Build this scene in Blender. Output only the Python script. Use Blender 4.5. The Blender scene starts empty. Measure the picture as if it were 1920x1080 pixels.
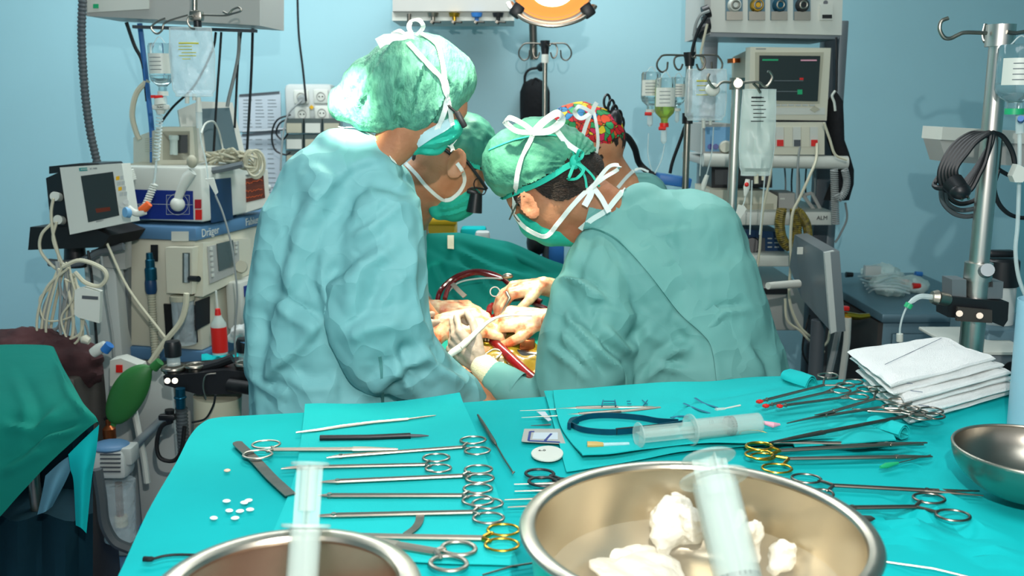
import bpy, bmesh, math, random
import numpy as np
from mathutils import Vector, Matrix, noise
random.seed(7)
PI = math.pi
SC = bpy.context.scene
COL = SC.collection

# ---------------------------------------------------------------- camera
CAM_H, PITCH, FPX = 1.58, math.radians(11.0), 1800.0
cam_data = bpy.data.cameras.new('camera')
cam = bpy.data.objects.new('camera', cam_data)
COL.objects.link(cam)
cam.location = (0, 0, CAM_H)
cam.rotation_euler = (PI/2 - PITCH, 0, 0)
cam_data.sensor_width = 36.0
cam_data.lens = FPX/1920*36.0
cam_data.clip_start = 0.02
cam_data.dof.use_dof = True
cam_data.dof.focus_distance = 1.85
cam_data.dof.aperture_fstop = 6.3
SC.camera = cam

# ---------------------------------------------------------------- view and world
SC.view_settings.view_transform = 'Standard'
SC.view_settings.look = 'None'
SC.view_settings.exposure = 0.25
SC.view_settings.gamma = 1.0
SC.view_settings.use_curve_mapping = False
world = bpy.data.worlds.new('world'); SC.world = world
world.use_nodes = True
bg = world.node_tree.nodes['Background']
bg.inputs[0].default_value = (0.88, 0.96, 1.0, 1); bg.inputs[1].default_value = 0.62

# ---------------------------------------------------------------- lights
def area(name, loc, target, size, power, color=(1, 1, 1), size_y=None):
    l = bpy.data.lights.new(name, 'AREA'); l.energy = power; l.color = color
    l.shape = 'RECTANGLE' if size_y else 'SQUARE'; l.size = size
    if size_y: l.size_y = size_y
    o = bpy.data.objects.new(name, l); COL.objects.link(o); o.location = loc
    o.rotation_euler = (Vector(target)-Vector(loc)).to_track_quat('-Z', 'Y').to_euler()
    return o
def spot(name, loc, target, angle, power, color=(1, 1, 1), r=0.05, blend=0.5):
    l = bpy.data.lights.new(name, 'SPOT'); l.energy = power; l.color = color
    l.spot_size = math.radians(angle); l.spot_blend = blend; l.shadow_soft_size = r
    o = bpy.data.objects.new(name, l); COL.objects.link(o); o.location = loc
    o.rotation_euler = (Vector(target)-Vector(loc)).to_track_quat('-Z', 'Y').to_euler()
    return o
def W0(px, py, Y): 
    f = Vector((0, math.cos(PITCH), -math.sin(PITCH))); u = Vector((0, math.sin(PITCH), math.cos(PITCH)))
    d = f+Vector((1, 0, 0))*((px-960)/FPX)+u*((540-py)/FPX); return Vector((0, 0, CAM_H))+d*(Y/d.y)
area('ceiling_light_near', (0.1, 0.55, 2.72), (0.1, 0.75, 0), 1.3, 21, (0.95, 1.0, 1.0), 0.6)
area('ceiling_light_far', (-0.5, 3.1, 2.74), (-0.5, 3.5, 0), 2.8, 52, (0.92, 0.98, 1.0), 0.6)
spot('camera_flash', (0.07, 0.0, 1.90), (0.0, 3.0, 1.25), 104, 82, (1.0, 0.99, 0.95), 0.012, 0.6)
spot('surgical_beam_field', (0.03, 2.78, 2.62), (-0.05, 2.24, 1.04), 17, 300, (1.0, 0.88, 0.66), 0.08, 0.6)
spot('surgical_beam_front', (-0.08, 1.50, 2.68), (-0.06, 2.22, 1.04), 15, 300, (1.0, 0.88, 0.66), 0.05, 0.6)
spot('surgical_beam_caps', (-0.15, 2.35, 2.68), (-0.40, 2.05, 1.60), 34, 70, (1.0, 0.9, 0.70), 0.06, 0.6)
spot('surgical_beam_left', (-.62, .95, 2.45), tuple(W0(648, 192, 1.97)), 5.2, 1500, (1.0, 0.96, 0.72), 0.03, 1.0)
spot('surgical_beam_right', (0.75, 2.3, 2.6), (0.16, 2.1, 1.3), 36, 26, (1.0, 0.92, 0.75), 0.08, 0.7)

# ---------------------------------------------------------------- pixels to places
FW = Vector((0, math.cos(PITCH), -math.sin(PITCH)))
UP = Vector((0, math.sin(PITCH), math.cos(PITCH)))
RT = Vector((1, 0, 0))
EYE = Vector((0, 0, CAM_H))
def ray(px, py): return FW + RT*((px-960)/FPX) + UP*((540-py)/FPX)
def W(px, py, Y):
    d = ray(px, py); return EYE + d*(Y/d.y)
def G(px, py, z):
    d = ray(px, py); return EYE + d*((z-CAM_H)/d.z)
def S(p): return (Vector(p)-EYE).dot(FW)/FPX          # metres per pixel there
def SY(px, py, Y): return S(W(px, py, Y))

# ---------------------------------------------------------------- materials
def hexc(h):
    h = h.lstrip('#'); c = [int(h[i:i+2], 16)/255 for i in (0, 2, 4)]
    return tuple((x/12.92 if x <= 0.04045 else ((x+0.055)/1.055)**2.4) for x in c)
MATS = {}
def mat(name, color='#808080', rough=0.5, metal=0.0, bump=0.0, bscale=60, var=0.0, vscale=8, trans=0.0,
        emit=None, estr=0, alpha=1.0, spec=0.5, stretch=(1, 1, 1), color2=None, sss=0.0, kind='noise', ior=1.45, coat=0.0):
    if name in MATS: return MATS[name]
    m = bpy.data.materials.new(name); m.use_nodes = True; MATS[name] = m
    nt = m.node_tree; b = nt.nodes['Principled BSDF']
    c = hexc(color) if isinstance(color, str) else color
    b.inputs['Base Color'].default_value = (*c, 1)
    b.inputs['Roughness'].default_value = rough; b.inputs['Metallic'].default_value = metal
    b.inputs['Specular IOR Level'].default_value = spec; b.inputs['IOR'].default_value = ior
    b.inputs['Transmission Weight'].default_value = trans; b.inputs['Alpha'].default_value = alpha
    b.inputs['Coat Weight'].default_value = coat
    if sss: b.inputs['Subsurface Weight'].default_value = sss; b.inputs['Subsurface Radius'].default_value = (.01, .006, .004); b.inputs['Subsurface Scale'].default_value = 1.0
    if emit:
        b.inputs['Emission Color'].default_value = (*hexc(emit), 1); b.inputs['Emission Strength'].default_value = estr
    tc = nt.nodes.new('ShaderNodeTexCoord'); mp = nt.nodes.new('ShaderNodeMapping')
    mp.inputs['Scale'].default_value = stretch
    nt.links.new(tc.outputs['Object'], mp.inputs['Vector'])
    n = nt.nodes.new('ShaderNodeTexNoise'); n.inputs['Scale'].default_value = vscale; n.inputs['Detail'].default_value = 4
    nt.links.new(mp.outputs[0], n.inputs['Vector'])
    if var or color2:
        mx = nt.nodes.new('ShaderNodeMix'); mx.data_type = 'RGBA'
        c2 = hexc(color2) if color2 else tuple(x*(1-var) for x in c)
        mx.inputs[6].default_value = (*c, 1); mx.inputs[7].default_value = (*c2, 1)
        rp = nt.nodes.new('ShaderNodeValToRGB')
        rp.color_ramp.elements[0].position = 0.35; rp.color_ramp.elements[1].position = 0.68
        nt.links.new(n.outputs['Fac'], rp.inputs[0]); nt.links.new(rp.outputs[0], mx.inputs[0])
        nt.links.new(mx.outputs[2], b.inputs['Base Color'])
    if bump:
        if kind == 'crumple':
            v = nt.nodes.new('ShaderNodeTexVoronoi'); v.feature = 'F1'; v.inputs['Scale'].default_value = bscale
            n3 = nt.nodes.new('ShaderNodeTexNoise'); n3.inputs['Scale'].default_value = bscale*0.7
            nt.links.new(mp.outputs[0], n3.inputs['Vector'])
            ad = nt.nodes.new('ShaderNodeVectorMath'); ad.operation = 'MULTIPLY_ADD'
            ad.inputs[1].default_value = (0.35/bscale*4,)*3
            nt.links.new(n3.outputs['Color'], ad.inputs[0]); nt.links.new(mp.outputs[0], ad.inputs[2])
            nt.links.new(ad.outputs[0], v.inputs['Vector']); h = v.outputs['Distance']
        elif kind == 'wave':
            v = nt.nodes.new('ShaderNodeTexWave'); v.inputs['Scale'].default_value = bscale
            nt.links.new(mp.outputs[0], v.inputs['Vector']); h = v.outputs['Fac']
        else:
            v = nt.nodes.new('ShaderNodeTexNoise'); v.inputs['Scale'].default_value = bscale; v.inputs['Detail'].default_value = 5
            nt.links.new(mp.outputs[0], v.inputs['Vector']); h = v.outputs['Fac']
        bp = nt.nodes.new('ShaderNodeBump'); bp.inputs['Strength'].default_value = bump; bp.inputs['Distance'].default_value = 0.04 if kind == 'crumple' else 0.01
        nt.links.new(h, bp.inputs['Height']); nt.links.new(bp.outputs[0], b.inputs['Normal'])
    return m
M = {}
def dm(k, *a, **kw): M[k] = mat(k, *a, **kw)
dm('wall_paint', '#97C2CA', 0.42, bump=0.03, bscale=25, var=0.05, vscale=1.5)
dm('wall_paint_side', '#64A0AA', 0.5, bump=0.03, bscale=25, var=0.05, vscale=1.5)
dm('ceiling_paint', '#C8D4D6', 0.8)
dm('floor_vinyl', '#5B6C8C', 0.35, bump=0.02, bscale=40, color2='#4A5A78', vscale=60)
dm('drape', '#04AAAC', 0.8, bump=0.12, bscale=900, var=0.10, vscale=5, spec=0.2)
dm('towel', '#1CB6B6', 0.85, bump=0.2, bscale=700, var=0.08, vscale=6, spec=0.2)
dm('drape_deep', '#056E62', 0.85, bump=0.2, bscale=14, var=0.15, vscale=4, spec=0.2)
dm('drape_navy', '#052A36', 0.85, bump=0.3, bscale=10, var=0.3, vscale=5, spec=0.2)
dm('patient_drape', '#067F72', 0.85, bump=0.35, bscale=7, var=0.10, vscale=6, spec=0.2)
dm('gown', '#78B3B6', 0.62, bump=0.45, bscale=12, color2='#70AAAD', vscale=3, spec=0.3, kind='crumple')
dm('gown_right', '#6DA6A0', 0.62, bump=0.4, bscale=10, color2='#629A95', vscale=3, spec=0.3, kind='crumple')
dm('gown_seam', '#4E8A88', 0.7)
dm('gown_trim', '#D8E6E2', 0.7)
dm('cap_green', '#66AE92', 0.6, bump=0.55, bscale=70, color2='#437F6E', vscale=48, stretch=(1.7, 1.3, .6), spec=0.35)
dm('cap_green_dark', '#3E9078', 0.6, bump=0.4, bscale=30, color2='#21665A', vscale=12, stretch=(1, 1.4, .6), spec=0.35)
dm('cap_tie_green', '#559F82', 0.6, bump=0.3, bscale=80, color2='#2F6E5C', vscale=14, spec=0.3)
dm('cap_band', '#2FBFA5', 0.55, spec=0.3)
dm('mask_green', '#2DB39A', 0.7, bump=0.25, bscale=40, var=0.1, spec=0.2)
dm('tape_white', '#E6ECE6', 0.75, bump=0.15, bscale=200)
dm('skin', '#B07A58', 0.5, bump=0.12, bscale=140, color2='#9C6446', vscale=18, sss=0.12)
dm('skin_warm', '#C08A66', 0.5, bump=0.12, bscale=140, color2='#B07450', vscale=18, sss=0.12)
dm('hair_dark', '#1C1512', 0.6, bump=0.9, bscale=120, stretch=(1, 3, 3), color2='#33251C', vscale=50)
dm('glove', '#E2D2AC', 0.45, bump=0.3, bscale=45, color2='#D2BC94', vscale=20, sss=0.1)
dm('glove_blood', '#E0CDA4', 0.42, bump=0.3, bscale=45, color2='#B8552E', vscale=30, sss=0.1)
dm('glove_shaded', '#A89C8E', 0.45, bump=0.3, bscale=45, color2='#988A7C', vscale=20)  # darker copy for gloves in shade, the shade is in the colour
dm('cuff', '#D9D3B2', 0.8, bump=0.3, bscale=300)
dm('steel', '#9D978C', 0.30, 1.0, bump=0.02, bscale=30)
dm('steel_dark', '#7A746B', 0.33, 1.0, var=0.2, vscale=40)
dm('steel_satin', '#ADA699', 0.38, 1.0, bump=0.02, bscale=80)
dm('basin_steel', '#D0C4AC', 0.32, 1.0, bump=0.02, bscale=12, var=0.12, vscale=6)
dm('steel_pole', '#D0CCC4', 0.32, 1.0)
dm('water_reflection_tint', '#8A5A48', 0.05, alpha=0.55)  # reddish-brown reflection put into the water colour
dm('basin_rim', '#C8BFAF', 0.3, 1.0, var=0.1, vscale=30)
dm('gold', '#D6A63A', 0.25, 1.0, var=0.15, vscale=60)
dm('titan_blue', '#12536B', 0.35, 0.75, var=0.15, vscale=50)
dm('black_plastic', '#15171A', 0.4)
dm('black_rubber', '#0E0F11', 0.6)
dm('black_fabric', '#131417', 0.9, bump=0.4, bscale=60)
dm('grey_plastic', '#8E9395', 0.5)
dm('grey_light', '#B4B9B4', 0.5)
dm('grey_metal', '#7B8285', 0.4, 0.5)
dm('grey_dark', '#4A4F54', 0.5)
dm('cabinet_metal', '#5F7C87', 0.42, 0.35, var=0.12, vscale=4)
dm('cabinet_dark', '#4B4540', 0.5, 0.2, color2='#302C29', vscale=5)
dm('beige', '#C9C6B2', 0.45)
dm('beige_dark', '#A9A691', 0.5)
dm('white_plastic', '#CDD0C6', 0.4)
dm('white_dull', '#BFC4C0', 0.5)
dm('unit_grey', '#A5A59F', 0.45)
dm('unit_white', '#C4C6BC', 0.45)
dm('navy_panel', '#1B3180', 0.4)
dm('navy_dark', '#11375C', 0.4)
dm('steel_blue', '#4F7799', 0.45)
dm('blue_plastic', '#2B6CB0', 0.45)
dm('blue_light', '#6FA3C8', 0.4)
dm('red', '#D0221C', 0.4)
dm('dark_red', '#7C1114', 0.25, coat=0.5)
dm('blood_tube', '#5C070D', 0.15, coat=0.6)
dm('orange', '#E8632A', 0.5)
dm('yellow', '#E6B01C', 0.45)
dm('screen_dark', '#2A302E', 0.15, coat=0.5)
dm('screen_grey', '#4C5654', 0.2, coat=0.3)
dm('screen_red', '#3A1810', 0.2, color2='#5C2A16', vscale=60, stretch=(.3, .3, 3), emit='#401408', estr=0.4)
dm('screen_blank', '#4D646A', 0.3)
dm('green_rubber', '#2C6E33', 0.5, bump=0.15, bscale=15)
dm('green_plastic', '#1FA36B', 0.4)
dm('cable_cream', '#C6C1A8', 0.5)
dm('cable_grey', '#8C918F', 0.5)
dm('cable_black', '#121417', 0.45)
dm('hose_grey', '#4A5154', 0.55)
dm('paper', '#B9C4CB', 0.7)
dm('ink', '#1A1C20', 0.6)
dm('ink_grey', '#6E777B', 0.7)
dm('water', '#C8C4B4', 0.03, alpha=0.16, spec=0.9)
dm('clear_plastic', '#DCEBEE', 0.1, alpha=0.36, spec=1.0, bump=1.0, bscale=30)
dm('clear_glass', '#EAF4F4', 0.04, trans=0.95, ior=1.3)
dm('clear_tube', '#D4E2E0', 0.15, alpha=0.5)
dm('liquid', '#DDEFF2', 0.05, trans=0.9, ior=1.33)
dm('liquid_yellow', '#C9DC3C', 0.08, trans=0.75, ior=1.33)
dm('frosted', '#D4E4DC', 0.35, alpha=0.55)
dm('syringe_plastic', '#C6D8D0', 0.25, alpha=0.32)
dm('milky', '#A9D3E2', 0.35, alpha=0.6)
dm('gauze', '#FBFBF8', 0.95, bump=0.6, bscale=500, spec=0.1)
dm('gauze_wet', '#DAD6C8', 0.6, bump=0.5, bscale=60)
dm('pill', '#F4F4F0', 0.6)
dm('pill_pink', '#E6BFA8', 0.6)
dm('iodine_film', '#77691A', 0.25, bump=0.4, bscale=30, color2='#574312', vscale=14, coat=0.4)
dm('flesh', '#A5161A', 0.25, bump=0.7, bscale=70, color2='#C8452A', vscale=40, coat=0.5)
dm('maroon', '#4B2B2C', 0.9, bump=0.5, bscale=20, color2='#2E1A1C', vscale=8)
dm('amber_cap', '#C9A75C', 0.4, trans=0.2)
dm('pink', '#E3A0B0', 0.4)
dm('lamp_glass', '#E08A40', 0.3, emit='#F0A050', estr=0.8)
dm('lamp_core', '#FFFFFF', 0.3, emit='#FFF6DE', estr=3)
dm('copper', '#A05A34', 0.3, 0.9)

# ---------------------------------------------------------------- mesh building
def ortho(d):
    d = Vector(d).normalized()
    a = Vector((0, 0, 1)) if abs(d.z) < 0.9 else Vector((1, 0, 0))
    u = d.cross(a).normalized(); return u, d.cross(u).normalized()
class MB:
    def __init__(s): s.v = []; s.f = []; s.m = []; s.cm = 0
    def setm(s, i): s.cm = i; return s
    def _f(s, f): s.f.append(f); s.m.append(s.cm)
    def grid(s, rows, closed=False, cap=True):
        o = len(s.v); n = len(rows[0])
        for r in rows: s.v += [tuple(p) for p in r]
        for i in range(len(rows)-1):
            for j in range(n if closed else n-1):
                k = (j+1) % n
                s._f((o+i*n+j, o+i*n+k, o+(i+1)*n+k, o+(i+1)*n+j))
        if closed and cap:
            s._f(tuple(o+j for j in reversed(range(n)))); e = o+(len(rows)-1)*n
            s._f(tuple(e+j for j in range(n)))
        return s
    def box(s, c, sx, sy, sz, rot=None, bev=0.0):
        c = Vector(c); R = rot if rot is not None else Matrix.Identity(3)
        hx, hy, hz = sx/2, sy/2, sz/2
        if bev <= 0:
            o = len(s.v)
            for z in (-hz, hz):
                for x, y in ((-hx, -hy), (hx, -hy), (hx, hy), (-hx, hy)):
                    s.v.append(tuple(c + R @ Vector((x, y, z))))
            for f in ((3, 2, 1, 0), (4, 5, 6, 7), (0, 1, 5, 4), (1, 2, 6, 5), (2, 3, 7, 6), (3, 0, 4, 7)): s._f(tuple(o+i for i in f))
            return s
        b = min(bev, hx*.95, hy*.95, hz*.95)
        def ring(ix, iy, z):
            pts = []
            for qx, qy, a0 in ((1, 1, 0), (-1, 1, 1), (-1, -1, 2), (1, -1, 3)):
                for t in (0, .5, 1):
                    a = (a0+t)*PI/2
                    pts.append(c + R @ Vector((qx*(hx-b)+math.cos(a)*ix, qy*(hy-b)+math.sin(a)*iy, z)))
            return pts
        k = b*(1-math.sqrt(.5))
        rows = [ring(0.001*b, 0.001*b, -hz), ring(b-k, b-k, -hz+k), ring(b, b, -hz+b), ring(b, b, hz-b), ring(b-k, b-k, hz-k), ring(0.001*b, 0.001*b, hz)]
        return s.grid(rows, True)
    def bx(s, x0, x1, y0, y1, z0, z1, bev=0.0):
        return s.box(((x0+x1)/2, (y0+y1)/2, (z0+z1)/2), abs(x1-x0), abs(y1-y0), abs(z1-z0), None, bev)
    def cyl(s, p0, p1, r0, r1=None, n=16):
        p0 = Vector(p0); p1 = Vector(p1); r1 = r0 if r1 is None else r1
        u, w = ortho(p1-p0)
        rows = [[p+(u*math.cos(2*PI*j/n)+w*math.sin(2*PI*j/n))*r for j in range(n)] for p, r in ((p0, r0), (p1, r1))]
        return s.grid(rows, True)
    def tube(s, pts, r, n=8, closed=False, flat=None, up=None):
        pts = [Vector(p) for p in pts]; m = len(pts)
        rs = r if isinstance(r, (list, tuple)) else [r]*m
        rows = []; u = None
        for i, p in enumerate(pts):
            a = pts[i-1] if (i > 0 or closed) else p
            b = pts[(i+1) % m] if (i < m-1 or closed) else p
            d = (b-a)
            d = d.normalized() if d.length > 1e-9 else Vector((0, 0, 1))
            if up is not None: w_ = Vector(up); u = d.cross(w_).normalized(); w = u.cross(d).normalized()
            elif u is None: u, w = ortho(d)
            else: u = (u-d*u.dot(d)).normalized(); w = d.cross(u)
            fl = flat if flat else 1.0
            rows.append([p+u*math.cos(2*PI*j/n)*rs[i]+w*math.sin(2*PI*j/n)*rs[i]*fl for j in range(n)])
        if closed: rows.append(rows[0]); return s.grid(rows, True, False)
        return s.grid(rows, True)
    def ribbon(s, pts, w, nrm, t=0.0008):
        pts = [Vector(p) for p in pts]; rows = []
        for i, p in enumerate(pts):
            d = (pts[min(i+1, len(pts)-1)]-pts[max(i-1, 0)]).normalized()
            nn = nrm[i] if isinstance(nrm, list) else nrm
            nn = Vector(nn); side = d.cross(nn).normalized(); nn = side.cross(d).normalized()
            rows.append([p+side*w/2+nn*t, p-side*w/2+nn*t, p-side*w/2-nn*t, p+side*w/2-nn*t])
        return s.grid(rows, True)
    def lathe(s, c, prof, n=32, axis=(0, 0, 1), sx=1.0, cap=False):
        c = Vector(c); ax = Vector(axis).normalized(); u, w = ortho(ax)
        rows = [[c+ax*z+(u*math.cos(2*PI*j/n)*sx+w*math.sin(2*PI*j/n))*max(r, 1e-5) for j in range(n)] for r, z in prof]
        return s.grid(rows, True, cap)
    def ell(s, c, rx, ry, rz, n=16, m=10, rot=None):
        c = Vector(c); R = rot if rot is not None else Matrix.Identity(3)
        rows = []
        for i in range(m+1):
            t = PI*i/m; zz = -math.cos(t); rr = max(math.sin(t), 1e-4)
            rows.append([c+R @ Vector((rx*rr*math.cos(2*PI*j/n), ry*rr*math.sin(2*PI*j/n), rz*zz)) for j in range(n)])
        return s.grid(rows, True)
    def torus(s, c, R1, r, axis=(0, 0, 1), n=28, k=8, sx=1.0, xdir=None, flat=1.0):
        c = Vector(c); ax = Vector(axis).normalized()
        if xdir is None: u, w = ortho(ax)
        else:
            u = Vector(xdir); u = (u-ax*u.dot(ax)).normalized(); w = ax.cross(u)
        rows = []
        for i in range(n+1):
            a = 2*PI*i/n; d = (u*math.cos(a)*sx+w*math.sin(a)); dn = d.normalized()
            rows.append([c+d*R1+dn*math.cos(2*PI*j/k)*r+ax*math.sin(2*PI*j/k)*r*flat for j in range(k)])
        return s.grid(rows, True, False)
    def prism(s, poly, d):
        d = Vector(d); n = len(poly); o = len(s.v)
        s.v += [tuple(Vector(p)) for p in poly]+[tuple(Vector(p)+d) for p in poly]
        s._f(tuple(o+i for i in reversed(range(n)))); s._f(tuple(o+n+i for i in range(n)))
        for i in range(n): k = (i+1) % n; s._f((o+i, o+k, o+n+k, o+n+i))
        return s
    def raw(s, verts, faces):
        o = len(s.v); s.v += [tuple(v) for v in verts]
        for f in faces: s._f(tuple(o+i for i in f))
        return s
def rotz(a): return Matrix.Rotation(a, 3, 'Z')
def rotxyz(x, y, z): return Matrix.Rotation(z, 3, 'Z') @ Matrix.Rotation(y, 3, 'Y') @ Matrix.Rotation(x, 3, 'X')

def tag(o, label=None, cat=None, group=None, kind=None):
    if label: o['label'] = label
    if cat: o['category'] = cat
    if group: o['group'] = group
    if kind: o['kind'] = kind
    return o
WM = {}          # world matrices of what we have made
def thing(name, label, cat, loc=(0, 0, 0), rz=0.0, group=None):
    o = bpy.data.objects.new(name, None); COL.objects.link(o); o.empty_display_size = 0.05
    o.location = loc; o.rotation_euler = (0, 0, rz)
    WM[o.name] = Matrix.Translation(Vector(loc)) @ Matrix.Rotation(rz, 4, 'Z')
    return tag(o, label, cat, group)
def build(name, mb, mats, parent=None, local=False, smooth=35, label=None, cat=None, group=None, kind=None):
    """world coordinates in unless local=True (then relative to the parent)"""
    if not isinstance(mats, (list, tuple)): mats = [mats]
    me = bpy.data.meshes.new(name)
    if not mb.v: raise ValueError('empty '+name)
    V = np.array([tuple(v) for v in mb.v], dtype=np.float64)
    P = WM[parent.name] if parent is not None else Matrix.Identity(4)
    if not local:
        A = np.array(P.inverted()); V = V @ A[:3, :3].T + A[:3, 3]
    lo, hi = V.min(0), V.max(0)
    org = np.array(((lo[0]+hi[0])/2, (lo[1]+hi[1])/2, lo[2]))
    V = V-org
    me.from_pydata(V.tolist(), [], mb.f)
    for k in mats: me.materials.append(M[k] if isinstance(k, str) else k)
    if any(mb.m): me.polygons.foreach_set('material_index', mb.m)
    bm = bmesh.new(); bm.from_mesh(me); bmesh.ops.recalc_face_normals(bm, faces=bm.faces); bm.to_mesh(me); bm.free()
    if smooth:
        me.polygons.foreach_set('use_smooth', [True]*len(me.polygons))
        try: me.set_sharp_from_angle(angle=math.radians(smooth))
        except Exception: pass
    o = bpy.data.objects.new(name, me); COL.objects.link(o)
    o.location = Vector(org)
    if parent is not None: o.parent = parent
    WM[o.name] = P @ Matrix.Translation(Vector(org))
    return tag(o, label, cat, group, kind)
def solo(name, mb, mats, label, cat, group=None, smooth=35): return build(name, mb, mats, None, False, smooth, label, cat, group)
def struct(name, mb, mats, parent=None): return build(name, mb, mats, parent, kind=None if parent else 'structure')
def copy_tree(o, parent=None, **kw):
    c = o.copy(); COL.objects.link(c); c.parent = parent
    for ch in list(o.children): copy_tree(ch, c)
    for k, v in kw.items():
        if k == 'loc': c.location = v
        elif k == 'rz': c.rotation_euler = (0, 0, v)
        else: c[k] = v
    WM[c.name] = Matrix.Translation(c.location) @ c.rotation_euler.to_matrix().to_4x4()
    return c
def text_mb(txt, size, origin, xdir, ydir, depth=0.0006):
    """letters as a thin mesh; origin = lower left, xdir right, ydir up"""
    cu = bpy.data.curves.new('t', 'FONT'); cu.body = txt; cu.size = size; cu.resolution_u = 3; cu.extrude = depth
    ob = bpy.data.objects.new('t', cu); COL.objects.link(ob)
    dg = bpy.context.evaluated_depsgraph_get(); me = bpy.data.meshes.new_from_object(ob.evaluated_get(dg))
    X = Vector(xdir).normalized(); Y = Vector(ydir).normalized(); Z = X.cross(Y)
    vs = [Vector(origin)+X*v.co.x+Y*v.co.y+Z*v.co.z for v in me.vertices]
    fs = [tuple(p.vertices) for p in me.polygons]
    bpy.data.objects.remove(ob); bpy.data.curves.remove(cu); bpy.data.meshes.remove(me)
    mb = MB(); mb.raw(vs, fs); return mb
def smoothpts(pts, k=6, closed=False):
    """Catmull-Rom through points"""
    P = [Vector(p) for p in pts]; n = len(P); out = []
    if n < 3: return P
    for i in range(n if closed else n-1):
        a = P[i-1] if (i > 0 or closed) else P[0]*2-P[1]; b = P[i]; c = P[(i+1) % n]
        d = P[(i+2) % n] if (i+2 < n or closed) else P[-1]*2-P[-2]
        for j in range(k):
            t = j/k
            out.append(0.5*((2*b)+(c-a)*t+(2*a-5*b+4*c-d)*t*t+(3*b-a-3*c+d)*t**3))
    if not closed: out.append(P[-1])
    return out
def wp(lst, Y=None):
    """[(px,py[,Y])...] -> world points"""
    return [W(a[0], a[1], a[2] if len(a) > 2 else Y) for a in lst]
def cable(name, pix, Y, r, m, label, cat='cable', k=6, parent=None, group=None, n=6):
    mb = MB().tube(smoothpts(wp(pix, Y), k), r, n)
    if parent is not None: return build(name, mb, m, parent)
    return solo(name, mb, m, label, cat, group)

# ---------------------------------------------------------------- soft bodies
def capsule(mb, a, ra, b, rb, n=14):
    a = Vector(a); b = Vector(b); d = b-a; L = d.length
    if L < 1e-6: mb.ell(a, ra, ra, ra, n, 8); return
    u, w = ortho(d); d = d.normalized()
    prof = []
    for i in range(5): t = -PI/2+PI/2*i/4; prof.append((a+d*ra*math.sin(t), ra*math.cos(t)))
    for i in range(5): t = PI/2*i/4; prof.append((b+d*rb*math.sin(t), rb*math.cos(t)))
    mb.grid([[p+(u*math.cos(2*PI*j/n)+w*math.sin(2*PI*j/n))*max(r, 1e-4) for j in range(n)] for p, r in prof], True)
def soft(mb, voxel=0.012, smooth=6, decimate=None):
    """union of closed shapes -> one continuous skin (verts, faces, normals)"""
    me = bpy.data.meshes.new('s'); me.from_pydata(mb.v, [], mb.f)
    ob = bpy.data.objects.new('s', me); COL.objects.link(ob)
    m = ob.modifiers.new('r', 'REMESH'); m.mode = 'VOXEL'; m.voxel_size = voxel; m.use_smooth_shade = True
    if smooth:
        s = ob.modifiers.new('s', 'SMOOTH'); s.factor = 0.5; s.iterations = smooth
    dg = bpy.context.evaluated_depsgraph_get(); e = bpy.data.meshes.new_from_object(ob.evaluated_get(dg))
    n = len(e.vertices); V = np.empty(n*3); e.vertices.foreach_get('co', V); V = V.reshape(-1, 3)
    N = np.empty(n*3); e.vertex_normals.foreach_get('vector', N); N = N.reshape(-1, 3)
    F = [tuple(p.vertices) for p in e.polygons]
    bpy.data.objects.remove(ob); bpy.data.meshes.remove(me); bpy.data.meshes.remove(e)
    return V, F, N
def project(V):
    d = V-np.array(EYE); z = d @ np.array(FW); z = np.maximum(z, 1e-3)
    return 960+FPX*(d @ np.array(RT))/z, 540-FPX*(d @ np.array(UP))/z, z
def seg_dist(px, py, poly):
    """signed distance to a polyline in pixels and how far along (0..1)"""
    best = np.full(px.shape, 1e9); sg = np.zeros_like(best); al = np.zeros_like(best)
    n = len(poly)-1
    for i in range(n):
        ax, ay = poly[i]; bx, by = poly[i+1]; dx, dy = bx-ax, by-ay; L2 = dx*dx+dy*dy
        t = np.clip(((px-ax)*dx+(py-ay)*dy)/L2, 0, 1)
        qx, qy = px-ax-t*dx, py-ay-t*dy; d = np.hypot(qx, qy)
        m = d < best; best = np.where(m, d, best)
        sg = np.where(m, np.sign(dx*qy-dy*qx), sg); al = np.where(m, (i+t)/n, al)
    return best, sg, al
def creases(V, N, lst, front=True, wf=1.0, af=1.0):
    """cloth folds: each (polyline, width px, height m, mode) on the side towards the room"""
    px, py, z = project(V)
    face = ((V-np.array(EYE))*N).sum(1) < 0
    D = np.zeros(len(V))
    for poly, w, a, mode in lst:
        d, sg, al = seg_dist(px, py, poly); w = w*wf; a = a*af
        x = d/w; taper = np.clip(np.minimum(al, 1-al)*5, 0.15, 1) if mode != 'E' else 1.0
        if mode == 'r': f = np.exp(-x*x*2)
        elif mode == 'v': f = -np.exp(-x*x*2)
        elif mode == 'V': f = -np.exp(-x*1.6)          # sharp valley
        elif mode in 'FG':
            sd = sg*d*(1 if mode == 'F' else -1); st = np.clip((sd+5)/10, 0, 1); f = st*st*(3-2*st)*np.exp(-np.maximum(sd, 0)/w)
        elif mode == 'R': f = np.exp(-x*1.6)
        else: f = sg*x*np.exp(-x*x)*2.3                 # step: ridge one side, valley the other
        D += np.where(face | (not front), a*f*taper, 0)
    return V + N*D[:, None]
def crinkles(region, n, seed, L=(25, 80), w=(4, 9), a=(.001, .003)):
    rg = random.Random(seed); out = []
    for _ in range(n):
        x = rg.uniform(region[0], region[2]); y = rg.uniform(region[1], region[3]); t = rg.choice([-.9, -.6, .5, .9, 1.3, -1.2])+rg.uniform(-.3, .3); l = rg.uniform(*L)
        b = rg.uniform(-.25, .25); q = (x+math.cos(t)*l*.5-math.sin(t)*l*b, y+math.sin(t)*l*.5+math.cos(t)*l*b)
        out.append(([(x, y), q, (x+math.cos(t)*l, y+math.sin(t)*l)], rg.uniform(*w), rg.uniform(*a), rg.choice('ssrv')))
    return out
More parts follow.
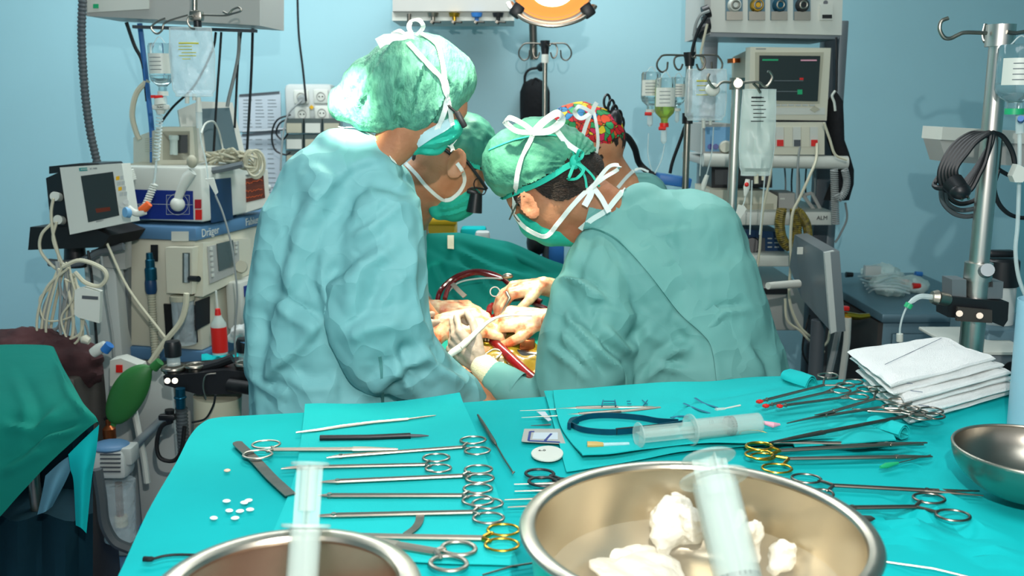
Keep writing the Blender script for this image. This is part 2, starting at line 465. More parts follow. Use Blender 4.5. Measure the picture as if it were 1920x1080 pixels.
def ripple(V, N, amp, scale, stretch=(1, 1, .3), octaves=2, seed=0.0, ridged=True):
    out = np.empty(len(V))
    for i, v in enumerate(V):
        p = Vector((v[0]*stretch[0]*scale+seed, v[1]*stretch[1]*scale, v[2]*stretch[2]*scale)); s = 0; a = 1
        for _ in range(octaves):
            q = noise.noise(p); s += a*((1-2*abs(q)) if ridged else q); p = p*2.1; a *= .5
        out[i] = s
    return V + N*((out-out.mean())*amp)[:, None]
def relax(V, F, it=2, lam=.5):
    E = np.array([(f[i], f[(i+1) % len(f)]) for f in F for i in range(len(f))]); n = len(V)
    cnt = np.bincount(E[:, 0], minlength=n)+np.bincount(E[:, 1], minlength=n); cnt = np.maximum(cnt, 1)[:, None]
    for _ in range(it):
        A = np.stack([np.bincount(E[:, 0], V[E[:, 1], k], n)+np.bincount(E[:, 1], V[E[:, 0], k], n) for k in range(3)], 1)
        V = V*(1-lam)+A/cnt*lam
    return V
def renorm(V, F):
    me = bpy.data.meshes.new('n'); me.from_pydata(V.tolist(), [], F); n = len(V)
    N = np.empty(n*3); me.vertex_normals.foreach_get('vector', N); bpy.data.meshes.remove(me); return N.reshape(-1, 3)
def skinmb(V, F):
    mb = MB(); mb.v = [tuple(v) for v in V.tolist()]; mb.f = F; mb.m = [0]*len(F); return mb
def chain(mb, nodes, n=14):
    """nodes (px,py,Y,r px) joined by tapered capsules"""
    Q = [(W(a, b, Y), r*SY(a, b, Y)) for a, b, Y, r in nodes]
    for (p, r), (q, s) in zip(Q, Q[1:]): capsule(mb, p, r, q, s, n)
    if len(Q) == 1: mb.ell(Q[0][0], Q[0][1], Q[0][1], Q[0][1])
# ================================================================ the room
YB = 4.2; XL = -2.7; XR = 2.22; ZC = 2.8
struct('floor', MB().bx(XL, XR, -1.2, YB, -0.05, 0), 'floor_vinyl')
struct('wall_back', MB().bx(XL, XR, YB, YB+0.1, 0, ZC), 'wall_paint')
struct('wall_left', MB().bx(XL-0.1, XL, -1.2, YB+.1, 0, ZC), 'wall_paint')
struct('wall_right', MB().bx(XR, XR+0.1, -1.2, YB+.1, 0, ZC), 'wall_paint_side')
struct('ceiling', MB().bx(XL, XR, -1.2, YB, ZC, ZC+0.06), 'ceiling_paint')
struct('baseboard_back', MB().bx(XL, XR, YB-0.012, YB, 0, 0.09), 'steel_blue')

# ================================================================ the instrument table
TZ = 1.02
TOP = TZ+0.0
out_px = [(150, 1180), (205, 1080), (262, 962), (318, 868), (345, 818), (368, 793), (396, 782), (470, 777), (700, 765), (1020, 742), (1480, 714), (1700, 706), (1880, 703), (1960, 702), (2060, 712)]
edge = [G(x, y, TZ) for x, y in out_px]
edge += [Vector((1.32, 0.95, TZ)), Vector((1.25, 0.74, TZ)), Vector((0.5, 0.72, TZ)), Vector((-0.3, 0.72, TZ)), Vector((-0.68, 0.76, TZ))]
edge = smoothpts(edge, 12, True)
cx = sum(p.x for p in edge)/len(edge); cy = sum(p.y for p in edge)/len(edge)
def tnoise(p): return 0.0012*noise.noise(Vector((p.x*5, p.y*5, 0)))
DR_FOLDS = [([(1640, 1080), (1700, 985), (1765, 900), (1790, 840), (1800, 790)], 22, .012, 's'), ([(1880, 1080), (1830, 1010), (1800, 960)], 20, .008, 's'), ([(1700, 830), (1740, 880), (1760, 960)], 14, .005, 'r'),
            ([(245, 1062), (300, 1040), (380, 1036)], 5, .003, 'r'), ([(1700, 1060), (1650, 1075)], 5, .003, 'r')]
rows = []
for k in range(0, 41):
    f = k/40; rows.append([Vector((cx+(p.x-cx)*f*.985, cy+(p.y-cy)*f*.985, TZ)) for p in edge])
V = np.array([tuple(p) for r in rows for p in r]); n = len(edge)
for i in range(len(V)): V[i, 2] += tnoise(Vector(V[i]))
V = creases(V, np.tile([0, 0, 1.0], (len(V), 1)), DR_FOLDS, False)
rows = [[Vector(V[k*n+j]) for j in range(n)] for k in range(41)]
for k in range(1, 26):
    f = k/25; r = []
    for j, p in enumerate(edge):
        o = Vector((p.x-cx, p.y-cy, 0)).normalized(); a = j/len(edge)*2*PI
        bulge = 0.012*math.sin(min(f*12, 1)*PI/2)+f*0.05*(1+math.sin(a*23)+.6*math.sin(a*41+1))*.5
        r.append(Vector((p.x, p.y, TZ))+o*(bulge-0.008)-Vector((0, 0, 0.007*min(1, f*20)+f*0.62)))
    rows.append(r)
mb = MB()
mb.v = [tuple(p) for r in rows for p in r]
for i in range(len(rows)-1):
    for j in range(n): k2 = (j+1) % n; mb._f((i*n+j, i*n+k2, (i+1)*n+k2, (i+1)*n+j))
solo('table_drape', mb, 'drape', 'large turquoise surgical drape covering the instrument table in front, spread under every instrument', 'drape')
it = thing('instrument_table', 'instrument table hidden under the large turquoise drape, front of the room', 'table', (0.2, 1.2, 0))
build('tabletop', MB().bx(-0.48, 1.0, 0.85, 1.55, TZ-0.05, TZ-0.012, .01), 'steel', it)
for x in (-0.4, 0.92):
    for y in (.92, 1.48): build('leg', MB().cyl((x, y, 0.03), (x, y, TZ-0.05), .015), 'steel', it)

# towels lying on the drape
def sheet(corn, z, nu=40, nv=40, wav=0.0015, t=0.0012, edges=None, seed=0, lift=None):
    """corn: TL, TR, BR, BL pixels on the table; optional curved edges as pixel lists"""
    def poly(a, t_):
        P = [G(x, y, z) for x, y in a]; L = smoothpts(P, 8) if len(P) > 2 else P
        f = t_*(len(L)-1); i = min(int(f), len(L)-2); return L[i].lerp(L[i+1], f-i)
    tl, tr, br, bl = corn; e = edges or {}
    Tt = e.get('t', [tl, tr]); Bt = e.get('b', [bl, br]); Lt = e.get('l', [tl, bl]); Rt = e.get('r', [tr, br])
    c00, c10, c01, c11 = G(*tl, z), G(*tr, z), G(*bl, z), G(*br, z); top = []; bot = []
    for i in range(nv+1):
        v = i/nv; r = []
        for j in range(nu+1):
            u = j/nu
            p = poly(Tt, u)*(1-v)+poly(Bt, u)*v+poly(Lt, v)*(1-u)+poly(Rt, v)*u-(c00*(1-u)*(1-v)+c10*u*(1-v)+c01*(1-u)*v+c11*u*v)
            zz = z+t+wav*(noise.noise(Vector((p.x*9+seed, p.y*9, seed)))+.5)
            if lift: zz += lift(u, v)
            r.append(Vector((p.x, p.y, zz)))
        top.append(r)
    mb = MB(); m = nu+1
    mb.v = [tuple(p) for r in top for p in r]+[(p.x, p.y, p.z-t) for r in top for p in r]; o = m*(nv+1)
    for i in range(nv):
        for j in range(nu):
            a = i*m+j; mb._f((a, a+1, a+m+1, a+m)); mb._f((o+a, o+a+m, o+a+m+1, o+a+1))
    for j in range(nu): a = j; mb._f((a, o+a, o+a+1, a+1)); a = nv*m+j; mb._f((a, a+1, o+a+1, o+a))
    for i in range(nv): a = i*m; mb._f((a, a+m, o+a+m, o+a)); a = i*m+nu; mb._f((a, o+a, o+a+m, a+m))
    return mb
g = sheet(((572, 764), (862, 744), (972, 1062), (508, 1010)), TZ+.0035, seed=1,
          edges={'t': [(572, 764), (640, 766), (740, 757), (862, 744)], 'l': [(572, 764), (561, 850), (546, 915), (508, 1010)], 'r': [(862, 744), (893, 812), (928, 910), (972, 1062)], 'b': [(508, 1010), (720, 1050), (972, 1062)]},
          lift=lambda u, v: .008*math.exp(-v*18)*(0.6+.4*math.sin(u*7)))
solo('surgical_towel', g, 'towel', 'light turquoise towel spread flat under the row of long scissors and holders', 'towel')
def tw(d): return lambda u, v: d*math.exp(-((v-1)**2)*90)*(.5+.5*math.sin(u*11+1))
g = sheet(((1020, 734), (1500, 706), (1640, 836), (1062, 886)), TZ+.0035, seed=3, wav=.004,
          edges={'l': [(1020, 734), (1036, 790), (1048, 835), (1062, 886)], 'b': [(1062, 886), (1290, 850), (1430, 838), (1640, 836)]})
solo('folded_towel', g, 'towel', 'lower layer of folded turquoise towel reaching under the round white suture card', 'towel')
g = sheet(((1037, 736), (1505, 708), (1660, 826), (1092, 862)), TZ+.010, seed=5, wav=.005, t=.002,
          edges={'l': [(1037, 736), (1044, 780), (1058, 815), (1092, 862)], 'b': [(1092, 862), (1150, 858), (1260, 838), (1330, 836), (1470, 836), (1560, 828), (1660, 826)]}, lift=tw(.005))
V = np.array(g.v); V = creases(V, np.tile([0, 0, 1.0], (len(V), 1)), [([(1240, 800), (1290, 760), (1500, 722)], 10, .006, 's'), ([(1210, 770), (1360, 735), (1500, 712)], 8, .004, 'r'), ([(1300, 790), (1400, 760), (1540, 745)], 12, .006, 'r')], False)
g.v = [tuple(p) for p in V]
ftop = solo('folded_towel', g, 'towel', 'top layer of folded turquoise towel carrying the forceps and syringe, printed letters', 'towel')
# faint printed marks on the towel
z = TZ+.0195
mk = MB()
for a, b, w in (((1130, 752), (1154, 752), 2), ((1132, 757), (1152, 757), 1.5), ((1131, 750), (1129, 760), 2), ((1153, 750), (1155, 760), 2), ((1175, 752), (1182, 752), 1.5), ((1176, 757), (1184, 757), 1.5), ((1204, 750), (1214, 758), 1.6), ((1214, 750), (1206, 760), 1.6)):
    mk.tube([G(*a, z), G(*b, z)], w*.0006, 5)
wv = MB()
for pl in ([(1282, 756), (1305, 766), (1332, 775)], [(1303, 746), (1320, 756), (1345, 764)], [(1258, 783), (1275, 780), (1292, 781)]):
    wv.tube(smoothpts([G(*q, z) for q in pl], 5), .003, 8, flat=.2, up=(0, 0, 1))
build('printed_letters', mk, mat('print_faded', '#1C6E88', 0.8), ftop); build('printed_bands', wv, mat('print_faded', '#1C6E88', 0.8), ftop)
# rolled towel and wavy folded stack under the clamps
def spiral(p0, p1, r, turns=1.6, n=46):
    p0 = Vector(p0); p1 = Vector(p1); d = (p1-p0).normalized(); up = Vector((0, 0, 1)); s_ = d.cross(up)
    mb = MB(); rows = []
    for k in range(9):
        c = p0.lerp(p1, k/8); rr = []
        for j in range(n):
            a = j/(n-1)*2*PI*turns; q = r*(1-.35*j/(n-1))*(1+.10*math.sin(3*a+k*.4)+.05*noise.noise(Vector((a, k*.7, 0))))
            rr.append(c+up*math.sin(a)*q*.85+s_*math.cos(a)*q)
        rows.append(rr)
    inner = [[p+(p0.lerp(p1, i/8)-p).normalized()*.0016 for p in r] for i, r in enumerate(rows)]
    mb.grid(rows); mb.grid(inner)
    e0 = [rows[0], inner[0]]; e1 = [rows[-1], inner[-1]]
    mb.grid(e0); mb.grid(e1); return mb
solo('rolled_towel', spiral(G(1476, 706, TZ+.022), G(1522, 722, TZ+.018), .021), 'towel', 'rolled turquoise towel end behind the red tipped clamps', 'towel')
solo('rolled_towel', spiral(G(1636, 792, TZ+.016), G(1696, 812, TZ+.016), .0165), 'towel', 'rolled turquoise towel with open end facing the small steel bowl', 'towel')
for q in range(3):
    rows = []
    for i in range(8):
        v = i/7; r = []
        for j in range(30):
            u = j/29; px = 1490+u*190-v*20; py = 836-u*12-v*38
            h = .004+q*.0045+.012*math.exp(-((u-.68)/.18)**2)*(1-.35*v)
            r.append(G(px, py, TZ+h))
        rows.append(r)
    mb = MB().grid(rows); mb.grid([[p-Vector((0, 0, .0022)) for p in r] for r in rows]); mb.grid([rows[0], [p-Vector((0, 0, .0022)) for p in rows[0]]])
    solo('towel_fold', mb, 'towel', ['lowest', 'middle', 'topmost'][q]+' wavy fold of the turquoise towel stack under the long needle holder', 'towel', 'wavy towel folds')

# ================================================================ operating table and patient drape
ot = thing('operating_table', 'operating table hidden under the green patient drape between the two surgeons', 'operating table', (0.0, 2.4, 0))
build('mattress', MB().bx(-.23, .23, 1.3, 3.2, .74, .80, .03), 'black_rubber', ot)
build('pedestal', MB().bx(-.16, .16, 2.1, 2.5, 0.06, .74, .02), 'steel', ot)
build('base', MB().bx(-.25, .25, 2.0, 2.7, 0, .06, .02), 'grey_metal', ot)
# curved control lines of the drape (px, py, distance)
def ctl(fn, x0=745, x1=1150, n=130): return [W(x0+(x1-x0)*j/(n-1), *fn(x0+(x1-x0)*j/(n-1))) for j in range(n)]
def topy(x):
    pts = [(560, 500), (700, 455), (790, 443), (860, 441), (950, 457), (1045, 496), (1150, 540), (1300, 590)]
    for (a, b), (c, d) in zip(pts, pts[1:]):
        if a <= x <= c: t = (x-a)/(c-a); t = t*t*(3-2*t)*.3+t*.7; return b+(d-b)*t
    return 590
L = [ctl(lambda x: (1010, 1.99)), ctl(lambda x: (850, 1.985)), ctl(lambda x: (768, 1.99)), ctl(lambda x: (744, 2.03)), ctl(lambda x: (712, 2.10)), ctl(lambda x: (665, 2.2)), ctl(lambda x: (632, 2.30)),
     ctl(lambda x: (606, 2.40)), ctl(lambda x: (578+.1*(topy(x)-441), 2.50)), ctl(lambda x: ((topy(x)*.42+578*.58), 2.60)), ctl(lambda x: (topy(x)*.8+578*.2, 2.66)), ctl(lambda x: (topy(x), 2.70)), ctl(lambda x: (topy(x)+4, 2.76)), ctl(lambda x: (topy(x)+90, 2.82)), ctl(lambda x: (topy(x)+300, 2.85))]
n = len(L[0]); cols = [smoothpts([L[i][j] for i in range(len(L))], 11) for j in range(n)]
def side(p, sg): return [Vector((p.x+sg*(.004+.010*k), p.y, max(.45, p.z-.02-.09*k))) for k in range(1, 7)]
rows = [list(reversed(side(cols[0][i], -1)))+[cols[j][i] for j in range(n)]+side(cols[-1][i], 1) for i in range(len(cols[0]))]
g = MB().grid(rows); V = np.array(g.v); N = renorm(V, g.f); N = np.where(N[:, 2:3] < 0, -N, N)
V = creases(V, N, [([(835, 470), (900, 520), (935, 560)], 9, .012, 's'), ([(850, 460), (930, 500), (1010, 520)], 9, .012, 's'), ([(810, 480), (830, 530), (850, 560)], 8, .010, 's'), ([(880, 455), (960, 480), (1040, 520)], 10, .009, 'r'), ([(800, 470), (860, 500), (905, 512)], 8, .008, 's'), ([(805, 700), (860, 735), (960, 745)], 9, .01, 's'), ([(870, 470), (910, 540), (960, 600)], 8, .008, 'r')], False)
V = relax(V, g.f, 3); g.v = [tuple(p) for p in V]
pd = solo('patient_drape', g, 'patient_drape', 'dark green sheet draped over the patient and raised behind the wound', 'drape')
tp = G(846, 452, 1.0); d = ray(845, 441)
tape = MB(); tc = W(845, 454, 2.675)
tape.grid([[W(839, 441, 2.688), W(851, 441, 2.688)], [W(839, 452, 2.665), W(851, 452, 2.665)], [W(839, 466, 2.645), W(851, 467, 2.645)]])
tape.grid([[W(839, 441, 2.692), W(851, 441, 2.692)], [W(839, 466, 2.650), W(851, 467, 2.650)]])
solo('tape_strip', tape, 'cuff', 'small cream tape strip on the top edge of the green patient sheet', 'tape')
# the patient: trunk under the sheet; only the stained film and the wound show
pb = MB()
for x in (-.09, .09): capsule(pb, (x, 2.05, .90), .085, (x, 2.5, .90), .095); capsule(pb, (x*.9, 2.0, .89), .075, (x*.9, 1.65, .87), .05); capsule(pb, (x*.9, 1.65, .87), .05, (x*.9, 1.4, .86), .04)
capsule(pb, (0, 2.2, .91), .09, (0, 2.6, .91), .10); capsule(pb, (0, 2.7, .92), .05, (0, 2.84, .94), .05); pb.ell((0, 2.92, .95), .075, .10, .09)
V, F, N = soft(pb, .014, 6)
pt = thing('patient', 'patient lying under green drapes, only the yellow filmed skin and open wound visible', 'person', (0, 2.3, .80))
build('body', skinmb(V, F), 'skin', pt)
def dome(cx_, cy_, rx, ry, Yc, tilt, h, nr=14, na=40, amp=.004, seed=0):
    """low mound laid along the sheet"""
    c = W(cx_, cy_, Yc); s = S(c); u = Vector((1, 0, 0)); v = Vector((0, math.cos(tilt), math.sin(tilt))); nn = u.cross(v)
    rows = []
    for i in range(nr+1):
        f = i/nr
        rows.append([c+u*math.cos(2*PI*j/na)*rx*s*f+v*math.sin(2*PI*j/na)*ry*s*f*2.6+nn*(h*(1-f*f)+amp*noise.noise(Vector((f*3*math.cos(2*PI*j/na)+seed, f*3*math.sin(2*PI*j/na), seed)))) for j in range(na)])
    return MB().grid(rows, True, False)
build('skin_film', dome(945, 684, 78, 34, 2.14, .55, .012, seed=2, amp=.012), 'iodine_film', pt)
build('wound', dome(930, 616, 44, 20, 2.31, .3, .012, seed=4, amp=.03), 'flesh', pt)
# ================================================================ people
from mathutils.bvhtree import BVHTree
def bvh_of(*pairs):
    vs = []; fs = []
    for V, F in pairs:
        o = len(vs); vs += [tuple(v) for v in V]; fs += [tuple(i+o for i in f) for f in F]
    return BVHTree.FromPolygons(vs, fs)
def on_surface(b, px, py, off=.002, Yd=2.1):
    d = ray(px, py).normalized(); h = b.ray_cast(EYE, d)
    if h[0] is None:
        # just outside the outline: nearest surface point to the sight line
        p = W(px, py, Yd); q = b.find_nearest(p); return p, (p-q[0]).normalized() if (p-q[0]).length > 1e-6 else -d
    n = h[1] if h[1].dot(d) < 0 else -h[1]
    return h[0]+n*off, n
def strap(b, pix, w, name, mt, parent, off=.003, Yd=2.1, k=8, t=.0007):
    PX = [Vector((x, y, 0)) for x, y in pix]; L = smoothpts(PX, k); P = []; Ns = []
    for q in L: p, nn = on_surface(b, q.x, q.y, off, Yd); P.append(p); Ns.append(nn)
    for _ in range(2): P = [P[0]]+[(P[i-1]+P[i]*2+P[i+1])/4 for i in range(1, len(P)-1)]+[P[-1]]
    return build(name, MB().ribbon(P, w, Ns, t), mt, parent)
def bow_loop(c, a, b_, w, Yd):
    """ribbon loop through pixel points that starts and ends at c"""
    pts = [c]+a+[c]; P = [W(x, y, Yd+dy) for (x, y), dy in zip(pts, [0]+[.01*math.sin(i*2.1)-.012 for i in range(len(a))]+[0])]
    return MB().ribbon(smoothpts(P, 7), w, Vector((0, -.8, .6)), .0006)
def cut(V, F, N, lines):
    """keep the side of each pixel line (x0,y0,x1,y1) that lies to its left hand when going up the list"""
    px, py, z = project(V); keep = np.ones(len(V), bool)
    for x0, y0, x1, y1 in lines: keep &= ((x1-x0)*(py-y0)-(y1-y0)*(px-x0)) <= 0
    idx = -np.ones(len(V), int); idx[keep] = np.arange(keep.sum())
    F2 = [tuple(int(idx[i]) for i in f) for f in F if all(keep[i] for i in f)]
    return V[keep], F2, N[keep]
def patch(b, poly, off, name, mt, parent, step=3.0, Yd=2.1, edge=.6):
    P = [Vector((x, y, 0)) for x, y in poly]; P = smoothpts(P, 4, True); xs = [q.x for q in P]; ys = [q.y for q in P]
    def inside(x, y):
        c = False; j = len(P)-1
        for i in range(len(P)):
            if (P[i].y > y) != (P[j].y > y) and x < (P[j].x-P[i].x)*(y-P[i].y)/(P[j].y-P[i].y)+P[i].x: c = not c
            j = i
        return c
    nx = int((max(xs)-min(xs))/step)+1; ny = int((max(ys)-min(ys))/step)+1; ids = {}; mb = MB()
    def vid(i, j):
        if (i, j) not in ids:
            x = min(xs)+i*step; y = min(ys)+j*step; h = b.ray_cast(EYE, ray(x, y).normalized()); ids[(i, j)] = None
            if h[0] is not None and inside(x, y):
                n_ = h[1] if h[1].dot(ray(x, y)) < 0 else -h[1]; q = off*(.55+edge*abs(noise.noise(Vector((x*.13, y*.05, 2.2))))*2)
                ids[(i, j)] = len(mb.v); mb.v.append(tuple(h[0]+n_*q))
        return ids[(i, j)]
    for i in range(nx):
        for j in range(ny):
            q = [vid(i, j), vid(i+1, j), vid(i+1, j+1), vid(i, j+1)]
            if all(k is not None for k in q): mb._f(tuple(q))
            elif sum(k is not None for k in q) == 3: mb._f(tuple(k for k in q if k is not None))
    return build(name, mb, mt, parent, smooth=80)
def person(label, loc): return thing('person', label, 'person', loc)
def legs(mb, x, Y, zt, gap=.11):
    for s in (-1, 1):
        capsule(mb, (x+s*gap, Y, zt), .09, (x+s*gap*1.0, Y, .5), .065); capsule(mb, (x+s*gap, Y, .5), .062, (x+s*gap, Y, .12), .045)
        capsule(mb, (x+s*gap, Y+.02, .05), .045, (x+s*gap, Y+.17, .045), .04)
def ear_mb(mb, px, py, Y, rx, ry, tilt, side=-1):
    c = W(px, py, Y); s = S(c); R = Matrix.Rotation(tilt, 3, 'Y')
    ax = R @ Vector((0, 1, 0)); u = R @ Vector((0, 0, 1)); r = R @ Vector((1, 0, 0))
    pts = [c+r*rx*s*math.cos(a)+u*ry*s*math.sin(a)-Vector((0, 1, 0))*.006 for a in [2*PI*i/16 for i in range(16)]]
    mb.tube(pts, rx*s*.27, 8, True); mb.ell(c, rx*s*.9, .004, ry*s*.9, rot=R); mb.ell(c+u*(-ry*s*.75)-Vector((0, .004, 0)), rx*s*.45, .005, ry*s*.35, rot=R)
    pts = [c+r*rx*s*.5*math.cos(a)+u*ry*s*.55*math.sin(a)-Vector((0, 1, 0))*.005 for a in [PI*i/8-1.2 for i in range(10)]]
    mb.tube(pts, rx*s*.14, 6)

def hand_mb(wrist, d, nrm, thumb, curls, tc=(.5, .5), sc=1.0, spread=.10, fore=None, thumb_out=.9, rs=1.0):
    """wrist point, finger direction, back-of-hand normal, thumb side (+1/-1 along d x nrm)"""
    mb = MB(); wv = Vector(wrist); d = Vector(d).normalized(); nrm = (Vector(nrm)-d*Vector(nrm).dot(d)).normalized(); s_ = d.cross(nrm)*thumb
    lens = [(.040, .024, .020), (.045, .028, .021), (.042, .026, .020), (.033, .020, .018)]; rad = [.0088, .0092, .0086, .0078]
    for i in range(4):
        off = (.026-.0175*i); kn = wv+d*(.088-.004*abs(i-1)-.003*i)*sc+s_*off*sc
        capsule(mb, wv+s_*off*.55*sc+d*.01, .0145*sc*rs, kn, .0115*sc*rs)
        dirv = (d+s_*spread*(1.2-i*.8)).normalized(); p = kn; n_ = nrm
        c = curls[i]
        for j, l in enumerate(lens[i]):
            ang = c[j] if isinstance(c, (tuple, list)) else c
            axis = dirv.cross(n_).normalized(); R = Matrix.Rotation(-ang, 3, axis)
            dirv = (R @ dirv).normalized(); n_ = (R @ n_).normalized()
            q = p+dirv*l*sc; capsule(mb, p, rad[i]*sc*rs*(1-.07*j), q, rad[i]*sc*rs*(.93-.08*j), 10); p = q
    capsule(mb, wv-d*.0, .020*sc*rs, wv+d*.05*sc, .017*sc*rs)
    p = wv+s_*.022*sc+d*.018*sc; dirv = (d*1.0+s_*thumb_out-nrm*.35).normalized()
    for j, (l, r) in enumerate(((.042, .0125), (.032, .0105), (.025, .0095))):
        q = p+dirv*l*sc; capsule(mb, p, r*sc*rs, q, r*.92*sc*rs, 10); p = q
        dirv = (dirv-s_*tc[min(j, 1)]*.8-nrm*.25+d*.25).normalized()
    if fore is not None: capsule(mb, wv, .022*sc*rs, Vector(fore), .027*sc)
    return mb
def glove(name, parent, mt, label=None, voxel=.0032, **kw):
    V, F, N = soft(hand_mb(**kw), voxel, 3)
    V = ripple(V, N, .0006, 60, (1, 1, 1), 2, 3.1)
    return build(name, skinmb(V, F), mt, parent, label=label)

# ---------------------------------------------------------------- surgeon on the left (puffy cap)
YA = 2.02
A = person('surgeon standing at left in pale teal gown, puffy mint cap with white bow', (W(640, 700, YA).x, YA, 0))
hb = MB(); chain(hb, [(785, 150, YA, 62), (812, 176, YA, 56)]); chain(hb, [(800, 190, YA, 50), (836, 212, YA, 34)]); chain(hb, [(860, 190, YA, 20), (868, 212, YA, 10)])
chain(hb, [(830, 230, YA, 34), (800, 250, YA, 32)])
chain(hb, [(780, 215, YA, 50), (742, 268, YA, 40), (690, 320, YA, 34), (640, 420, YA, 70), (630, 700, YA, 80)])
chain(hb, [(690, 350, YA-.04, 30), (715, 600, YA-.12, 36), (800, 716, YA-.10, 18)])
chain(hb, [(715, 350, YA+.06, 26), (765, 560, YA+.18, 30), (812, 602, 2.24, 18)])
legs(hb, W(640, 700, YA).x, YA, .85)
V, F, N = soft(hb, .0085, 5); build('body', skinmb(V, F), 'skin', A); bodyA = (V, F)
gb = MB()
chain(gb, [(632, 292, YA, 52), (628, 370, YA, 108), (620, 450, YA, 132), (618, 560, YA, 142), (622, 680, YA, 150), (640, 790, YA, 172), (645, 1000, YA, 185), (648, 1280, YA, 190)])
chain(gb, [(640, 290, YA, 50), (690, 302, YA, 50), (715, 345, YA, 52)])
chain(gb, [(700, 345, YA-.04, 60), (712, 410, YA-.07, 82), (718, 500, YA-.10, 84), (712, 590, YA-.12, 92), (735, 655, YA-.12, 84), (800, 706, YA-.10, 62), (862, 738, YA-.05, 46), (892, 770, YA-.02, 34)])
chain(gb, [(730, 350, YA+.08, 50), (752, 450, YA+.14, 44), (764, 560, YA+.18, 40), (786, 610, YA+.20, 26)])
V, F, N = soft(gb, .0055, 14)
V = ripple(V, N, .0028, 4.0, (1, 1, .35), 2, 2.3)
N = renorm(V, F)
FA = [([(604, 455), (594, 530), (612, 582), (640, 655), (668, 715), (705, 765)], 60, .024, 'G'), ([(722, 300), (668, 318), (625, 350), (592, 392)], 34, .016, 'F'),
      ([(618, 592), (575, 650), (525, 692), (490, 738)], 60, .020, 'F'), ([(512, 555), (555, 585), (606, 606)], 14, .010, 's'), ([(600, 545), (650, 515), (700, 470), (742, 440)], 22, .014, 's'),
      ([(560, 330), (522, 420), (502, 530), (490, 620)], 24, .014, 's'), ([(640, 340), (590, 420), (560, 500), (548, 560)], 26, .013, 's'), ([(655, 440), (700, 415), (752, 372)], 12, .008, 's'),
      ([(783, 440), (776, 530), (788, 600), (832, 672)], 22, .014, 'F'), ([(742, 330), (775, 352), (795, 385)], 12, .010, 's'), ([(690, 345), (735, 352), (790, 372)], 12, .008, 'v'),
      ([(632, 690), (634, 730), (632, 775)], 40, .010, 'F'), ([(650, 620), (690, 600), (760, 590)], 18, .010, 's'), ([(690, 725), (730, 690), (800, 650)], 20, .014, 's'), ([(712, 745), (760, 700), (835, 690)], 16, .012, 'v'),
      ([(790, 640), (822, 682), (880, 716)], 14, .012, 's'), ([(745, 640), (752, 690), (790, 740)], 12, .010, 's'), ([(540, 700), (580, 720), (630, 715)], 14, .008, 's'), ([(470, 690), (500, 720), (560, 740)], 10, .006, 's'),
      ([(700, 470), (690, 540), (660, 600)], 20, .010, 's'), ([(480, 560), (490, 640), (480, 720)], 14, .010, 's'), ([(700, 330), (655, 370), (640, 420)], 14, .010, 'v'), ([(580, 300), (620, 330), (650, 350)], 10, .005, 's')]
V = creases(V, N, FA); V = relax(V, F, 2); V = creases(V, renorm(V, F), crinkles((480, 300, 860, 750), 46, 4, a=(.0006, .0022), w=(5, 10), L=(40, 110))); V = ripple(V, renorm(V, F), .0007, 16, (1, 1, .6), 2, 9.3); V = relax(V, F, 1)
gA = build('gown', skinmb(V, F), 'gown', A); gownA = (V, F); bA = bvh_of(gownA)
strap(bA, [(640, 240), (668, 240), (700, 256), (722, 280), (738, 305)], .014, 'collar_trim', 'gown_trim', A, .002, YA)
strap(bA, [(712, 668), (716, 700), (718, 772)], .006, 'gown_seam', 'gown_seam', A, .0008, YA)
cb = MB()
for a, b, r in ((800, 142, 79), (826, 152, 62), (748, 166, 84), (694, 180, 60), (652, 192, 36)): cb.ell(W(a, b, YA), r*SY(a, b, YA), r*SY(a, b, YA)*.86, r*SY(a, b, YA))
chain(cb, [(705, 168, YA, 66), (770, 145, YA, 84)]); chain(cb, [(650, 194, YA, 38), (712, 168, YA, 70)]); chain(cb, [(770, 184, YA, 74), (806, 176, YA, 68)]); chain(cb, [(800, 150, YA, 76), (836, 150, YA, 60)]); chain(cb, [(700, 196, YA, 56), (760, 192, YA, 66)])
V, F, N = soft(cb, .006, 6)
V = ripple(V, N, .0035, 8, (3.2, 1.0, .6), 2, 1.0); V = relax(V, F, 2); N = renorm(V, F)
V = creases(V, N, [([(755, 130), (745, 190), (740, 240)], 6, .007, 's'), ([(800, 110), (778, 170), (772, 230)], 6, .005, 's'), ([(840, 175), (820, 215), (800, 240)], 6, .006, 's'), ([(730, 110), (690, 160), (670, 215)], 8, .005, 's'), ([(850, 110), (868, 150), (862, 190)], 6, .004, 'r'), ([(700, 120), (660, 165), (640, 200)], 6, .004, 's'), ([(815, 120), (830, 150), (850, 165)], 5, .005, 'v')])
V = ripple(V, renorm(V, F), .0009, 42, (2, 1, .7), 2, 4.0)
capA = build('surgical_cap', skinmb(V, F), 'cap_green', A); bc = bvh_of((V, F), bodyA)
for pl in ([(765, 82), (800, 120), (826, 150), (838, 186), (848, 240), (856, 262)], [(790, 66), (818, 84), (828, 120), (836, 165), (834, 205), (818, 250), (842, 274), (856, 262)]): strap(bc, pl, .0105, 'mask_tie', 'tape_white', A, .004, YA)
w = .016
build('tie_bow', bow_loop((776, 70), [(767, 52), (772, 40), (786, 38), (793, 52)], 0, .010, YA-.03), 'tape_white', A)
build('tie_bow', bow_loop((770, 72), [(742, 76), (738, 62), (750, 58)], 0, .010, YA-.03), 'tape_white', A)
build('tie_end', MB().ribbon(wp([(776, 68), (750, 72), (722, 74), (708, 82)], YA-.05), .022, Vector((0, -1, .2)), .0008), 'tape_white', A)
mbk = MB(); chain(mbk, [(836, 236, YA, 34), (806, 258, YA, 35)]); chain(mbk, [(806, 260, YA, 33), (778, 278, YA, 14)])
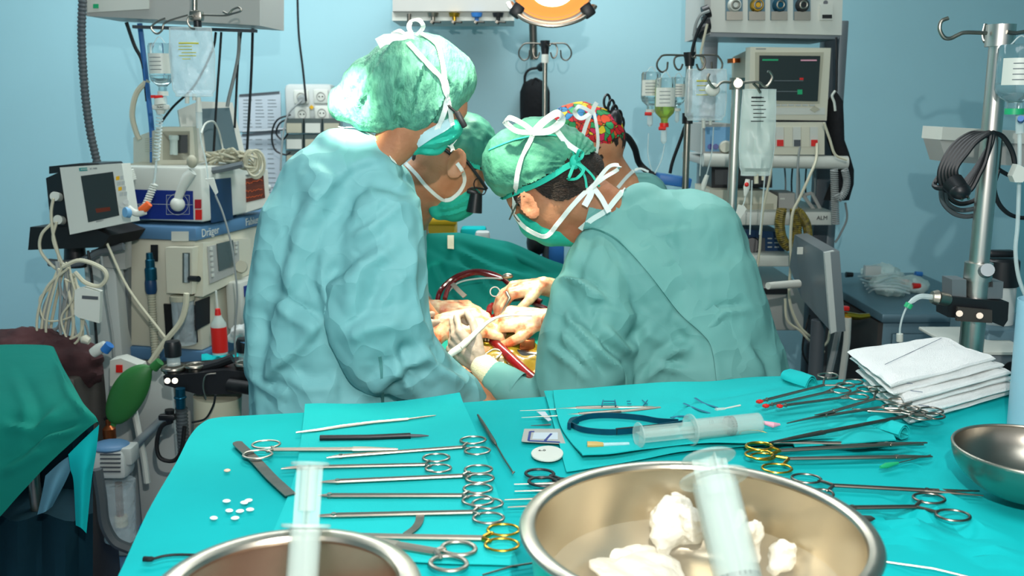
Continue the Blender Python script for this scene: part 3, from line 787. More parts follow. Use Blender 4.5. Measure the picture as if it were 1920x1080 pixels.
V, F, N = soft(mbk, .005, 4); V = creases(V, N, [([(790, 270), (830, 262), (860, 250)], 4, .003, 's'), ([(780, 282), (820, 285), (855, 270)], 4, .003, 's')])
build('surgical_mask', skinmb(V, F), 'mask_green', A)
strap(bvh_of((V, F)), [(782, 268), (806, 252), (830, 238), (846, 226)], .020, 'mask_edge', mat('mask_pale', '#A9CDD2', .7), A, .002, YA)
gl = MB().tube(wp([(838, 196), (856, 212), (872, 236)], YA-.055), .0028, 8); gl.box(W(864, 224, YA-.055), .012, .010, .036, Matrix.Rotation(-.5, 3, 'Y'), .003)
build('glasses', gl, 'black_plastic', A)

# ---------------------------------------------------------------- second surgeon (loupes), facing us sideways
YS = 2.56
B = person('surgeon wearing black magnifying loupes, head bowed between the two nearest surgeons', (W(740, 700, YS+.25).x, YS+.28, 0))
hb = MB(); chain(hb, [(860, 288, YS, 60), (838, 300, YS, 62)]); chain(hb, [(845, 318, YS, 60), (858, 350, YS, 40)]); chain(hb, [(880, 330, YS, 34), (884, 352, YS, 24)]); chain(hb, [(860, 366, YS, 28), (830, 382, YS, 22)])
chain(hb, [(822, 330, YS, 56), (788, 350, YS+.04, 52), (740, 400, YS+.14, 66), (720, 520, YS+.3, 80), (720, 760, YS+.32, 80)])
chain(hb, [(760, 430, YS+.16, 40), (780, 560, YS+.04, 30), (800, 576, 2.44, 12)])
legs(hb, W(720, 760, YS+.32).x, YS+.32, .85)
ear_mb(hb, 856, 307, YS-.102, 15, 27, .3)
V, F, N = soft(hb, .0065, 2); build('body', skinmb(V, F), 'skin_warm', B); bodyB = (V, F)
gb = MB(); chain(gb, [(730, 420, YS+.16, 74), (715, 520, YS+.3, 105), (715, 760, YS+.32, 115), (715, 1050, YS+.32, 125)]); chain(gb, [(752, 430, YS+.14, 48), (768, 560, YS+.04, 40), (790, 570, YS-.04, 26)])
V, F, N = soft(gb, .012, 6); build('gown', skinmb(V, F), 'gown', B)
cb = MB(); chain(cb, [(868, 272, YS, 66), (850, 262, YS, 60)]); chain(cb, [(872, 262, YS, 50), (880, 270, YS, 45)])
V, F, N = soft(cb, .006, 4); V, F, N = cut(V, F, N, [(770, 268, 925, 322)])
V = ripple(V, N, .003, 16, (1, 1, 1.5), 2, 5.0)
build('surgical_cap', skinmb(V, F), 'cap_green_dark', B)
bB = bvh_of((V, F), bodyB)
strap(bB, [(876, 304), (892, 311), (914, 319)], .012, 'cap_band', 'cap_band', B, .003, YS)
hr = MB(); chain(hr, [(872, 292, YS+.01, 58), (835, 296, YS+.01, 56)]); chain(hr, [(806, 296, YS, 34), (818, 306, YS, 26)])
V, F, N = soft(hr, .006, 4); V, F, N = cut(V, F, N, [(770, 318, 925, 322)])
V = ripple(V, N, .002, 60, (1, 1, .3), 2, 5.0)
build('hair', skinmb(V, F), 'hair_dark', B)
mk_ = MB(); chain(mk_, [(852, 379, YS, 38), (868, 364, YS, 37)]); chain(mk_, [(862, 372, YS, 39), (826, 391, YS, 23)])
V, F, N = soft(mk_, .005, 4); V = creases(V, N, [([(815, 392), (850, 385), (890, 365)], 3, .004, 's'), ([(820, 403), (850, 398), (885, 385)], 3, .004, 's')])
build('surgical_mask', skinmb(V, F), 'mask_green', B); bB = bvh_of((V, F), bodyB)
strap(bB, [(749, 296), (778, 322), (800, 348), (828, 372), (846, 374), (862, 358), (870, 338), (866, 318), (858, 306)], .010, 'mask_tie', 'tape_white', B, .004, YS)
strap(bB, [(838, 256), (848, 278), (850, 284)], .010, 'mask_tie', 'tape_white', B, .012, YS-.06)
gl = MB().tube(smoothpts(wp([(828, 276), (850, 292), (872, 300), (890, 322), (913, 355)], YS-.085), 4), .0042, 8)
build('glasses_temple', gl, 'black_plastic', B)
gl = MB().torus(W(900, 350, YS-.05), .022, .0016, (1, -.8, .5)); gl.tube(wp([(880, 354), (893, 352), (913, 356)], YS-.06), .003, 6)
build('glasses_frame', gl, 'black_plastic', B)
lp = MB(); lp.cyl(W(893, 362, YS-.05), W(889, 398, YS-.05), .016, .021, 18); lp.cyl(W(883, 366, YS-.02), W(880, 392, YS-.02), .012, .016, 18); lp.box(W(886, 360, YS-.05), .03, .02, .012, Matrix.Rotation(.3, 3, 'Y'), .003)
build('loupe', lp, 'black_plastic', B)
build('headlight_clip', MB().tube(wp([(878, 393), (884, 396), (888, 398)], YS-.06), .0025, 6), 'red', B)
# B's hand, reaching from the left behind the big bright glove
glove('glove', B, 'glove_blood', 'blood specked cream glove, mostly behind the brighter glove', wrist=W(822, 578, 2.40), d=(1, -.15, .02), nrm=(0, -.25, 1), thumb=1, curls=[.35, .4, .45, .5], fore=W(782, 580, 2.44), sc=1.0)

# A's gloves
glove('glove', A, 'glove_blood', 'brightly lit bloodied glove curled over the wound', wrist=W(828, 612, 2.20), d=(1, .05, .10), nrm=(-.15, -.75, .9), thumb=1, curls=[(.45, .8, .6), (.5, .9, .6), (.55, 1.0, .6), (.6, 1.0, .7)], fore=W(800, 640, 2.16), sc=1.10, rs=1.25)
glove('glove', A, 'glove_shaded', 'shaded glove with fingertips closed beside the gown', wrist=W(712, 600, 2.14), d=(1, .1, 0), nrm=(0, -1, .2), thumb=1, curls=[(.15, .5, .5), (.2, .6, .6), (.25, .7, .6), (.35, .8, .7)], tc=(.5, .6), fore=W(680, 602, 2.12), sc=.9, rs=1.15)

# ---------------------------------------------------------------- surgeon on the right (back to us)
YC_ = 2.16
Cc = person('surgeon at right with broad teal gown back to us, tie cap with white bow', (W(1290, 700, YC_).x, YC_+.02, 0))
hb = MB(); chain(hb, [(1010, 305, YC_, 74), (1040, 320, YC_, 66)]); chain(hb, [(1005, 350, YC_, 58), (1040, 398, YC_, 50)]); chain(hb, [(972, 372, YC_, 24), (978, 398, YC_, 16), (1000, 415, YC_, 22)]); chain(hb, [(1040, 405, YC_, 44), (1075, 425, YC_, 36)])
chain(hb, [(1060, 362, YC_, 62), (1118, 392, YC_, 56), (1170, 450, YC_, 44), (1280, 560, YC_, 80), (1300, 800, YC_, 80)])
chain(hb, [(1140, 480, YC_-.0, 26), (1100, 740, YC_-.15, 30), (1040, 785, YC_-.17, 14), (965, 742, 2.03, 9)])
chain(hb, [(1200, 480, YC_+.1, 40), (1090, 610, YC_+.08, 26), (1030, 602, 2.2, 18)])
legs(hb, W(1290, 700, YC_).x, YC_+.02, .85)
ear_mb(hb, 991, 385, YC_-.088, 14, 27, -.55)
V, F, N = soft(hb, .0065, 2); build('body', skinmb(V, F), 'skin', Cc); bodyC = (V, F)
gb = MB()
chain(gb, [(1215, 428, YC_, 76), (1292, 442, YC_+.02, 90), (1318, 472, YC_+.02, 88)])
chain(gb, [(1120, 462, YC_, 47), (1206, 388, YC_, 49)])
chain(gb, [(1160, 435, YC_, 66), (1200, 520, YC_-.02, 105), (1210, 620, YC_-.02, 115), (1215, 740, YC_-.02, 115)])
chain(gb, [(1300, 450, YC_, 95), (1302, 540, YC_, 124), (1308, 620, YC_, 142), (1316, 710, YC_, 164), (1316, 900, YC_, 172), (1316, 1200, YC_, 178)])
chain(gb, [(1130, 450, YC_-.02, 44), (1118, 500, YC_-.06, 62), (1114, 560, YC_-.10, 78), (1098, 650, YC_-.14, 92), (1092, 735, YC_-.15, 95), (1070, 800, YC_-.16, 70)])
chain(gb, [(1070, 790, YC_-.16, 46), (1010, 758, 2.01, 38), (950, 726, 2.02, 34)])
chain(gb, [(1180, 440, YC_+.08, 60), (1110, 560, YC_+.06, 50), (1060, 604, YC_+.04, 30)])
V, F, N = soft(gb, .0055, 14); V = ripple(V, N, .002, 4.0, (1, 1, .4), 2, 7.7); N = renorm(V, F)
FC = [
      ([(1050, 515), (1095, 525), (1135, 560)], 14, .020, 's'), ([(1055, 540), (1080, 600), (1130, 650), (1165, 680), (1170, 718)], 14, .016, 's'), ([(1125, 560), (1110, 620), (1160, 670)], 10, .013, 'v'),
      ([(1130, 600), (1180, 650), (1230, 600)], 12, .010, 's'), ([(1050, 610), (1090, 650), (1130, 715)], 9, .010, 's'), ([(1025, 640), (1080, 680), (1110, 715)], 8, .008, 's'), ([(1170, 560), (1230, 620), (1290, 650)], 18, .010, 's'),
      ([(1310, 625), (1350, 580), (1410, 575)], 8, .009, 's'), ([(1220, 680), (1260, 650), (1300, 640)], 12, .012, 's'), ([(1180, 470), (1230, 430), (1300, 425)], 8, .004, 's'), ([(1400, 640), (1430, 680), (1440, 715)], 12, .008, 's'), ([(1105, 430), (1090, 480), (1060, 520)], 10, .008, 's'), ([(1380, 430), (1390, 520), (1420, 600)], 16, .007, 'r'),
      ([(1200, 715), (1230, 680), (1290, 690)], 9, .010, 's')]
FC += [([(1045, 520), (1080, 522), (1122, 545), (1140, 572)], 26, .016, 'F'), ([(1130, 600), (1128, 650), (1165, 700), (1172, 725)], 40, .016, 'F'), ([(1060, 520), (1052, 580), (1030, 650)], 14, .010, 's')]
V = creases(V, N, FC, wf=1.05, af=.9); V = relax(V, F, 2); V = creases(V, renorm(V, F), crinkles((1020, 420, 1460, 700), 40, 9, a=(.0005, .0018), w=(5, 9))); V = ripple(V, renorm(V, F), .0010, 14, (1, 1, .6), 2, 3.3); V = relax(V, F, 1)
build('gown', skinmb(V, F), 'gown_right', Cc); bC = bvh_of((V, F), bodyC)
fl = smoothpts([Vector((x, y, 0)) for x, y in [(1094, 426), (1128, 436), (1165, 458), (1215, 512), (1270, 584), (1322, 630), (1337, 668), (1345, 735)]], 8); rows = []
for i, q in enumerate(fl):
    a, b_ = fl[max(0, i-1)], fl[min(len(fl)-1, i+1)]; t = (b_-a).normalized(); nx = Vector((t.y, -t.x, 0)); r = []
    for j, o in enumerate((0, 0, 2, 8, 18, 34, 55)):
        pt, nn = on_surface(bC, q.x+nx.x*o, q.y+nx.y*o, (-.002, .008, .0088, .0062, .004, .0018, -.001)[j], YC_); r.append(pt)
    rows.append(r)
for _ in range(4): rows = [rows[0]]+[[(rows[i-1][j]+rows[i][j]*2+rows[i+1][j])/4 for j in range(7)] for i in range(1, len(rows)-1)]+[rows[-1]]
build('gown_flap', MB().grid(rows), 'gown_right', Cc, smooth=60)
strap(bC, [(1088, 428), (1110, 410), (1135, 395), (1155, 372), (1172, 352)], .012, 'collar_trim', 'gown_trim', Cc, .004, YC_)
hr = MB(); chain(hr, [(1012, 310, YC_, 73), (1050, 316, YC_+.005, 66)]); chain(hr, [(1058, 320, YC_+.01, 58), (1096, 316, YC_+.02, 38)]); chain(hr, [(972, 350, YC_-.03, 20), (978, 378, YC_-.05, 12)])
V, F, N = soft(hr, .006, 4); V = ripple(V, N, .0012, 55, (1, 1, .4), 2, 5.0)
build('hair', skinmb(V, F), 'hair_dark', Cc)
patch(bvh_of(bodyC), [(966, 340), (1020, 310), (1090, 280), (1130, 296), (1124, 318), (1112, 344), (1085, 366), (1058, 376), (1030, 374), (1010, 362), (1000, 350), (980, 356), (976, 380), (964, 372)], .0055, 'hair_edge', 'hair_dark', Cc, Yd=YC_)
cb = MB(); chain(cb, [(992, 306, YC_, 87), (976, 308, YC_, 74)]); chain(cb, [(1015, 302, YC_, 86), (1040, 306, YC_, 77)]); chain(cb, [(1040, 300, YC_, 74), (1066, 302, YC_, 58)])
V, F, N = soft(cb, .005, 5); V, F, N = cut(V, F, N, [(900, 392, 1110, 288)])
px, py, z_ = project(V); rr = np.hypot(px-1082, py-306); aa = np.arctan2(py-306, px-1082)
V = V+N*((np.exp(-rr/60)*.0026*np.sin(aa*26)-np.exp(-(rr/26)**2)*.02))[:, None]
V = ripple(V, renorm(V, F), .0016, 30, (1, 1, 1), 2, 8.0)
build('surgical_cap', skinmb(V, F), 'cap_tie_green', Cc); bc = bvh_of((V, F), bodyC)
strap(bc, [(938, 372), (975, 357), (1020, 336), (1060, 313), (1084, 303)], .013, 'cap_band', 'cap_band', Cc, .006, YC_)
strap(bc, [(918, 282), (950, 268), (985, 258), (1030, 254), (1060, 262), (1080, 298)], .003, 'cap_seam', 'cap_band', Cc, .002, YC_)
strap(bc, [(1002, 248), (988, 280), (972, 320), (967, 360), (966, 385), (962, 402)], .0105, 'mask_tie', 'tape_white', Cc, .004, YC_)
build('tie_bow', bow_loop((1001, 248), [(970, 246), (948, 230), (955, 221), (980, 232)], 0, .013, YC_-.09), 'tape_white', Cc)
build('tie_bow', bow_loop((1001, 248), [(1030, 245), (1052, 228), (1046, 212), (1020, 228)], 0, .018, YC_-.09), 'tape_white', Cc)
build('mask_tie', MB().ribbon(smoothpts(wp([(1044, 245), (1062, 268), (1084, 284)], YC_-.07), 4), .012, Vector((0, -1, .3)), .0007), 'tape_white', Cc)
kn = MB().ell(W(1078, 304, YC_-.075), .012, .01, .016)
build('cap_knot', kn, 'cap_band', Cc)
for lp_ in ([(1068, 330), (1066, 336), (1082, 334), (1094, 318)], [(1090, 296), (1092, 286), (1086, 282)]): build('cap_bow', bow_loop((1078, 304), lp_, 0, .007, YC_-.08), 'cap_band', Cc)
for pl in ([(1082, 306), (1096, 330), (1100, 352)], [(1084, 304), (1108, 326), (1124, 350)]): build('cap_tie', MB().ribbon(smoothpts(wp(pl, YC_-.075), 4), .005, Vector((0, -1, .3)), .0006), 'cap_band', Cc)
mk_ = MB(); chain(mk_, [(1000, 420, YC_, 28), (1034, 424, YC_, 40), (1070, 436, YC_, 28)]); chain(mk_, [(988, 404, YC_, 24), (1005, 415, YC_, 36)])
V, F, N = soft(mk_, .005, 4); V, F, N = cut(V, F, N, [(1100, 437, 1010, 440), (1010, 440, 975, 395)]) if False else (V, F, N)
build('surgical_mask', skinmb(V, F), 'mask_green', Cc); bc = bvh_of((V, F), bodyC)
strap(bc, [(966, 402), (985, 425), (1012, 440), (1028, 440), (1044, 420), (1070, 388), (1095, 362), (1112, 348)], .0105, 'mask_tie', 'tape_white', Cc, .004, YC_)
build('tie_bow', bow_loop((1110, 352), [(1132, 334), (1158, 318), (1160, 310), (1140, 314)], 0, .009, YC_-.1), 'tape_white', Cc)
build('tie_end', MB().ribbon(wp([(1112, 350), (1106, 368), (1096, 386)], YC_-.1), .014, Vector((0, -1, .3)), .0008), 'tape_white', Cc)
build('tie_end', MB().ribbon(wp([(1112, 350), (1128, 372), (1142, 398)], YC_-.1), .011, Vector((0, -1, .3)), .0008), 'tape_white', Cc)
gl = MB().tube(smoothpts(wp([(975, 372), (964, 392), (955, 412)], YC_-.06), 4), .002, 6); gl.torus(W(968, 400, YC_-.02), .02, .0013, (1, -.3, .5))
build('glasses', gl, 'steel_dark', Cc)
glove('glove', Cc, 'glove_blood', 'blood specked cream glove closed over the wound, fingers to the left', wrist=W(1016, 600, 2.22), d=(-1, .02, .03), nrm=(0, -.55, 1), thumb=-1, curls=[(.7, .9, .5), (.7, .9, .6), (.75, .9, .6), (.8, .9, .7)], fore=W(1050, 600, 2.24), sc=1.05, rs=1.2)
glove('glove', Cc, 'glove_shaded', 'shaded grey glove holding the white suction handle', wrist=W(900, 684, 2.07), d=(-.62, .12, .60), nrm=(-.35, -.9, -.2), thumb=1, curls=[(.75, 1.0, .7), (.85, 1.1, .7), (1.0, 1.2, .8), (1.1, 1.2, .8)], tc=(.2, .5), thumb_out=.6, sc=1.0)
c1 = MB(); c1.lathe(W(897, 680, 2.07), [(.024, 0), (.029, .012), (.030, .035), (.031, .05)], 24, axis=(W(935, 712, 2.03)-W(897, 680, 2.07)))
build('glove_cuff', c1, 'cuff', Cc)
c2 = MB(); c2.lathe(W(918, 700, 2.045), [(.030, 0), (.036, .01), (.040, .04), (.042, .07)], 24, axis=(W(985, 742, 2.01)-W(918, 700, 2.045)))
build('sleeve_cuff', c2, 'gown_right', Cc)

# ---------------------------------------------------------------- nurse behind (flowered cap)
YD = 2.78
D = person('person in bright flower print cap and black hair clip behind the right surgeon', (W(1180, 700, YD+.05).x, YD+.08, 0))
hb = MB(); chain(hb, [(1092, 262, YD, 58), (1120, 270, YD, 52)]); chain(hb, [(1080, 300, YD, 46), (1096, 330, YD, 36)]); chain(hb, [(1120, 300, YD, 44), (1150, 340, YD+.02, 40), (1185, 400, YD+.04, 70), (1190, 520, YD+.05, 90), (1190, 760, YD+.06, 90)])
chain(hb, [(1150, 420, YD, 36), (1110, 560, YD-.2, 26), (1045, 540, 2.40, 16)])
legs(hb, W(1180, 700, YD+.05).x, YD+.08, .85)
V, F, N = soft(hb, .008, 4); build('body', skinmb(V, F), 'skin_warm', D); bodyD = (V, F)
gb = MB(); chain(gb, [(1175, 360, YD+.03, 40), (1205, 372, YD+.04, 50), (1190, 480, YD+.05, 105), (1190, 760, YD+.06, 110), (1190, 1000, YD+.06, 115)]); chain(gb, [(1150, 430, YD, 44), (1115, 560, YD-.2, 34), (1070, 548, YD-.3, 24)])
V, F, N = soft(gb, .01, 5); build('gown', skinmb(V, F), 'gown_right', D); bD = bvh_of((V, F), bodyD)
strap(bD, [(1158, 352), (1172, 334), (1186, 322), (1200, 316), (1216, 322)], .010, 'collar_trim', 'gown_trim', D, .004, YD)
cb = MB(); chain(cb, [(1085, 252, YD, 60), (1118, 254, YD, 54)]); chain(cb, [(1060, 240, YD, 42), (1090, 232, YD, 42)]); chain(cb, [(1052, 240, YD, 38), (1048, 250, YD, 30)])
V, F, N = soft(cb, .006, 4); V, F, N = cut(V, F, N, [(1000, 300, 1250, 276)])
V = ripple(V, N, .003, 16, (1, 1, 1), 2, 5.0)
fm = bpy.data.materials.new('flower_print'); fm.use_nodes = True; nt = fm.node_tree; bs = nt.nodes['Principled BSDF']; bs.inputs['Roughness'].default_value = .7
tc = nt.nodes.new('ShaderNodeTexCoord'); vo = nt.nodes.new('ShaderNodeTexVoronoi'); vo.inputs['Scale'].default_value = 52
nz = nt.nodes.new('ShaderNodeTexNoise'); nz.inputs['Scale'].default_value = 40; va = nt.nodes.new('ShaderNodeVectorMath'); va.operation = 'MULTIPLY_ADD'; va.inputs[1].default_value = (.02,)*3
nt.links.new(tc.outputs['Object'], nz.inputs['Vector']); nt.links.new(nz.outputs['Color'], va.inputs[0]); nt.links.new(tc.outputs['Object'], va.inputs[2]); nt.links.new(va.outputs[0], vo.inputs['Vector'])
sp = nt.nodes.new('ShaderNodeSeparateColor'); nt.links.new(vo.outputs['Color'], sp.inputs[0]); rp = nt.nodes.new('ShaderNodeValToRGB'); rp.color_ramp.interpolation = 'CONSTANT'
cr = rp.color_ramp; cr.elements[0].position = 0; cr.elements[0].color = (*hexc('#C81420'), 1); cr.elements[1].position = .25; cr.elements[1].color = (*hexc('#E0481A'), 1)
for p_, h_ in ((.42, '#1E8A4A'), (.56, '#E0C020'), (.68, '#1C7CB0'), (.80, '#D01C50'), (.9, '#30A060')): e_ = cr.elements.new(p_); e_.color = (*hexc(h_), 1)
nt.links.new(sp.outputs[0], rp.inputs[0]); v2 = nt.nodes.new('ShaderNodeTexVoronoi'); v2.feature = 'DISTANCE_TO_EDGE'; v2.inputs['Scale'].default_value = 52; nt.links.new(va.outputs[0], v2.inputs['Vector'])
r2 = nt.nodes.new('ShaderNodeValToRGB'); r2.color_ramp.elements[0].position = .03; r2.color_ramp.elements[1].position = .06; r2.color_ramp.elements[0].color = (*hexc('#303018'), 1); r2.color_ramp.elements[1].color = (1, 1, 1, 1); nt.links.new(v2.outputs[0], r2.inputs[0])
mx = nt.nodes.new('ShaderNodeMix'); mx.data_type = 'RGBA'; mx.blend_type = 'MULTIPLY'; mx.inputs[0].default_value = 1; nt.links.new(rp.outputs[0], mx.inputs[6]); nt.links.new(r2.outputs[0], mx.inputs[7]); nt.links.new(mx.outputs[2], bs.inputs['Base Color'])
M['flower_print'] = fm
build('surgical_cap', skinmb(V, F), 'flower_print', D); bd = bvh_of((V, F), bodyD)
hr = MB(); chain(hr, [(1120, 262, YD+.005, 54), (1105, 272, YD+.005, 56)]); chain(hr, [(1118, 288, YD-.01, 42), (1146, 300, YD, 22)]); chain(hr, [(1100, 286, YD-.01, 42), (1128, 306, YD-.02, 26)])
V, F, N = soft(hr, .006, 3); V = ripple(V, N, .004, 60, (1, 1, .4), 2, 5.0)
build('hair', skinmb(V, F), 'hair_dark', D)
strap(bd, [(1108, 212), (1098, 235), (1090, 262), (1082, 278)], .011, 'mask_tie', 'tape_white', D, .004, YD)
strap(bd, [(1112, 212), (1118, 240), (1120, 270), (1114, 300), (1112, 330)], .009, 'mask_tie', 'tape_white', D, .006, YD)
build('tie_bow', bow_loop((1110, 211), [(1090, 222), (1078, 212), (1084, 200), (1098, 204)], 0, .013, YD-.09), 'tape_white', D)
build('tie_end', MB().ribbon(wp([(1110, 212), (1114, 200), (1119, 192)], YD-.09), .012, Vector((0, -1, .3)), .0008), 'tape_white', D)
cl = MB()
for i, (a, b) in enumerate(((1138, 190), (1146, 200), (1152, 210), (1160, 220), (1164, 232))): cl.torus(W(a, b, YD-.02), .011, .0040, (.6, -.8, .2), 16, 6, sx=1.8, xdir=(.4, 0, 1))
cl.ell(W(1152, 228, YD-.02), .022, .03, .035)
build('hair_clip', cl, 'black_plastic', D)
build('hair_band', MB().torus(W(1154, 250, YD-.03), .009, .004, (1, 0, .3), 16, 6), 'orange', D)
glove('glove', D, 'glove_blood', 'cream glove reaching in from the right, thumb and finger pinching thread', wrist=W(1018, 536, 2.36), d=(-1, -.2, -.10), nrm=(.1, -.2, 1), thumb=-1, curls=[(.9, .5, .3), (.8, .6, .4), (.6, .6, .5), (.5, .5, .5)], tc=(.2, .2), fore=W(1055, 545, 2.42), sc=1.0, rs=1.1)
# ================================================================ instruments on the table
ZT = TZ+.0065           # on the towel / drape
def gp(x, y, h=0.0): return G(x, y, ZT+h)
def ring_tool(name, label, rings, pivot, tip, mt='steel', ring_mt=None, jaw=.30, r=.0022, rr=.0021, R=None, jawmt=None, jr=None, group=None, cat=None, split=0.0, tipc=None, h=0.0, rh=0.0, tipcap=None, curve=None, ang=0.0):
    """two-ring instrument. rings: two pixel centres with half width px; pivot/tip pixels"""
    T = thing(name, label, cat or name.replace('_', ' '), gp(*pivot, h), 0, group)
    ring_mt = ring_mt or mt; P = gp(*pivot, h+.003); Tp = gp(*tip, h+.003)
    ax = (Tp-P).normalized(); sd = ax.cross(Vector((0, 0, 1)))
    for q, rg in enumerate(rings):
        c = gp(rg[0], rg[1], h+rh+.0035+.0015*q); Rw = rg[2]*S(c)
        Rl = Rw; sx = 1.0
        d = (P-c); d.z = 0; dn = d.normalized()
        m = MB(); m.torus(c, Rw*.80, rr, (0, 0, 1), 32, 8, sx=1.22, xdir=ax if abs(dn.dot(ax)) > .5 else dn, flat=.8)
        build('finger_ring', m, ring_mt, T)
        # shank from ring to pivot
        e = c+dn*Rw*.86; bow = sd*(1 if (c-P).dot(sd) > 0 else -1)
        mid = e.lerp(P, .22)+bow*min(.004, Rw*.3)
        m = MB().tube(smoothpts([e, mid, P+bow*.0016], 6), [rr*1.15]*7+[r]*6, 8)
        build('shank', m, ring_mt, T)
    # ratchet
    c0 = gp(rings[0][0], rings[0][1], h+.003); c1 = gp(rings[1][0], rings[1][1], h+.003)
    # shaft / jaws
    Lx = (Tp-P).length; J = P+ax*Lx*(1-jaw)
    m = MB()
    for s in (-1, 1):
        m.tube([P+sd*s*.0016, J+sd*s*.0018], [r*.95, r*1.02], 8)
    m.cyl(J+ax*.004-Vector((0, 0, .0032)), J+ax*.004+Vector((0, 0, .0032)), r*1.25, r*1.25, 12)
    build('shaft', m, mt, T)
    jr = jr or r*1.35
    for s in (-1, 1):
        pts = []
        for k in range(9):
            t = k/8; off = sd*(s*(split*t+jr*.45*(1-t*.8)))
            if curve: off += sd*curve*t*t
            pts.append(J+(Tp-J)*t+off)
        m = MB().tube(pts, [jr*(.95 if k < 2 else (1-.62*(k/8)**1.5)) for k in range(9)], 8, flat=.8, up=(0, 0, 1))
        build('jaw', m, jawmt or mt, T)
        if tipcap: build('tip_cover', MB().tube(pts[-4:], [.0028, .0034, .0034, .0022], 8), tipcap, T)
    return T
# left block, far to near
a = MB(); a.tube([gp(555, 811, .002), gp(600, 806, .002), gp(640, 800, .002), gp(700, 792, .002), gp(765, 786, .002)], [.0016, .0028, .0034, .0028, .0026], 8); a.tube([gp(765, 786, .002), gp(800, 781, .002), gp(817, 779, .002)], [.0018, .0015, .0008], 8)
solo('dental_probe'.replace('dental_', 'fine_'), a, 'steel_satin', 'long thin steel probe with knurled middle, farthest tool on the left towel', 'probe')
pn = thing('cautery_pen', 'matt black pencil shaped cautery pen lying on the left towel', 'pen', gp(700, 820))
build('handle', MB().tube([gp(600, 821, .004), gp(690, 820, .004), gp(770, 817, .004)], [.0048, .0046, .0050], 14), 'black_plastic', pn)
build('tip', MB().tube([gp(770, 817, .004), gp(790, 817, .004), gp(804, 817, .003)], [.0032, .0024, .0008], 10), 'grey_dark', pn)
ring_tool('scissors', 'long steel scissors with rings at far left and satin blades', [(499, 833, 26), (483, 852, 27)], (512, 843), (746, 842), 'steel_satin', jaw=.36, r=.0030, jr=.0050)
ring_tool('needle_holder', 'slim forceps with rings at right, second row under the satin scissors', [(887, 825, 24), (895, 845, 24)], (868, 838), (612, 857), jaw=.12, r=.0025, curve=-.003)
ring_tool('needle_holder', 'slim forceps with shortest shaft, rings beside a white tablet', [(818, 858, 25), (822, 878, 24)], (798, 871), (528, 877), jaw=.14, r=.0026, curve=-.004)
ring_tool('needle_holder', 'straight needle holder with blunt tip below the short forceps', [(897, 880, 26), (900, 897, 26)], (868, 892), (600, 904), jaw=.14, r=.0031, jr=.0036)
ring_tool('needle_holder', 'straight needle holder in the middle of the row, blunt end left', [(896, 916, 27), (896, 938, 29)], (868, 929), (596, 929), jaw=.10, r=.0030, jr=.0032)
ring_tool('needle_holder', 'large ring needle holder with opened thin tip, above the gold rings', [(914, 944, 29), (916, 971, 29)], (888, 960), (596, 967), jaw=.12, r=.0030, jr=.0028, split=.002)
ring_tool('gold_ring_needle_holder', 'long needle holder with gold rings nearest the left basin', [(944, 993, 30), (941, 1021, 32)], (905, 1009), (610, 1004), 'steel_satin', 'gold', jaw=.2, r=.0034, cat='needle holder')
ring_tool('scissors', 'heavy steel scissors with big open rings half behind the left basin rim', [(860, 1028, 33), (841, 1056, 36)], (818, 1035), (640, 1006), 'steel_satin', jaw=.6, r=.0048, jr=.0062, rr=.003)
m = MB(); w_ = .0105
pts = smoothpts([gp(446, 832, .0012), gp(480, 864, .0012), gp(510, 896, .0012), gp(545, 928, .0012)], 6); m.ribbon(pts, .0165, Vector((0, 0, 1)), .0008); m.prism([gp(446, 832, .0002)+Vector((.00825*math.cos(a), .00825*math.sin(a), .0001)) for a in [2*PI*k/20 for k in range(20)]], (0, 0, .0016))
solo('malleable_blade', m, 'steel_dark', 'flat dull steel spatula blade lying slanted under the satin scissors rings', 'blade')
m = MB(); m.ribbon(smoothpts([gp(788, 966, .002), gp(786, 978, .002), gp(778, 990, .002), gp(762, 1002, .002)], 6), .011, Vector((0, 0, 1)), .0008)
solo('curved_retractor', m, 'steel_dark', 'curved flat steel blade end sticking out below the large ring needle holder', 'blade')
m = MB(); m.tube([gp(896, 778, .003), gp(903, 790, .003), gp(926, 828, .003), gp(930, 834, .003)], [.0018, .0032, .0036, .0022], 10); m.tube([gp(930, 834, .003), gp(945, 860, .003), gp(958, 880, .003), gp(962, 887, .003), gp(965, 884, .005)], .0014, 8)
solo('nerve_hook', m, 'steel_dark', 'small steel hook with thick handle lying slanted between the two towels', 'hook')
ring_tool('small_scissors', 'small black ring scissors half hidden by the big basin', [(1012, 888, 27), (1018, 903, 27)], (1050, 898), (1180, 905), 'black_plastic', jaw=.4, cat='scissors', rr=.0026)
for i, (x0, y0, x1, y1) in enumerate(((964, 908, 1040, 906), (965, 921, 1040, 919), (946, 937, 1030, 934), (952, 951, 1030, 947))):
    solo('instrument_tip', MB().tube([gp(x0, y0, .003), gp(x1, y1, .003)], [.0009, .0022], 8), 'steel', ['uppermost', 'second from top', 'third from top', 'lowest'][i]+' of four thin steel tips pointing left beside the big basin', 'instrument', 'thin tips left of the big basin')
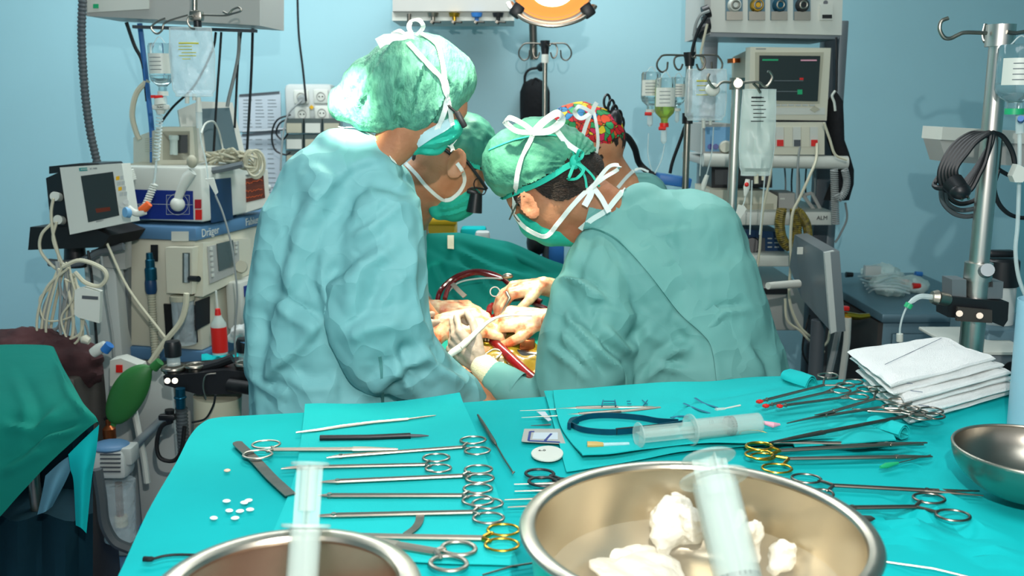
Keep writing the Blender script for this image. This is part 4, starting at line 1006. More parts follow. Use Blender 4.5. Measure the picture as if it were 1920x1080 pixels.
# forceps
def tweezers(name, label, base, tipa, tipb, w, mt, gripmt, midh=.008, h=.006, sp=12):
    T = thing(name, label, 'forceps', gp(*base, h))
    for s, tp in ((-1, tipa), (1, tipb)):
        b = gp(*base, h+.001+(1+s)*.001); e = gp(*tp, h+.001); sd = (e-b).normalized().cross(Vector((0, 0, 1)))
        pts = [b]; rs = []
        for k in range(1, 11): t = k/10; pts.append(b.lerp(e, t)+sd*(-s)*sp*.001*math.sin(PI*min(1, t*1.05))*.5)
        wd = [w*.7, w, w, w, w, w, w*.9, w*.6, w*.35, w*.22, w*.12]
        m = MB().tube(pts, wd, 8, flat=.5, up=(0, 0, 1)); build('arm', m, mt, T)
        if gripmt: build('grip', MB().tube(pts[3:7], [w*1.12, w*1.25, w*1.25, w*1.1], 10, flat=.62, up=(0, 0, 1)), gripmt, T)
    return T
tweezers('tissue_forceps', 'long steel tissue forceps with brown worn grips on the folded towel', (1238, 764), (975, 770), (978, 783), .0052, 'steel_satin', 'steel_dark')
tb = thing('bulldog_forceps', 'dark blue spring forceps with open oval bow on the folded towel', 'forceps', gp(1160, 795, .008))
for s, P_ in ((0, [(1068, 796), (1085, 786), (1110, 780), (1150, 779), (1200, 783), (1235, 789), (1272, 791)]), (1, [(1068, 794), (1085, 803), (1110, 808), (1150, 810), (1200, 806), (1240, 799), (1280, 793)])):
    pts = smoothpts([gp(x, y, .016) for x, y in P_], 6); n_ = len(pts)
    build('arm', MB().ribbon(pts, .0022, Vector((0, 0, 1)), .0048), 'titan_blue', tb)
build('grip', MB().ribbon([gp(1155, 809, .0165), gp(1235, 801, .0165)], .0042, Vector((0, 0, 1)), .0052), 'black_plastic', tb)
build('grip_bow', MB().ribbon(smoothpts([gp(x, y, .0155) for x, y in [(1067, 799), (1072, 790), (1084, 787)]], 4), .006, Vector((0, 0, 1)), .0055), 'titan_blue', tb)
solo('steel_tip', MB().tube([gp(995, 798, .002), gp(1020, 797, .002), gp(1033, 796, .003)], [.0005, .0014, .0016], 6), 'black_plastic', 'thin dark tip poking out left of the folded towel', 'instrument')
solo('label_strip', MB().prism([gp(1006, 772, .004), gp(1022, 772, .004), gp(1034, 788, .004), gp(1028, 790, .004)], (0, 0, .0008)), 'paper', 'small white paper corner under the tissue forceps', 'paper')
# suture packet and card
pk = thing('suture_packet', 'grey foil suture packet with blue printed frame, partly under the folded towel', 'packet', gp(1010, 819))
build('pouch', MB().prism([gp(978, 828, 0), gp(983, 806, 0), gp(1050, 806, 0), gp(1060, 833, 0), gp(985, 829, 0)], (0, 0, .002)), 'unit_grey', pk)
pm = MB()
for a_, b_ in (((994, 809), (991, 826)), ((991, 826), (1050, 829)), ((994, 809), (1002, 809)), ((1022, 826), (1034, 813))): pm.ribbon([gp(*a_, .0026), gp(*b_, .0026)], .004, Vector((0, 0, 1)), .0003)
build('printed_frame', pm, 'navy_panel', pk)
build('printed_field', MB().prism([gp(1001, 811, .0023), gp(1046, 811, .0023), gp(1046, 824, .0023), gp(998, 823, .0023)], (0, 0, .0003)), 'paper', pk)
sc_ = thing('suture_card', 'white oval suture card marked 4-0 left of the big basin', 'card', gp(1020, 852))
cpts = [gp(1028+math.cos(t)*(32 if math.cos(t) < 0 else 28), 852+math.sin(t)*14, 0) for t in [2*PI*i/28 for i in range(28)]]
build('card', MB().prism(cpts, (0, 0, .0022)), 'white_plastic', sc_)
build('lettering', text_mb('4-0', .0095, gp(1009, 846, .0026), gp(1030, 845, 0)-gp(1009, 846, 0), Vector((0, 1, 0)), .0002), 'ink', sc_)
# syringes
def syringe(name, label, a, b, r, group=None, plunger=.42, flange=.5, mt='syringe_plastic', stop='black_rubber', sp=.62):
    """a = plunger end, b = nozzle end (world)"""
    T = thing(name, label, 'syringe', a); a = Vector(a); b = Vector(b); d = (b-a); L = d.length; d = d.normalized(); u, w = ortho(d)
    build('plunger', MB().lathe(a, [(0.0, 0), (r*1.15, .0005), (r*1.2, .002), (r*1.15, .0035), (r*.55, .005), (r*.55, L*.3)], 28, d), mt, T)
    m = MB()
    for q in range(4):
        v = u*math.cos(q*PI/2)+w*math.sin(q*PI/2); z_ = d.cross(v)*.0008
        m.prism([a+d*.003-z_, a+d*.003+v*r*.8-z_, a+d*L*sp+v*r*.8-z_, a+d*L*sp-z_], z_*2)
    build('plunger_rod', m, mt, T)
    build('barrel', MB().lathe(a, [(r*.93, L*plunger), (r*1.5, L*plunger), (r*1.5, L*plunger+.003), (r, L*plunger+.005), (r, L*.955), (r*.3, L*.985), (r*.2, L), (r*.12, L), (r*.12, L*.98), (r*.93, L*.95), (r*.93, L*plunger)], 30, d), mt, T)
    build('stopper', MB().lathe(a, [(0, L*sp), (r*.93, L*sp), (r*.93, L*sp+.004), (r*.8, L*sp+.005), (r*.93, L*sp+.007), (r*.93, L*sp+.010), (0, L*sp+.013)], 24, d), stop, T)
    return T, d, u, w, L
T, d, u, w, L = syringe('syringe', 'large clear syringe lying on the folded towel with pink needle', gp(1196, 816, .028), gp(1432, 792, .022), .0175, plunger=.40, sp=.70)
build('needle_hub', MB().tube([gp(1430, 792, .020), gp(1450, 797, .018), gp(1462, 796, .017)], [.003, .005, .002], 10), 'pink', T)
for i, tx in enumerate(('10', '20', '30')):
    pos = gp(1325+i*20, 803-i*2, .022)+Vector((0, -.014, .0115)); build('graduation', text_mb(tx, .010, pos, Vector((0, .15, -1)) if False else gp(1400, 790, 0)-gp(1300, 800, 0), Vector((0, .7, .7)), .0002), 'ink_grey', T)
# needle with amber cap and loose needles
nc = thing('capped_needle', 'needle with amber hub in clear cap on the folded towel', 'needle', gp(1140, 834, .006))
build('hub', MB().tube([gp(1101, 834, .012), gp(1118, 834, .012), gp(1131, 834, .012)], [.0058, .0056, .0040], 14), 'amber_cap', nc)
build('cap', MB().tube([gp(1131, 834, .012), gp(1178, 832, .012), gp(1180, 832, .012)], [.0036, .003, .0026], 12), 'clear_plastic', nc)
nn = thing('cannula', 'small white cannula with thin tube on the folded towel', 'needle', gp(1360, 765, .006))
build('hub', MB().tube([gp(1342, 769, .014), gp(1358, 767, .014)], [.004, .003], 10), 'frosted', nn); build('tube', MB().tube([gp(1356, 767, .014), gp(1388, 760, .014)], .0018, 8), 'white_plastic', nn)
gn = thing('green_needle', 'hypodermic needle with green hub left of the small steel bowl', 'needle', gp(1670, 872))
build('hub', MB().tube([gp(1651, 876, .004), gp(1662, 873, .004), gp(1684, 868, .004)], [.0022, .0046, .002], 12), 'green_plastic', gn); build('needle', MB().tube([gp(1684, 868, .004), gp(1745, 853, .004)], .0009, 6), 'steel', gn)
# red tipped clamps and haemostats
RH = .036
ring_tool('rubber_tipped_clamp', 'red tipped clamp farthest left with ring highest on the towel roll', [(1552, 704, 20), (1585, 722, 18)], (1545, 722), (1420, 754), jaw=.16, split=.0015, h=RH-.006, tipcap='red', cat='clamp', r=.002)
ring_tool('rubber_tipped_clamp', 'red tipped clamp with lowest red tips, middle of three', [(1576, 732, 20), (1600, 716, 19)], (1548, 736), (1432, 762), jaw=.16, split=.0015, h=RH-.010, tipcap='red', cat='clamp', r=.002)
ring_tool('rubber_tipped_clamp', 'red tipped clamp farthest right, tips beside the middle ones', [(1608, 744, 21), (1626, 730, 19)], (1575, 746), (1458, 762), jaw=.16, split=.0015, h=RH-.008, tipcap='red', cat='clamp', r=.002)
ring_tool('curved_clamp', 'curved steel clamp with ring leaning on the gauze stack', [(1650, 730, 21), (1688, 752, 20)], (1640, 748), (1533, 780), jaw=.3, h=RH-.010, cat='clamp', curve=.006, r=.002)
ring_tool('curved_clamp', 'longest curved clamp, its bent tip near the pink needle', [(1676, 764, 23), (1706, 766, 20)], (1650, 764), (1470, 791), jaw=.45, h=RH-.014, cat='clamp', curve=-.008, r=.002)
ring_tool('curved_clamp', 'short curved clamp crossing under the long needle holder rings', [(1718, 772, 20), (1726, 782, 20)], (1690, 774), (1598, 768), jaw=.4, h=RH-.016, cat='clamp', curve=.006, r=.002)
ring_tool('needle_holder', 'long grey needle holder crossing from gold rings to the gauze stack', [(1745, 770, 24), (1752, 780, 20)], (1712, 778), (1442, 830), 'steel_dark', jaw=.36, r=.0026, jr=.0042, h=RH-.016)
ring_tool('gold_ring_needle_holder', 'gold ringed needle holder with its rings topmost of three', [(1414, 815, 27), (1424, 838, 26)], (1448, 829), (1732, 834), 'steel', 'gold', jaw=.26, r=.0028, jr=.0038, h=.004, cat='needle holder')
ring_tool('gold_ring_needle_holder', 'gold ringed needle holder whose rings are in the middle of three', [(1424, 852, 27), (1424, 836, 25)], (1462, 845), (1738, 830), 'steel', 'gold', jaw=.26, r=.0028, jr=.0042, h=.010, cat='needle holder')
ring_tool('gold_ring_needle_holder', 'gold ringed needle holder with the lowest ring of three', [(1457, 878, 28), (1430, 856, 22)], (1478, 860), (1748, 856), 'steel', 'gold', jaw=.26, r=.0028, jr=.0042, h=.002, cat='needle holder')
ring_tool('artery_clamp', 'grey clamp with wide open jaws reaching under the small steel bowl', [(1512, 897, 27), (1542, 926, 24)], (1562, 910), (1840, 925), 'steel_dark', jaw=.38, split=.008, r=.0026, jr=.0032, cat='clamp')
ring_tool('artery_clamp', 'grey clamp with rings at right, nearest to the big basin rim', [(1742, 934, 29), (1787, 966, 31)], (1718, 950), (1575, 952), 'steel_dark', jaw=.2, split=.004, r=.0026, cat='clamp')
solo('blade_end', MB().tube([gp(1590, 976, .003), gp(1625, 972, .003), gp(1636, 970, .003)], [.009, .010, .006], 12, flat=.2, up=(0, 0, 1)), 'steel_dark', 'rounded dark blade end sticking out behind the big basin at right', 'blade')
solo('thin_wire', MB().tube([gp(1650, 1052, .002), gp(1750, 1066, .002), gp(1850, 1090, .002)], .0012, 6), 'steel_dark', 'thin dark rod at the lower right edge of the drape', 'rod')
solo('thin_probe', MB().tube([gp(905, 1078, .002), gp(960, 1062, .002), gp(1010, 1054, .002)], .0012, 6), 'steel_dark', 'thin rod between the two basins at the bottom', 'rod')
solo('black_cable_end', MB().tube(smoothpts([gp(270, 1048, .002), gp(285, 1048, .003), gp(310, 1042, .003), (gp(340, 1040, .003)), gp(400, 1042, .003)], 5), [.0035]*6+[.0018]*15, 8), 'black_rubber', 'black cable end lying on the drape left of the smaller basin', 'cable')
# tablets
pl = [(425, 942), (458, 945), (466, 941), (430, 960), (450, 961), (469, 958), (401, 974), (441, 974), (807, 886)]
words = ['upper left one of the group', 'left half of the touching pair', 'right half of the touching pair', 'middle row left', 'middle row centre', 'middle row right', 'lowest and farthest left', 'lowest at right', 'alone beside the short forceps rings']
first = None
for (x, y), wd in zip(pl, words):
    m = MB().ell((0, 0, .0022), .0058, .0044, .0022, 14, 8)
    o = build('tablet', m, 'pill', label='small white oval tablet, '+wd, cat='tablet', group='white tablets on the drape') if first is None else first.copy()
    if first is None: first = o
    else: COL.objects.link(o)
    o['label'] = 'small white oval tablet, '+wd; o.location = gp(x, y, -.003); o.rotation_euler = (0, 0, random.uniform(-.4, .6))
solo('tablet', MB().ell(gp(426, 882, -.001), .0052, .0042, .0022), 'pill_pink', 'single pinkish tablet apart from the white ones', 'tablet')

# ================================================================ basins
def basin(name, label, c, R, h, mt, rimmt, water=None, rb=None, rimr=.010, wmt='water'):
    T = thing(name, label, 'basin', c); c = Vector(c); rb = rb or R*.62
    prof = [(0, .003), (rb*.95, .003), (rb*1.05, .008)]
    for k in range(1, 9): t = k/8; prof.append((rb*1.05+(R-rb*1.05)*math.sin(t*PI/2)**.8, .008+(h-.008)*(1-math.cos(t*PI/2))**.9*1.0))
    prof2 = [(r_+.0012, z_-.0015 if z_ > .004 else 0.0) for r_, z_ in prof]
    build('bowl', MB().lathe(c, prof+list(reversed(prof2)), 72), mt, T)
    build('rolled_rim', MB().torus(c+Vector((0, 0, h)), R+rimr*.4, rimr, n=90, k=10, flat=.6), rimmt, T)
    if water:
        zw, rw = water; build('water', MB().lathe(c, [(rw, zw), (0, zw)], 64), wmt, T)
    return T
BH = .115
# big basin: rim ellipse centre about (1311,1006), half width 335 px
cB = G(1306, 1001, TZ+BH); RB = 325*S(cB)*.955
bz = basin('steel_basin', 'big round steel basin of water with gauze and a syringe, front centre', (cB.x, cB.y, TZ+.006), RB, BH, 'basin_steel', 'basin_rim', water=(.055, RB*.90), rb=RB*.72, rimr=.009)
cL = G(537, 1118, TZ+.12); RL_ = 222*S(cL)
basin('steel_basin', 'smaller steel basin cropped by the bottom edge with a syringe standing in it', (cL.x, cL.y, TZ+.006), RL_, .12, 'basin_rim', 'basin_rim', water=(.07, RL_*.93), rb=RL_*.75, rimr=.011, wmt='water_reflection_tint')
cS = G(1935, 850, TZ+.075); RS = 137*S(cS)
sb = thing('small_bowl', 'small steel bowl at the right edge of the table', 'bowl', (cS.x, cS.y, TZ+.006))
pr = [(0, .004)]+[(RS*math.sin(t*PI/2)**.8, .004+.071*(1-math.cos(t*PI/2))**.85) for t in [k/10 for k in range(1, 11)]]
build('bowl', MB().lathe((cS.x, cS.y, TZ+.006), pr+[(r_+.0014, max(0, z_-.002)) for r_, z_ in reversed(pr)], 64), 'steel', sb)
build('rim', MB().torus((cS.x, cS.y, TZ+.006+.075), RS, .0022, n=70, k=8), 'steel_satin', sb)
# wet gauze in the big basin
def lump(cx_, cy_, rx, ry, h, z, seed, mt='gauze_wet'):
    c = G(cx_, cy_, z); s = S(c); mb = MB(); rr = random.Random(seed)
    for k in range(9):
        a = rr.uniform(0, 2*PI); q = rr.uniform(0, .75)
        mb.ell(c+Vector((rx*s*q*math.cos(a), ry*s*2.0*q*math.sin(a), h*rr.uniform(-.1, .35))), rx*s*rr.uniform(.35, .6), rx*s*rr.uniform(.3, .55), h*rr.uniform(.5, .8), rot=rotxyz(rr.uniform(-.5, .5), rr.uniform(-.5, .5), a))
    V, F, N = soft(mb, .0035, 4); V = ripple(V, N, min(.0045, h*.18), 26, (1, 1, 1.6), 2, seed); V = ripple(V, renorm(V, F), min(.0015, h*.05), 70, (1, 1, 1), 2, seed); return skinmb(V, F)
ZW = TZ+.052
solo('wet_gauze', lump(1270, 992, 46, 28, .045, ZW, 3), 'gauze_wet', 'wet white gauze pad left of the syringe in the big basin', 'gauze')
solo('wet_gauze', lump(1400, 1020, 34, 22, .036, ZW, 5), 'gauze_wet', 'wet white gauze lump just right of the syringe in the big basin', 'gauze')
solo('wet_gauze', lump(1470, 1050, 36, 22, .026, ZW-.01, 9), 'gauze_wet', 'low sunken gauze piece farthest right in the big basin', 'gauze')
solo('wet_gauze', lump(1200, 1066, 110, 34, .012, ZW-.034, 31), 'gauze_wet', 'broad sunken gauze sheet lying under the syringe in the big basin', 'gauze')
solo('wet_gauze', lump(1120, 1040, 90, 30, .012, ZW-.036, 12), 'gauze_wet', 'flat sunken gauze sheet at the left bottom of the big basin', 'gauze')
# syringe standing in the big basin
zc = TZ+BH
A0 = W(1328, 856, 1.02); B0 = G(1392, 1120, TZ+.055)
T, d, u, w, L = syringe('syringe', 'big frosted syringe leaning in the big basin, plunger end up', A0, B0, .0255, plunger=.16, sp=.86)
A1 = W(582, 866, .93); B1 = G(560, 1180, TZ+.05)
T, d, u, w, L = syringe('syringe', 'frosted syringe leaning in the smaller left basin', A1, B1, .0165, plunger=.38, sp=.9)

# ================================================================ gauze stack
def gauze(k, z, sx, sy, lab):
    """one folded pad"""
    TL, TR, BR, BL = (1622+sx, 655), (1765+sx, 630), (1868+sx*.4, 690), (1712+sx*.6, 744)
    c = [G(x, y, TZ+.074) for x, y in ((1592, 652), (1765, 626), (1864, 664), (1672, 714))]; c = [q+Vector((sx*.001+sy*.001*(1 if w in (1, 2) else -.3), -.001*sx, z-q.z)) for w, q in enumerate(c)]
    n = 30; mb = MB(); hh = .0105
    def P(u, v): return c[0]*(1-u)*(1-v)+c[1]*u*(1-v)+c[2]*u*v+c[3]*(1-u)*v
    rows = []
    prof = [(0.0, .0), (.0, .35), (.0, .75), (.018, 1.0)]
    top = []
    for i in range(n+1):
        r = []
        for j in range(n+1):
            u, v = j/n, i/n; p = P(u, v); e = min(u, 1-u, v, 1-v)*n
            q = noise.noise(Vector((u*3+k*5, v*3, k)))*.005+noise.noise(Vector((u*9+k*5, v*9, k)))*.0012
            wob = .008*noise.noise(Vector((u*5, v*5+k*7, 3.1)))
            r.append(Vector((p.x+wob*(1 if e < 1 else 0), p.y+wob*(1 if e < 1 else 0), z+hh+q-(.0045 if e < 1 else (.0018 if e < 2 else (.0006 if e < 3 else 0))))))
        top.append(r)
    bot = [[Vector((p.x, p.y, z+.0008+(p.z-z-hh)*.35)) for p in r] for r in top]
    m = n+1; mb.v = [tuple(p) for r in top for p in r]+[tuple(p) for r in bot for p in r]; o = m*m
    for i in range(n):
        for j in range(n): a = i*m+j; mb._f((a, a+1, a+m+1, a+m)); mb._f((o+a, o+a+m, o+a+m+1, o+a+1))
    ring = [j for j in range(n)]+[i*m+n for i in range(n)]+[n*m+n-j for j in range(n)]+[(n-i)*m for i in range(n)]
    L = len(ring); mo = len(mb.v)
    for id_ in ring:
        t = Vector(mb.v[id_]); b_ = Vector(mb.v[o+id_]); cc = (c[0]+c[2])/2; od = (t-cc); od.z = 0; od = od.normalized()
        mb.v.append(tuple((t+b_)/2+od*.004))
    for i in range(L): k2 = (i+1) % L; mb._f((ring[i], ring[k2], mo+k2, mo+i)); mb._f((mo+i, mo+k2, o+ring[k2], o+ring[i]))
    T = thing('gauze_pad', lab, 'gauze pad', (c[0]+c[2])/2, 0, 'folded gauze pads in the stack')
    build('pad', mb, 'gauze', T); T.location = T.location
    a_, b_ = P(.10, .62), P(.90, .18)
    ln = [a_.lerp(b_, t/20) for t in range(21)]
    ln = [Vector((q.x, q.y, z+hh+.0012+.001*(t % 2)*0)) for t, q in enumerate(ln)]
    if k in (5,): build('marker_thread', MB().tube([q+Vector((0, 0, noise.noise(Vector((0, 0, 0)))+.0015)) for q in ln], .0005, 5), 'navy_dark', T)
    else: build('marker_thread', MB().tube([P(.16, .99)+Vector((0, 0, z+hh-P(.16, .99).z)), P(.05, .85)+Vector((0, 0, z+hh+.001-P(.05, .85).z))], .0005, 5), 'navy_dark', T)
zz = TZ+.004
labs = ['white gauze pad at the very bottom of the stack', 'white gauze pad second from the bottom of the stack', 'white gauze pad third from the bottom of the stack', 'white gauze pad third from the top of the stack', 'white gauze pad second from the top of the stack', 'white gauze pad on top of the stack with a blue thread across']
offs = [(27, 8), (29, 12), (17, 12), (19, 5), (6, 9), (0, 0)]
for k in range(6): gauze(k, zz+k*.0116, offs[k][0], offs[k][1]-k*0, labs[k])
# tall clear container at the right edge
cc_ = G(1938, 812, TZ); rr_ = 50*S(cc_)
ct = thing('plastic_container', 'tall translucent plastic container cropped by the right edge', 'container', (cc_.x, cc_.y, TZ+.004))
hgt = (W(1938, 568, cc_.y).z-TZ)
build('wall', MB().lathe((cc_.x, cc_.y, TZ+.004), [(0, 0), (rr_*.9, 0), (rr_*.92, .005), (rr_, hgt), (rr_*.97, hgt), (rr_*.88, .008), (0, .006)], 40), 'milky', ct)
build('inner_sleeve', MB().bx(cc_.x-.02, cc_.x+.03, cc_.y-.01, cc_.y+.012, TZ+.02, TZ+hgt*.8, .004), 'frosted', ct)
# ================================================================ equipment helpers
def plane(px, py, Y, yaw=0.0, tilt=0.0):
    """a plane through a point; yaw turns it to the right, tilt leans it back"""
    n = Vector((math.sin(yaw)*math.cos(tilt), -math.cos(yaw)*math.cos(tilt), math.sin(tilt)))
    return (W(px, py, Y), n)
def onp(pl, px, py, off=0.0):
    p0, n = pl; d = ray(px, py); t = (p0+n*off-EYE).dot(n)/d.dot(n); return EYE+d*t
def rect(x0, y0, x1, y1): return [(x0, y1), (x1, y1), (x1, y0), (x0, y0)]
def slab(mb, pl, poly, depth, fwd=0.0):
    if not isinstance(poly[0], tuple): poly = rect(*poly)
    mb.prism([onp(pl, x, y)+pl[1]*fwd for x, y in poly], -pl[1]*depth); return mb
def slabp(name, pl, poly, depth, mt, parent, fwd=0.0, **kw): return build(name, slab(MB(), pl, poly, depth, fwd), mt, parent, **kw)
def ptext(name, txt, pl, px, py, hpx, mt, parent, off=.0015, dx=10, dy=0):
    o = onp(pl, px, py, off); s = S(o); return build(name, text_mb(txt, hpx*s*1.35, o, onp(pl, px+dx, py+dy, off)-o, onp(pl, px-dy*.5, py-10, off)-o, .0003), mt, parent)
def root(name, label, cat, px, py, Y, group=None, z=None):
    p = W(px, py, Y); return thing(name, label, cat, (p.x, p.y, p.z if z is None else z), 0, group)
def drum(mb, px, py, Y, r, h, axis=(0, 0, 1), n=24): c = W(px, py, Y); mb.cyl(c, c+Vector(axis)*h, r, r, n); return mb
def coil(p0, p1, r, turns, wr, n=10):
    p0 = Vector(p0); p1 = Vector(p1); d = p1-p0; u, w = ortho(d); k = int(turns*n)
    return [p0+d*(i/k)+(u*math.cos(2*PI*i/n)+w*math.sin(2*PI*i/n))*r for i in range(k+1)]
def corrugated(mb, pts, r, pitch=.012, n=12):
    L = smoothpts(pts, 10); acc = [0]
    for a, b in zip(L, L[1:]): acc.append(acc[-1]+(b-a).length)
    N_ = max(8, int(acc[-1]/pitch*4)); P = []; R_ = []; i = 0
    for k in range(N_+1):
        s = acc[-1]*k/N_
        while i < len(L)-2 and acc[i+1] < s: i += 1
        t = (s-acc[i])/max(1e-6, acc[i+1]-acc[i]); P.append(L[i].lerp(L[i+1], min(1, t))); R_.append(r*(1 if k % 4 < 2 else .84))
    mb.tube(P, R_, n); return mb

# ================================================================ left: ceiling supply beam, hose, wall things
pl = plane(165, 15, 3.05, -.10)
U = root('supply_beam', 'grey supply beam hanging at upper left with white front panel', 'supply unit', 320, 30, 3.1)
slabp('housing', pl, [(162, 30), (285, 36), (487, 48), (487, -60), (160, -60)], .22, 'unit_grey', U)
slabp('front_panel', pl, [(166, 24), (280, 17), (280, -60), (163, -60)], .006, 'unit_white', U, .006)
slabp('green_tag', pl, [(177, 16), (187, 16), (187, 8), (177, 8)], .002, 'green_plastic', U, .008)
slabp('bottom_rail', pl, [(230, 50), (465, 58), (465, 52), (230, 44)], .02, 'grey_dark', U, -.06)
build('mounting_arm', MB().cyl(W(330, -60, 3.2), (W(330, -60, 3.2).x, W(330, -60, 3.2).y, ZC), .04), 'unit_grey', U)
m = corrugated(MB(), wp([(158, -60), (153, 60), (158, 160), (168, 240), (181, 300), (188, 330)], 3.02), .013, .012)
solo('corrugated_hose', m, 'hose_grey', 'thick grey corrugated hose hanging at far left of the blue wall', 'hose')
for pts, r, mt_, lab in (([(262, 44), (270, 110), (279, 190), (285, 250), (286, 330)], .0085, 'blue_plastic', 'bright blue gas hose hanging behind the left drip bottle'),
    ([(237, 42), (252, 85), (268, 120), (276, 190)], .006, 'cable_black', 'black double cable slanting down beside the blue gas hose'),
    ([(405, 60), (398, 95), (365, 160), (325, 200), (298, 235)], .004, 'cable_black', 'black cable crossing behind the clear drip bag'),
    ([(415, 60), (411, 120), (406, 190), (400, 300)], .004, 'cable_black', 'thin black cable hanging right of the clear drip bag'),
    ([(449, 58), (446, 110), (430, 180), (426, 200)], .006, 'cable_grey', 'grey cable hanging from the beam above the flat screen'),
    ([(452, 58), (446, 120), (442, 200), (440, 240)], .004, 'cable_black', 'black cable just right of the grey one above the flat screen'),
    ([(474, 48), (472, 120), (468, 200), (463, 285)], .0045, 'cable_black', 'black cable hanging over the wall papers'),
    ([(557, -40), (560, 60), (568, 130), (574, 190)], .0045, 'cable_black', 'long black cable hanging down to the wall socket panel'),
    ([(278, 150), (256, 175), (248, 215), (256, 250), (262, 262)], .009, 'cable_cream', 'cream hose curving left behind the drip bottle')):
    cable('cable' if 'cable' in lab else 'gas_hose', pts, 3.2 if 'socket' not in lab else 3.9, r, mt_, lab)
# papers on the wall
for k, (q, lab, lines) in enumerate((([(447, 178), (526, 172), (527, 242), (448, 247)], 'printed sheet on the back wall, upper of two', 9), ([(452, 252), (527, 246), (527, 385), (455, 385)], 'printed chart sheet on the back wall, lower of two', 12))):
    pw = plane(480, 200, YB-.004); P = root('wall_paper_sheet', lab, 'paper sheet', 487, 230, YB-.004, 'sheets on the back wall')
    build('sheet', slab(MB(), pw, q, .002), 'paper', P)
    slabp('clip_bar', pw, [(q[0][0]+2, q[0][1]+3), (q[1][0]-2, q[1][1]+3), (q[1][0]-2, q[1][1]-1), (q[0][0]+2, q[0][1]-1)], .004, 'grey_dark', P, .004)
    mm = MB()
    for i in range(lines):
        yy = q[0][1]+9+i*(6.3 if k == 0 else 9)
        for c in range(3): x = 456+c*23; slab(mm, pw, (x, yy, x+17-(i*7+c*5) % 8, yy+1.2), .0005, .0012)
    build('printed_lines', mm, 'ink_grey', P)
cable('wall_bar', [(455, 247), (500, 245), (545, 241)], 4.15, .007, 'grey_metal', 'grey rail across the papers on the wall', 'rail')
# sockets and bins on the wall
pw = plane(580, 190, 4.1); SP = root('socket_panel', 'white wall panel with four round power sockets behind the left surgeon', 'socket panel', 582, 190, 4.1)
build('plate', MB().box(onp(pw, 583, 192), .20, .10, .15, None, .02), 'white_dull', SP)
for i, (x, y) in enumerate(((565, 182), (602, 181), (567, 214), (604, 212))):
    c = onp(pw, x, y, .052); bq = build('socket', MB().box(c, .062, .012, .058, None, .008), 'white_plastic', SP); build('socket_well', MB().torus(c-Vector((0, .007, 0)), .017, .002, (0, 1, 0), 20, 6), 'unit_grey', bq); build('pin_holes', MB().cyl(c+Vector((-.007, -.008, 0)), c+Vector((-.007, -.004, 0)), .003, n=8).cyl(c+Vector((.007, -.008, 0)), c+Vector((.007, -.004, 0)), .003, n=8), 'ink', bq)
ptag = onp(pw, 584, 201, .056); build('warning_tag', MB().prism([ptag+Vector(v) for v in ((-.01, 0, 0), (0, 0, -.01), (.01, 0, 0), (0, 0, .01))], (0, .002, 0)), 'yellow', SP)
build('plug', MB().cyl(onp(pw, 567, 186, .055), onp(pw, 566, 188, .11), .02, .014), 'cable_grey', SP)
pb_ = plane(590, 250, 3.98)
SB = root('storage_rack', 'small clear storage rack of bins below the wall sockets', 'rack', 590, 300, 3.98)
for j, (y0, y1) in enumerate(((222, 250), (252, 280), (282, 330))):
    for i in range(3): x0 = 536+i*35; build('bin', slab(MB(), pb_, (x0, y0, x0+32, y1), .06), 'screen_grey' if j < 3 else 'beige', SP if False else SB); slabp('bin_front', pb_, (x0+2, y0+9, x0+30, y1-1), .004, 'unit_white' if (i+j) % 2 else 'beige_dark', SB, .006)
solo('cable_loop', MB().tube(smoothpts(wp([(545, 215), (520, 225), (510, 250), (515, 280), (535, 290), (545, 285)], 3.92), 6), .004, 6).tube(smoothpts(wp([(540, 222), (524, 232), (518, 250), (530, 262), (540, 250)], 3.92), 6), .004, 6), 'cable_black', 'black coiled cable hanging left of the clear bins', 'cable')
cable('cable', [(566, 188), (540, 215), (530, 260), (526, 320)], 3.9, .004, 'cable_grey', 'thin grey cord from the plugged wall socket', 'cable')

# ================================================================ anaesthesia machine
C0 = W(368, 440, 2.95); yaw = math.radians(-14); LX = Vector((math.cos(yaw), math.sin(yaw), 0)); LY = Vector((-math.sin(yaw), math.cos(yaw), 0))
FL = (C0, -LY); FR = (C0, LX)
def mloc(x, y, z): p = C0+LX*x+LY*y; return Vector((p.x, p.y, z))
def mbox(mb, x0, x1, y0, y1, z0, z1, bev=0): c = mloc((x0+x1)/2, (y0+y1)/2, (z0+z1)/2); mb.box(c, abs(x1-x0), abs(y1-y0), z1-z0, rotz(yaw), bev); return mb
zs = C0.z
AM = thing('anaesthesia_machine', 'beige anaesthesia machine with steel blue top shelf behind the left surgeon', 'anaesthesia machine', (mloc(-.2, .3, 0)))
build('top_shelf', mbox(MB(), -.36, .0, 0, .66, zs-.022, zs+.022, .01), 'steel_blue', AM)
build('upper_cabinet', mbox(MB(), -.30, -.012, .012, .62, .80, zs-.022, .008), 'beige', AM)
build('blue_band', mbox(MB(), -.31, -.0, .0, .63, .76, .80, .004), 'steel_blue', AM)
build('lower_cabinet', mbox(MB(), -.30, -.02, .03, .62, .20, .76, .006), 'unit_grey', AM)
build('base', mbox(MB(), -.40, .03, -.05, .66, .07, .20, .02), 'blue_plastic', AM)
for x, y in ((-.36, 0), (0, 0), (-.36, .6), (0, .6)): build('caster', MB().torus(mloc(x, y, .04), .028, .012, LX, 20, 8), 'black_rubber', AM)
ptext('lettering', 'Dräger', FL, 376, 448, 11, 'white_plastic', AM) if False else None
fr = (C0+LX*.002, LX)
def ftext(txt, px, py, h, px2, py2, name='lettering'):
    o = onp(FR, px, py, .001); e = onp(FR, px2, py2, .001); build(name, text_mb(txt, h, o, e-o, Vector((0, 0, 1)), .0004), 'white_plastic', AM)
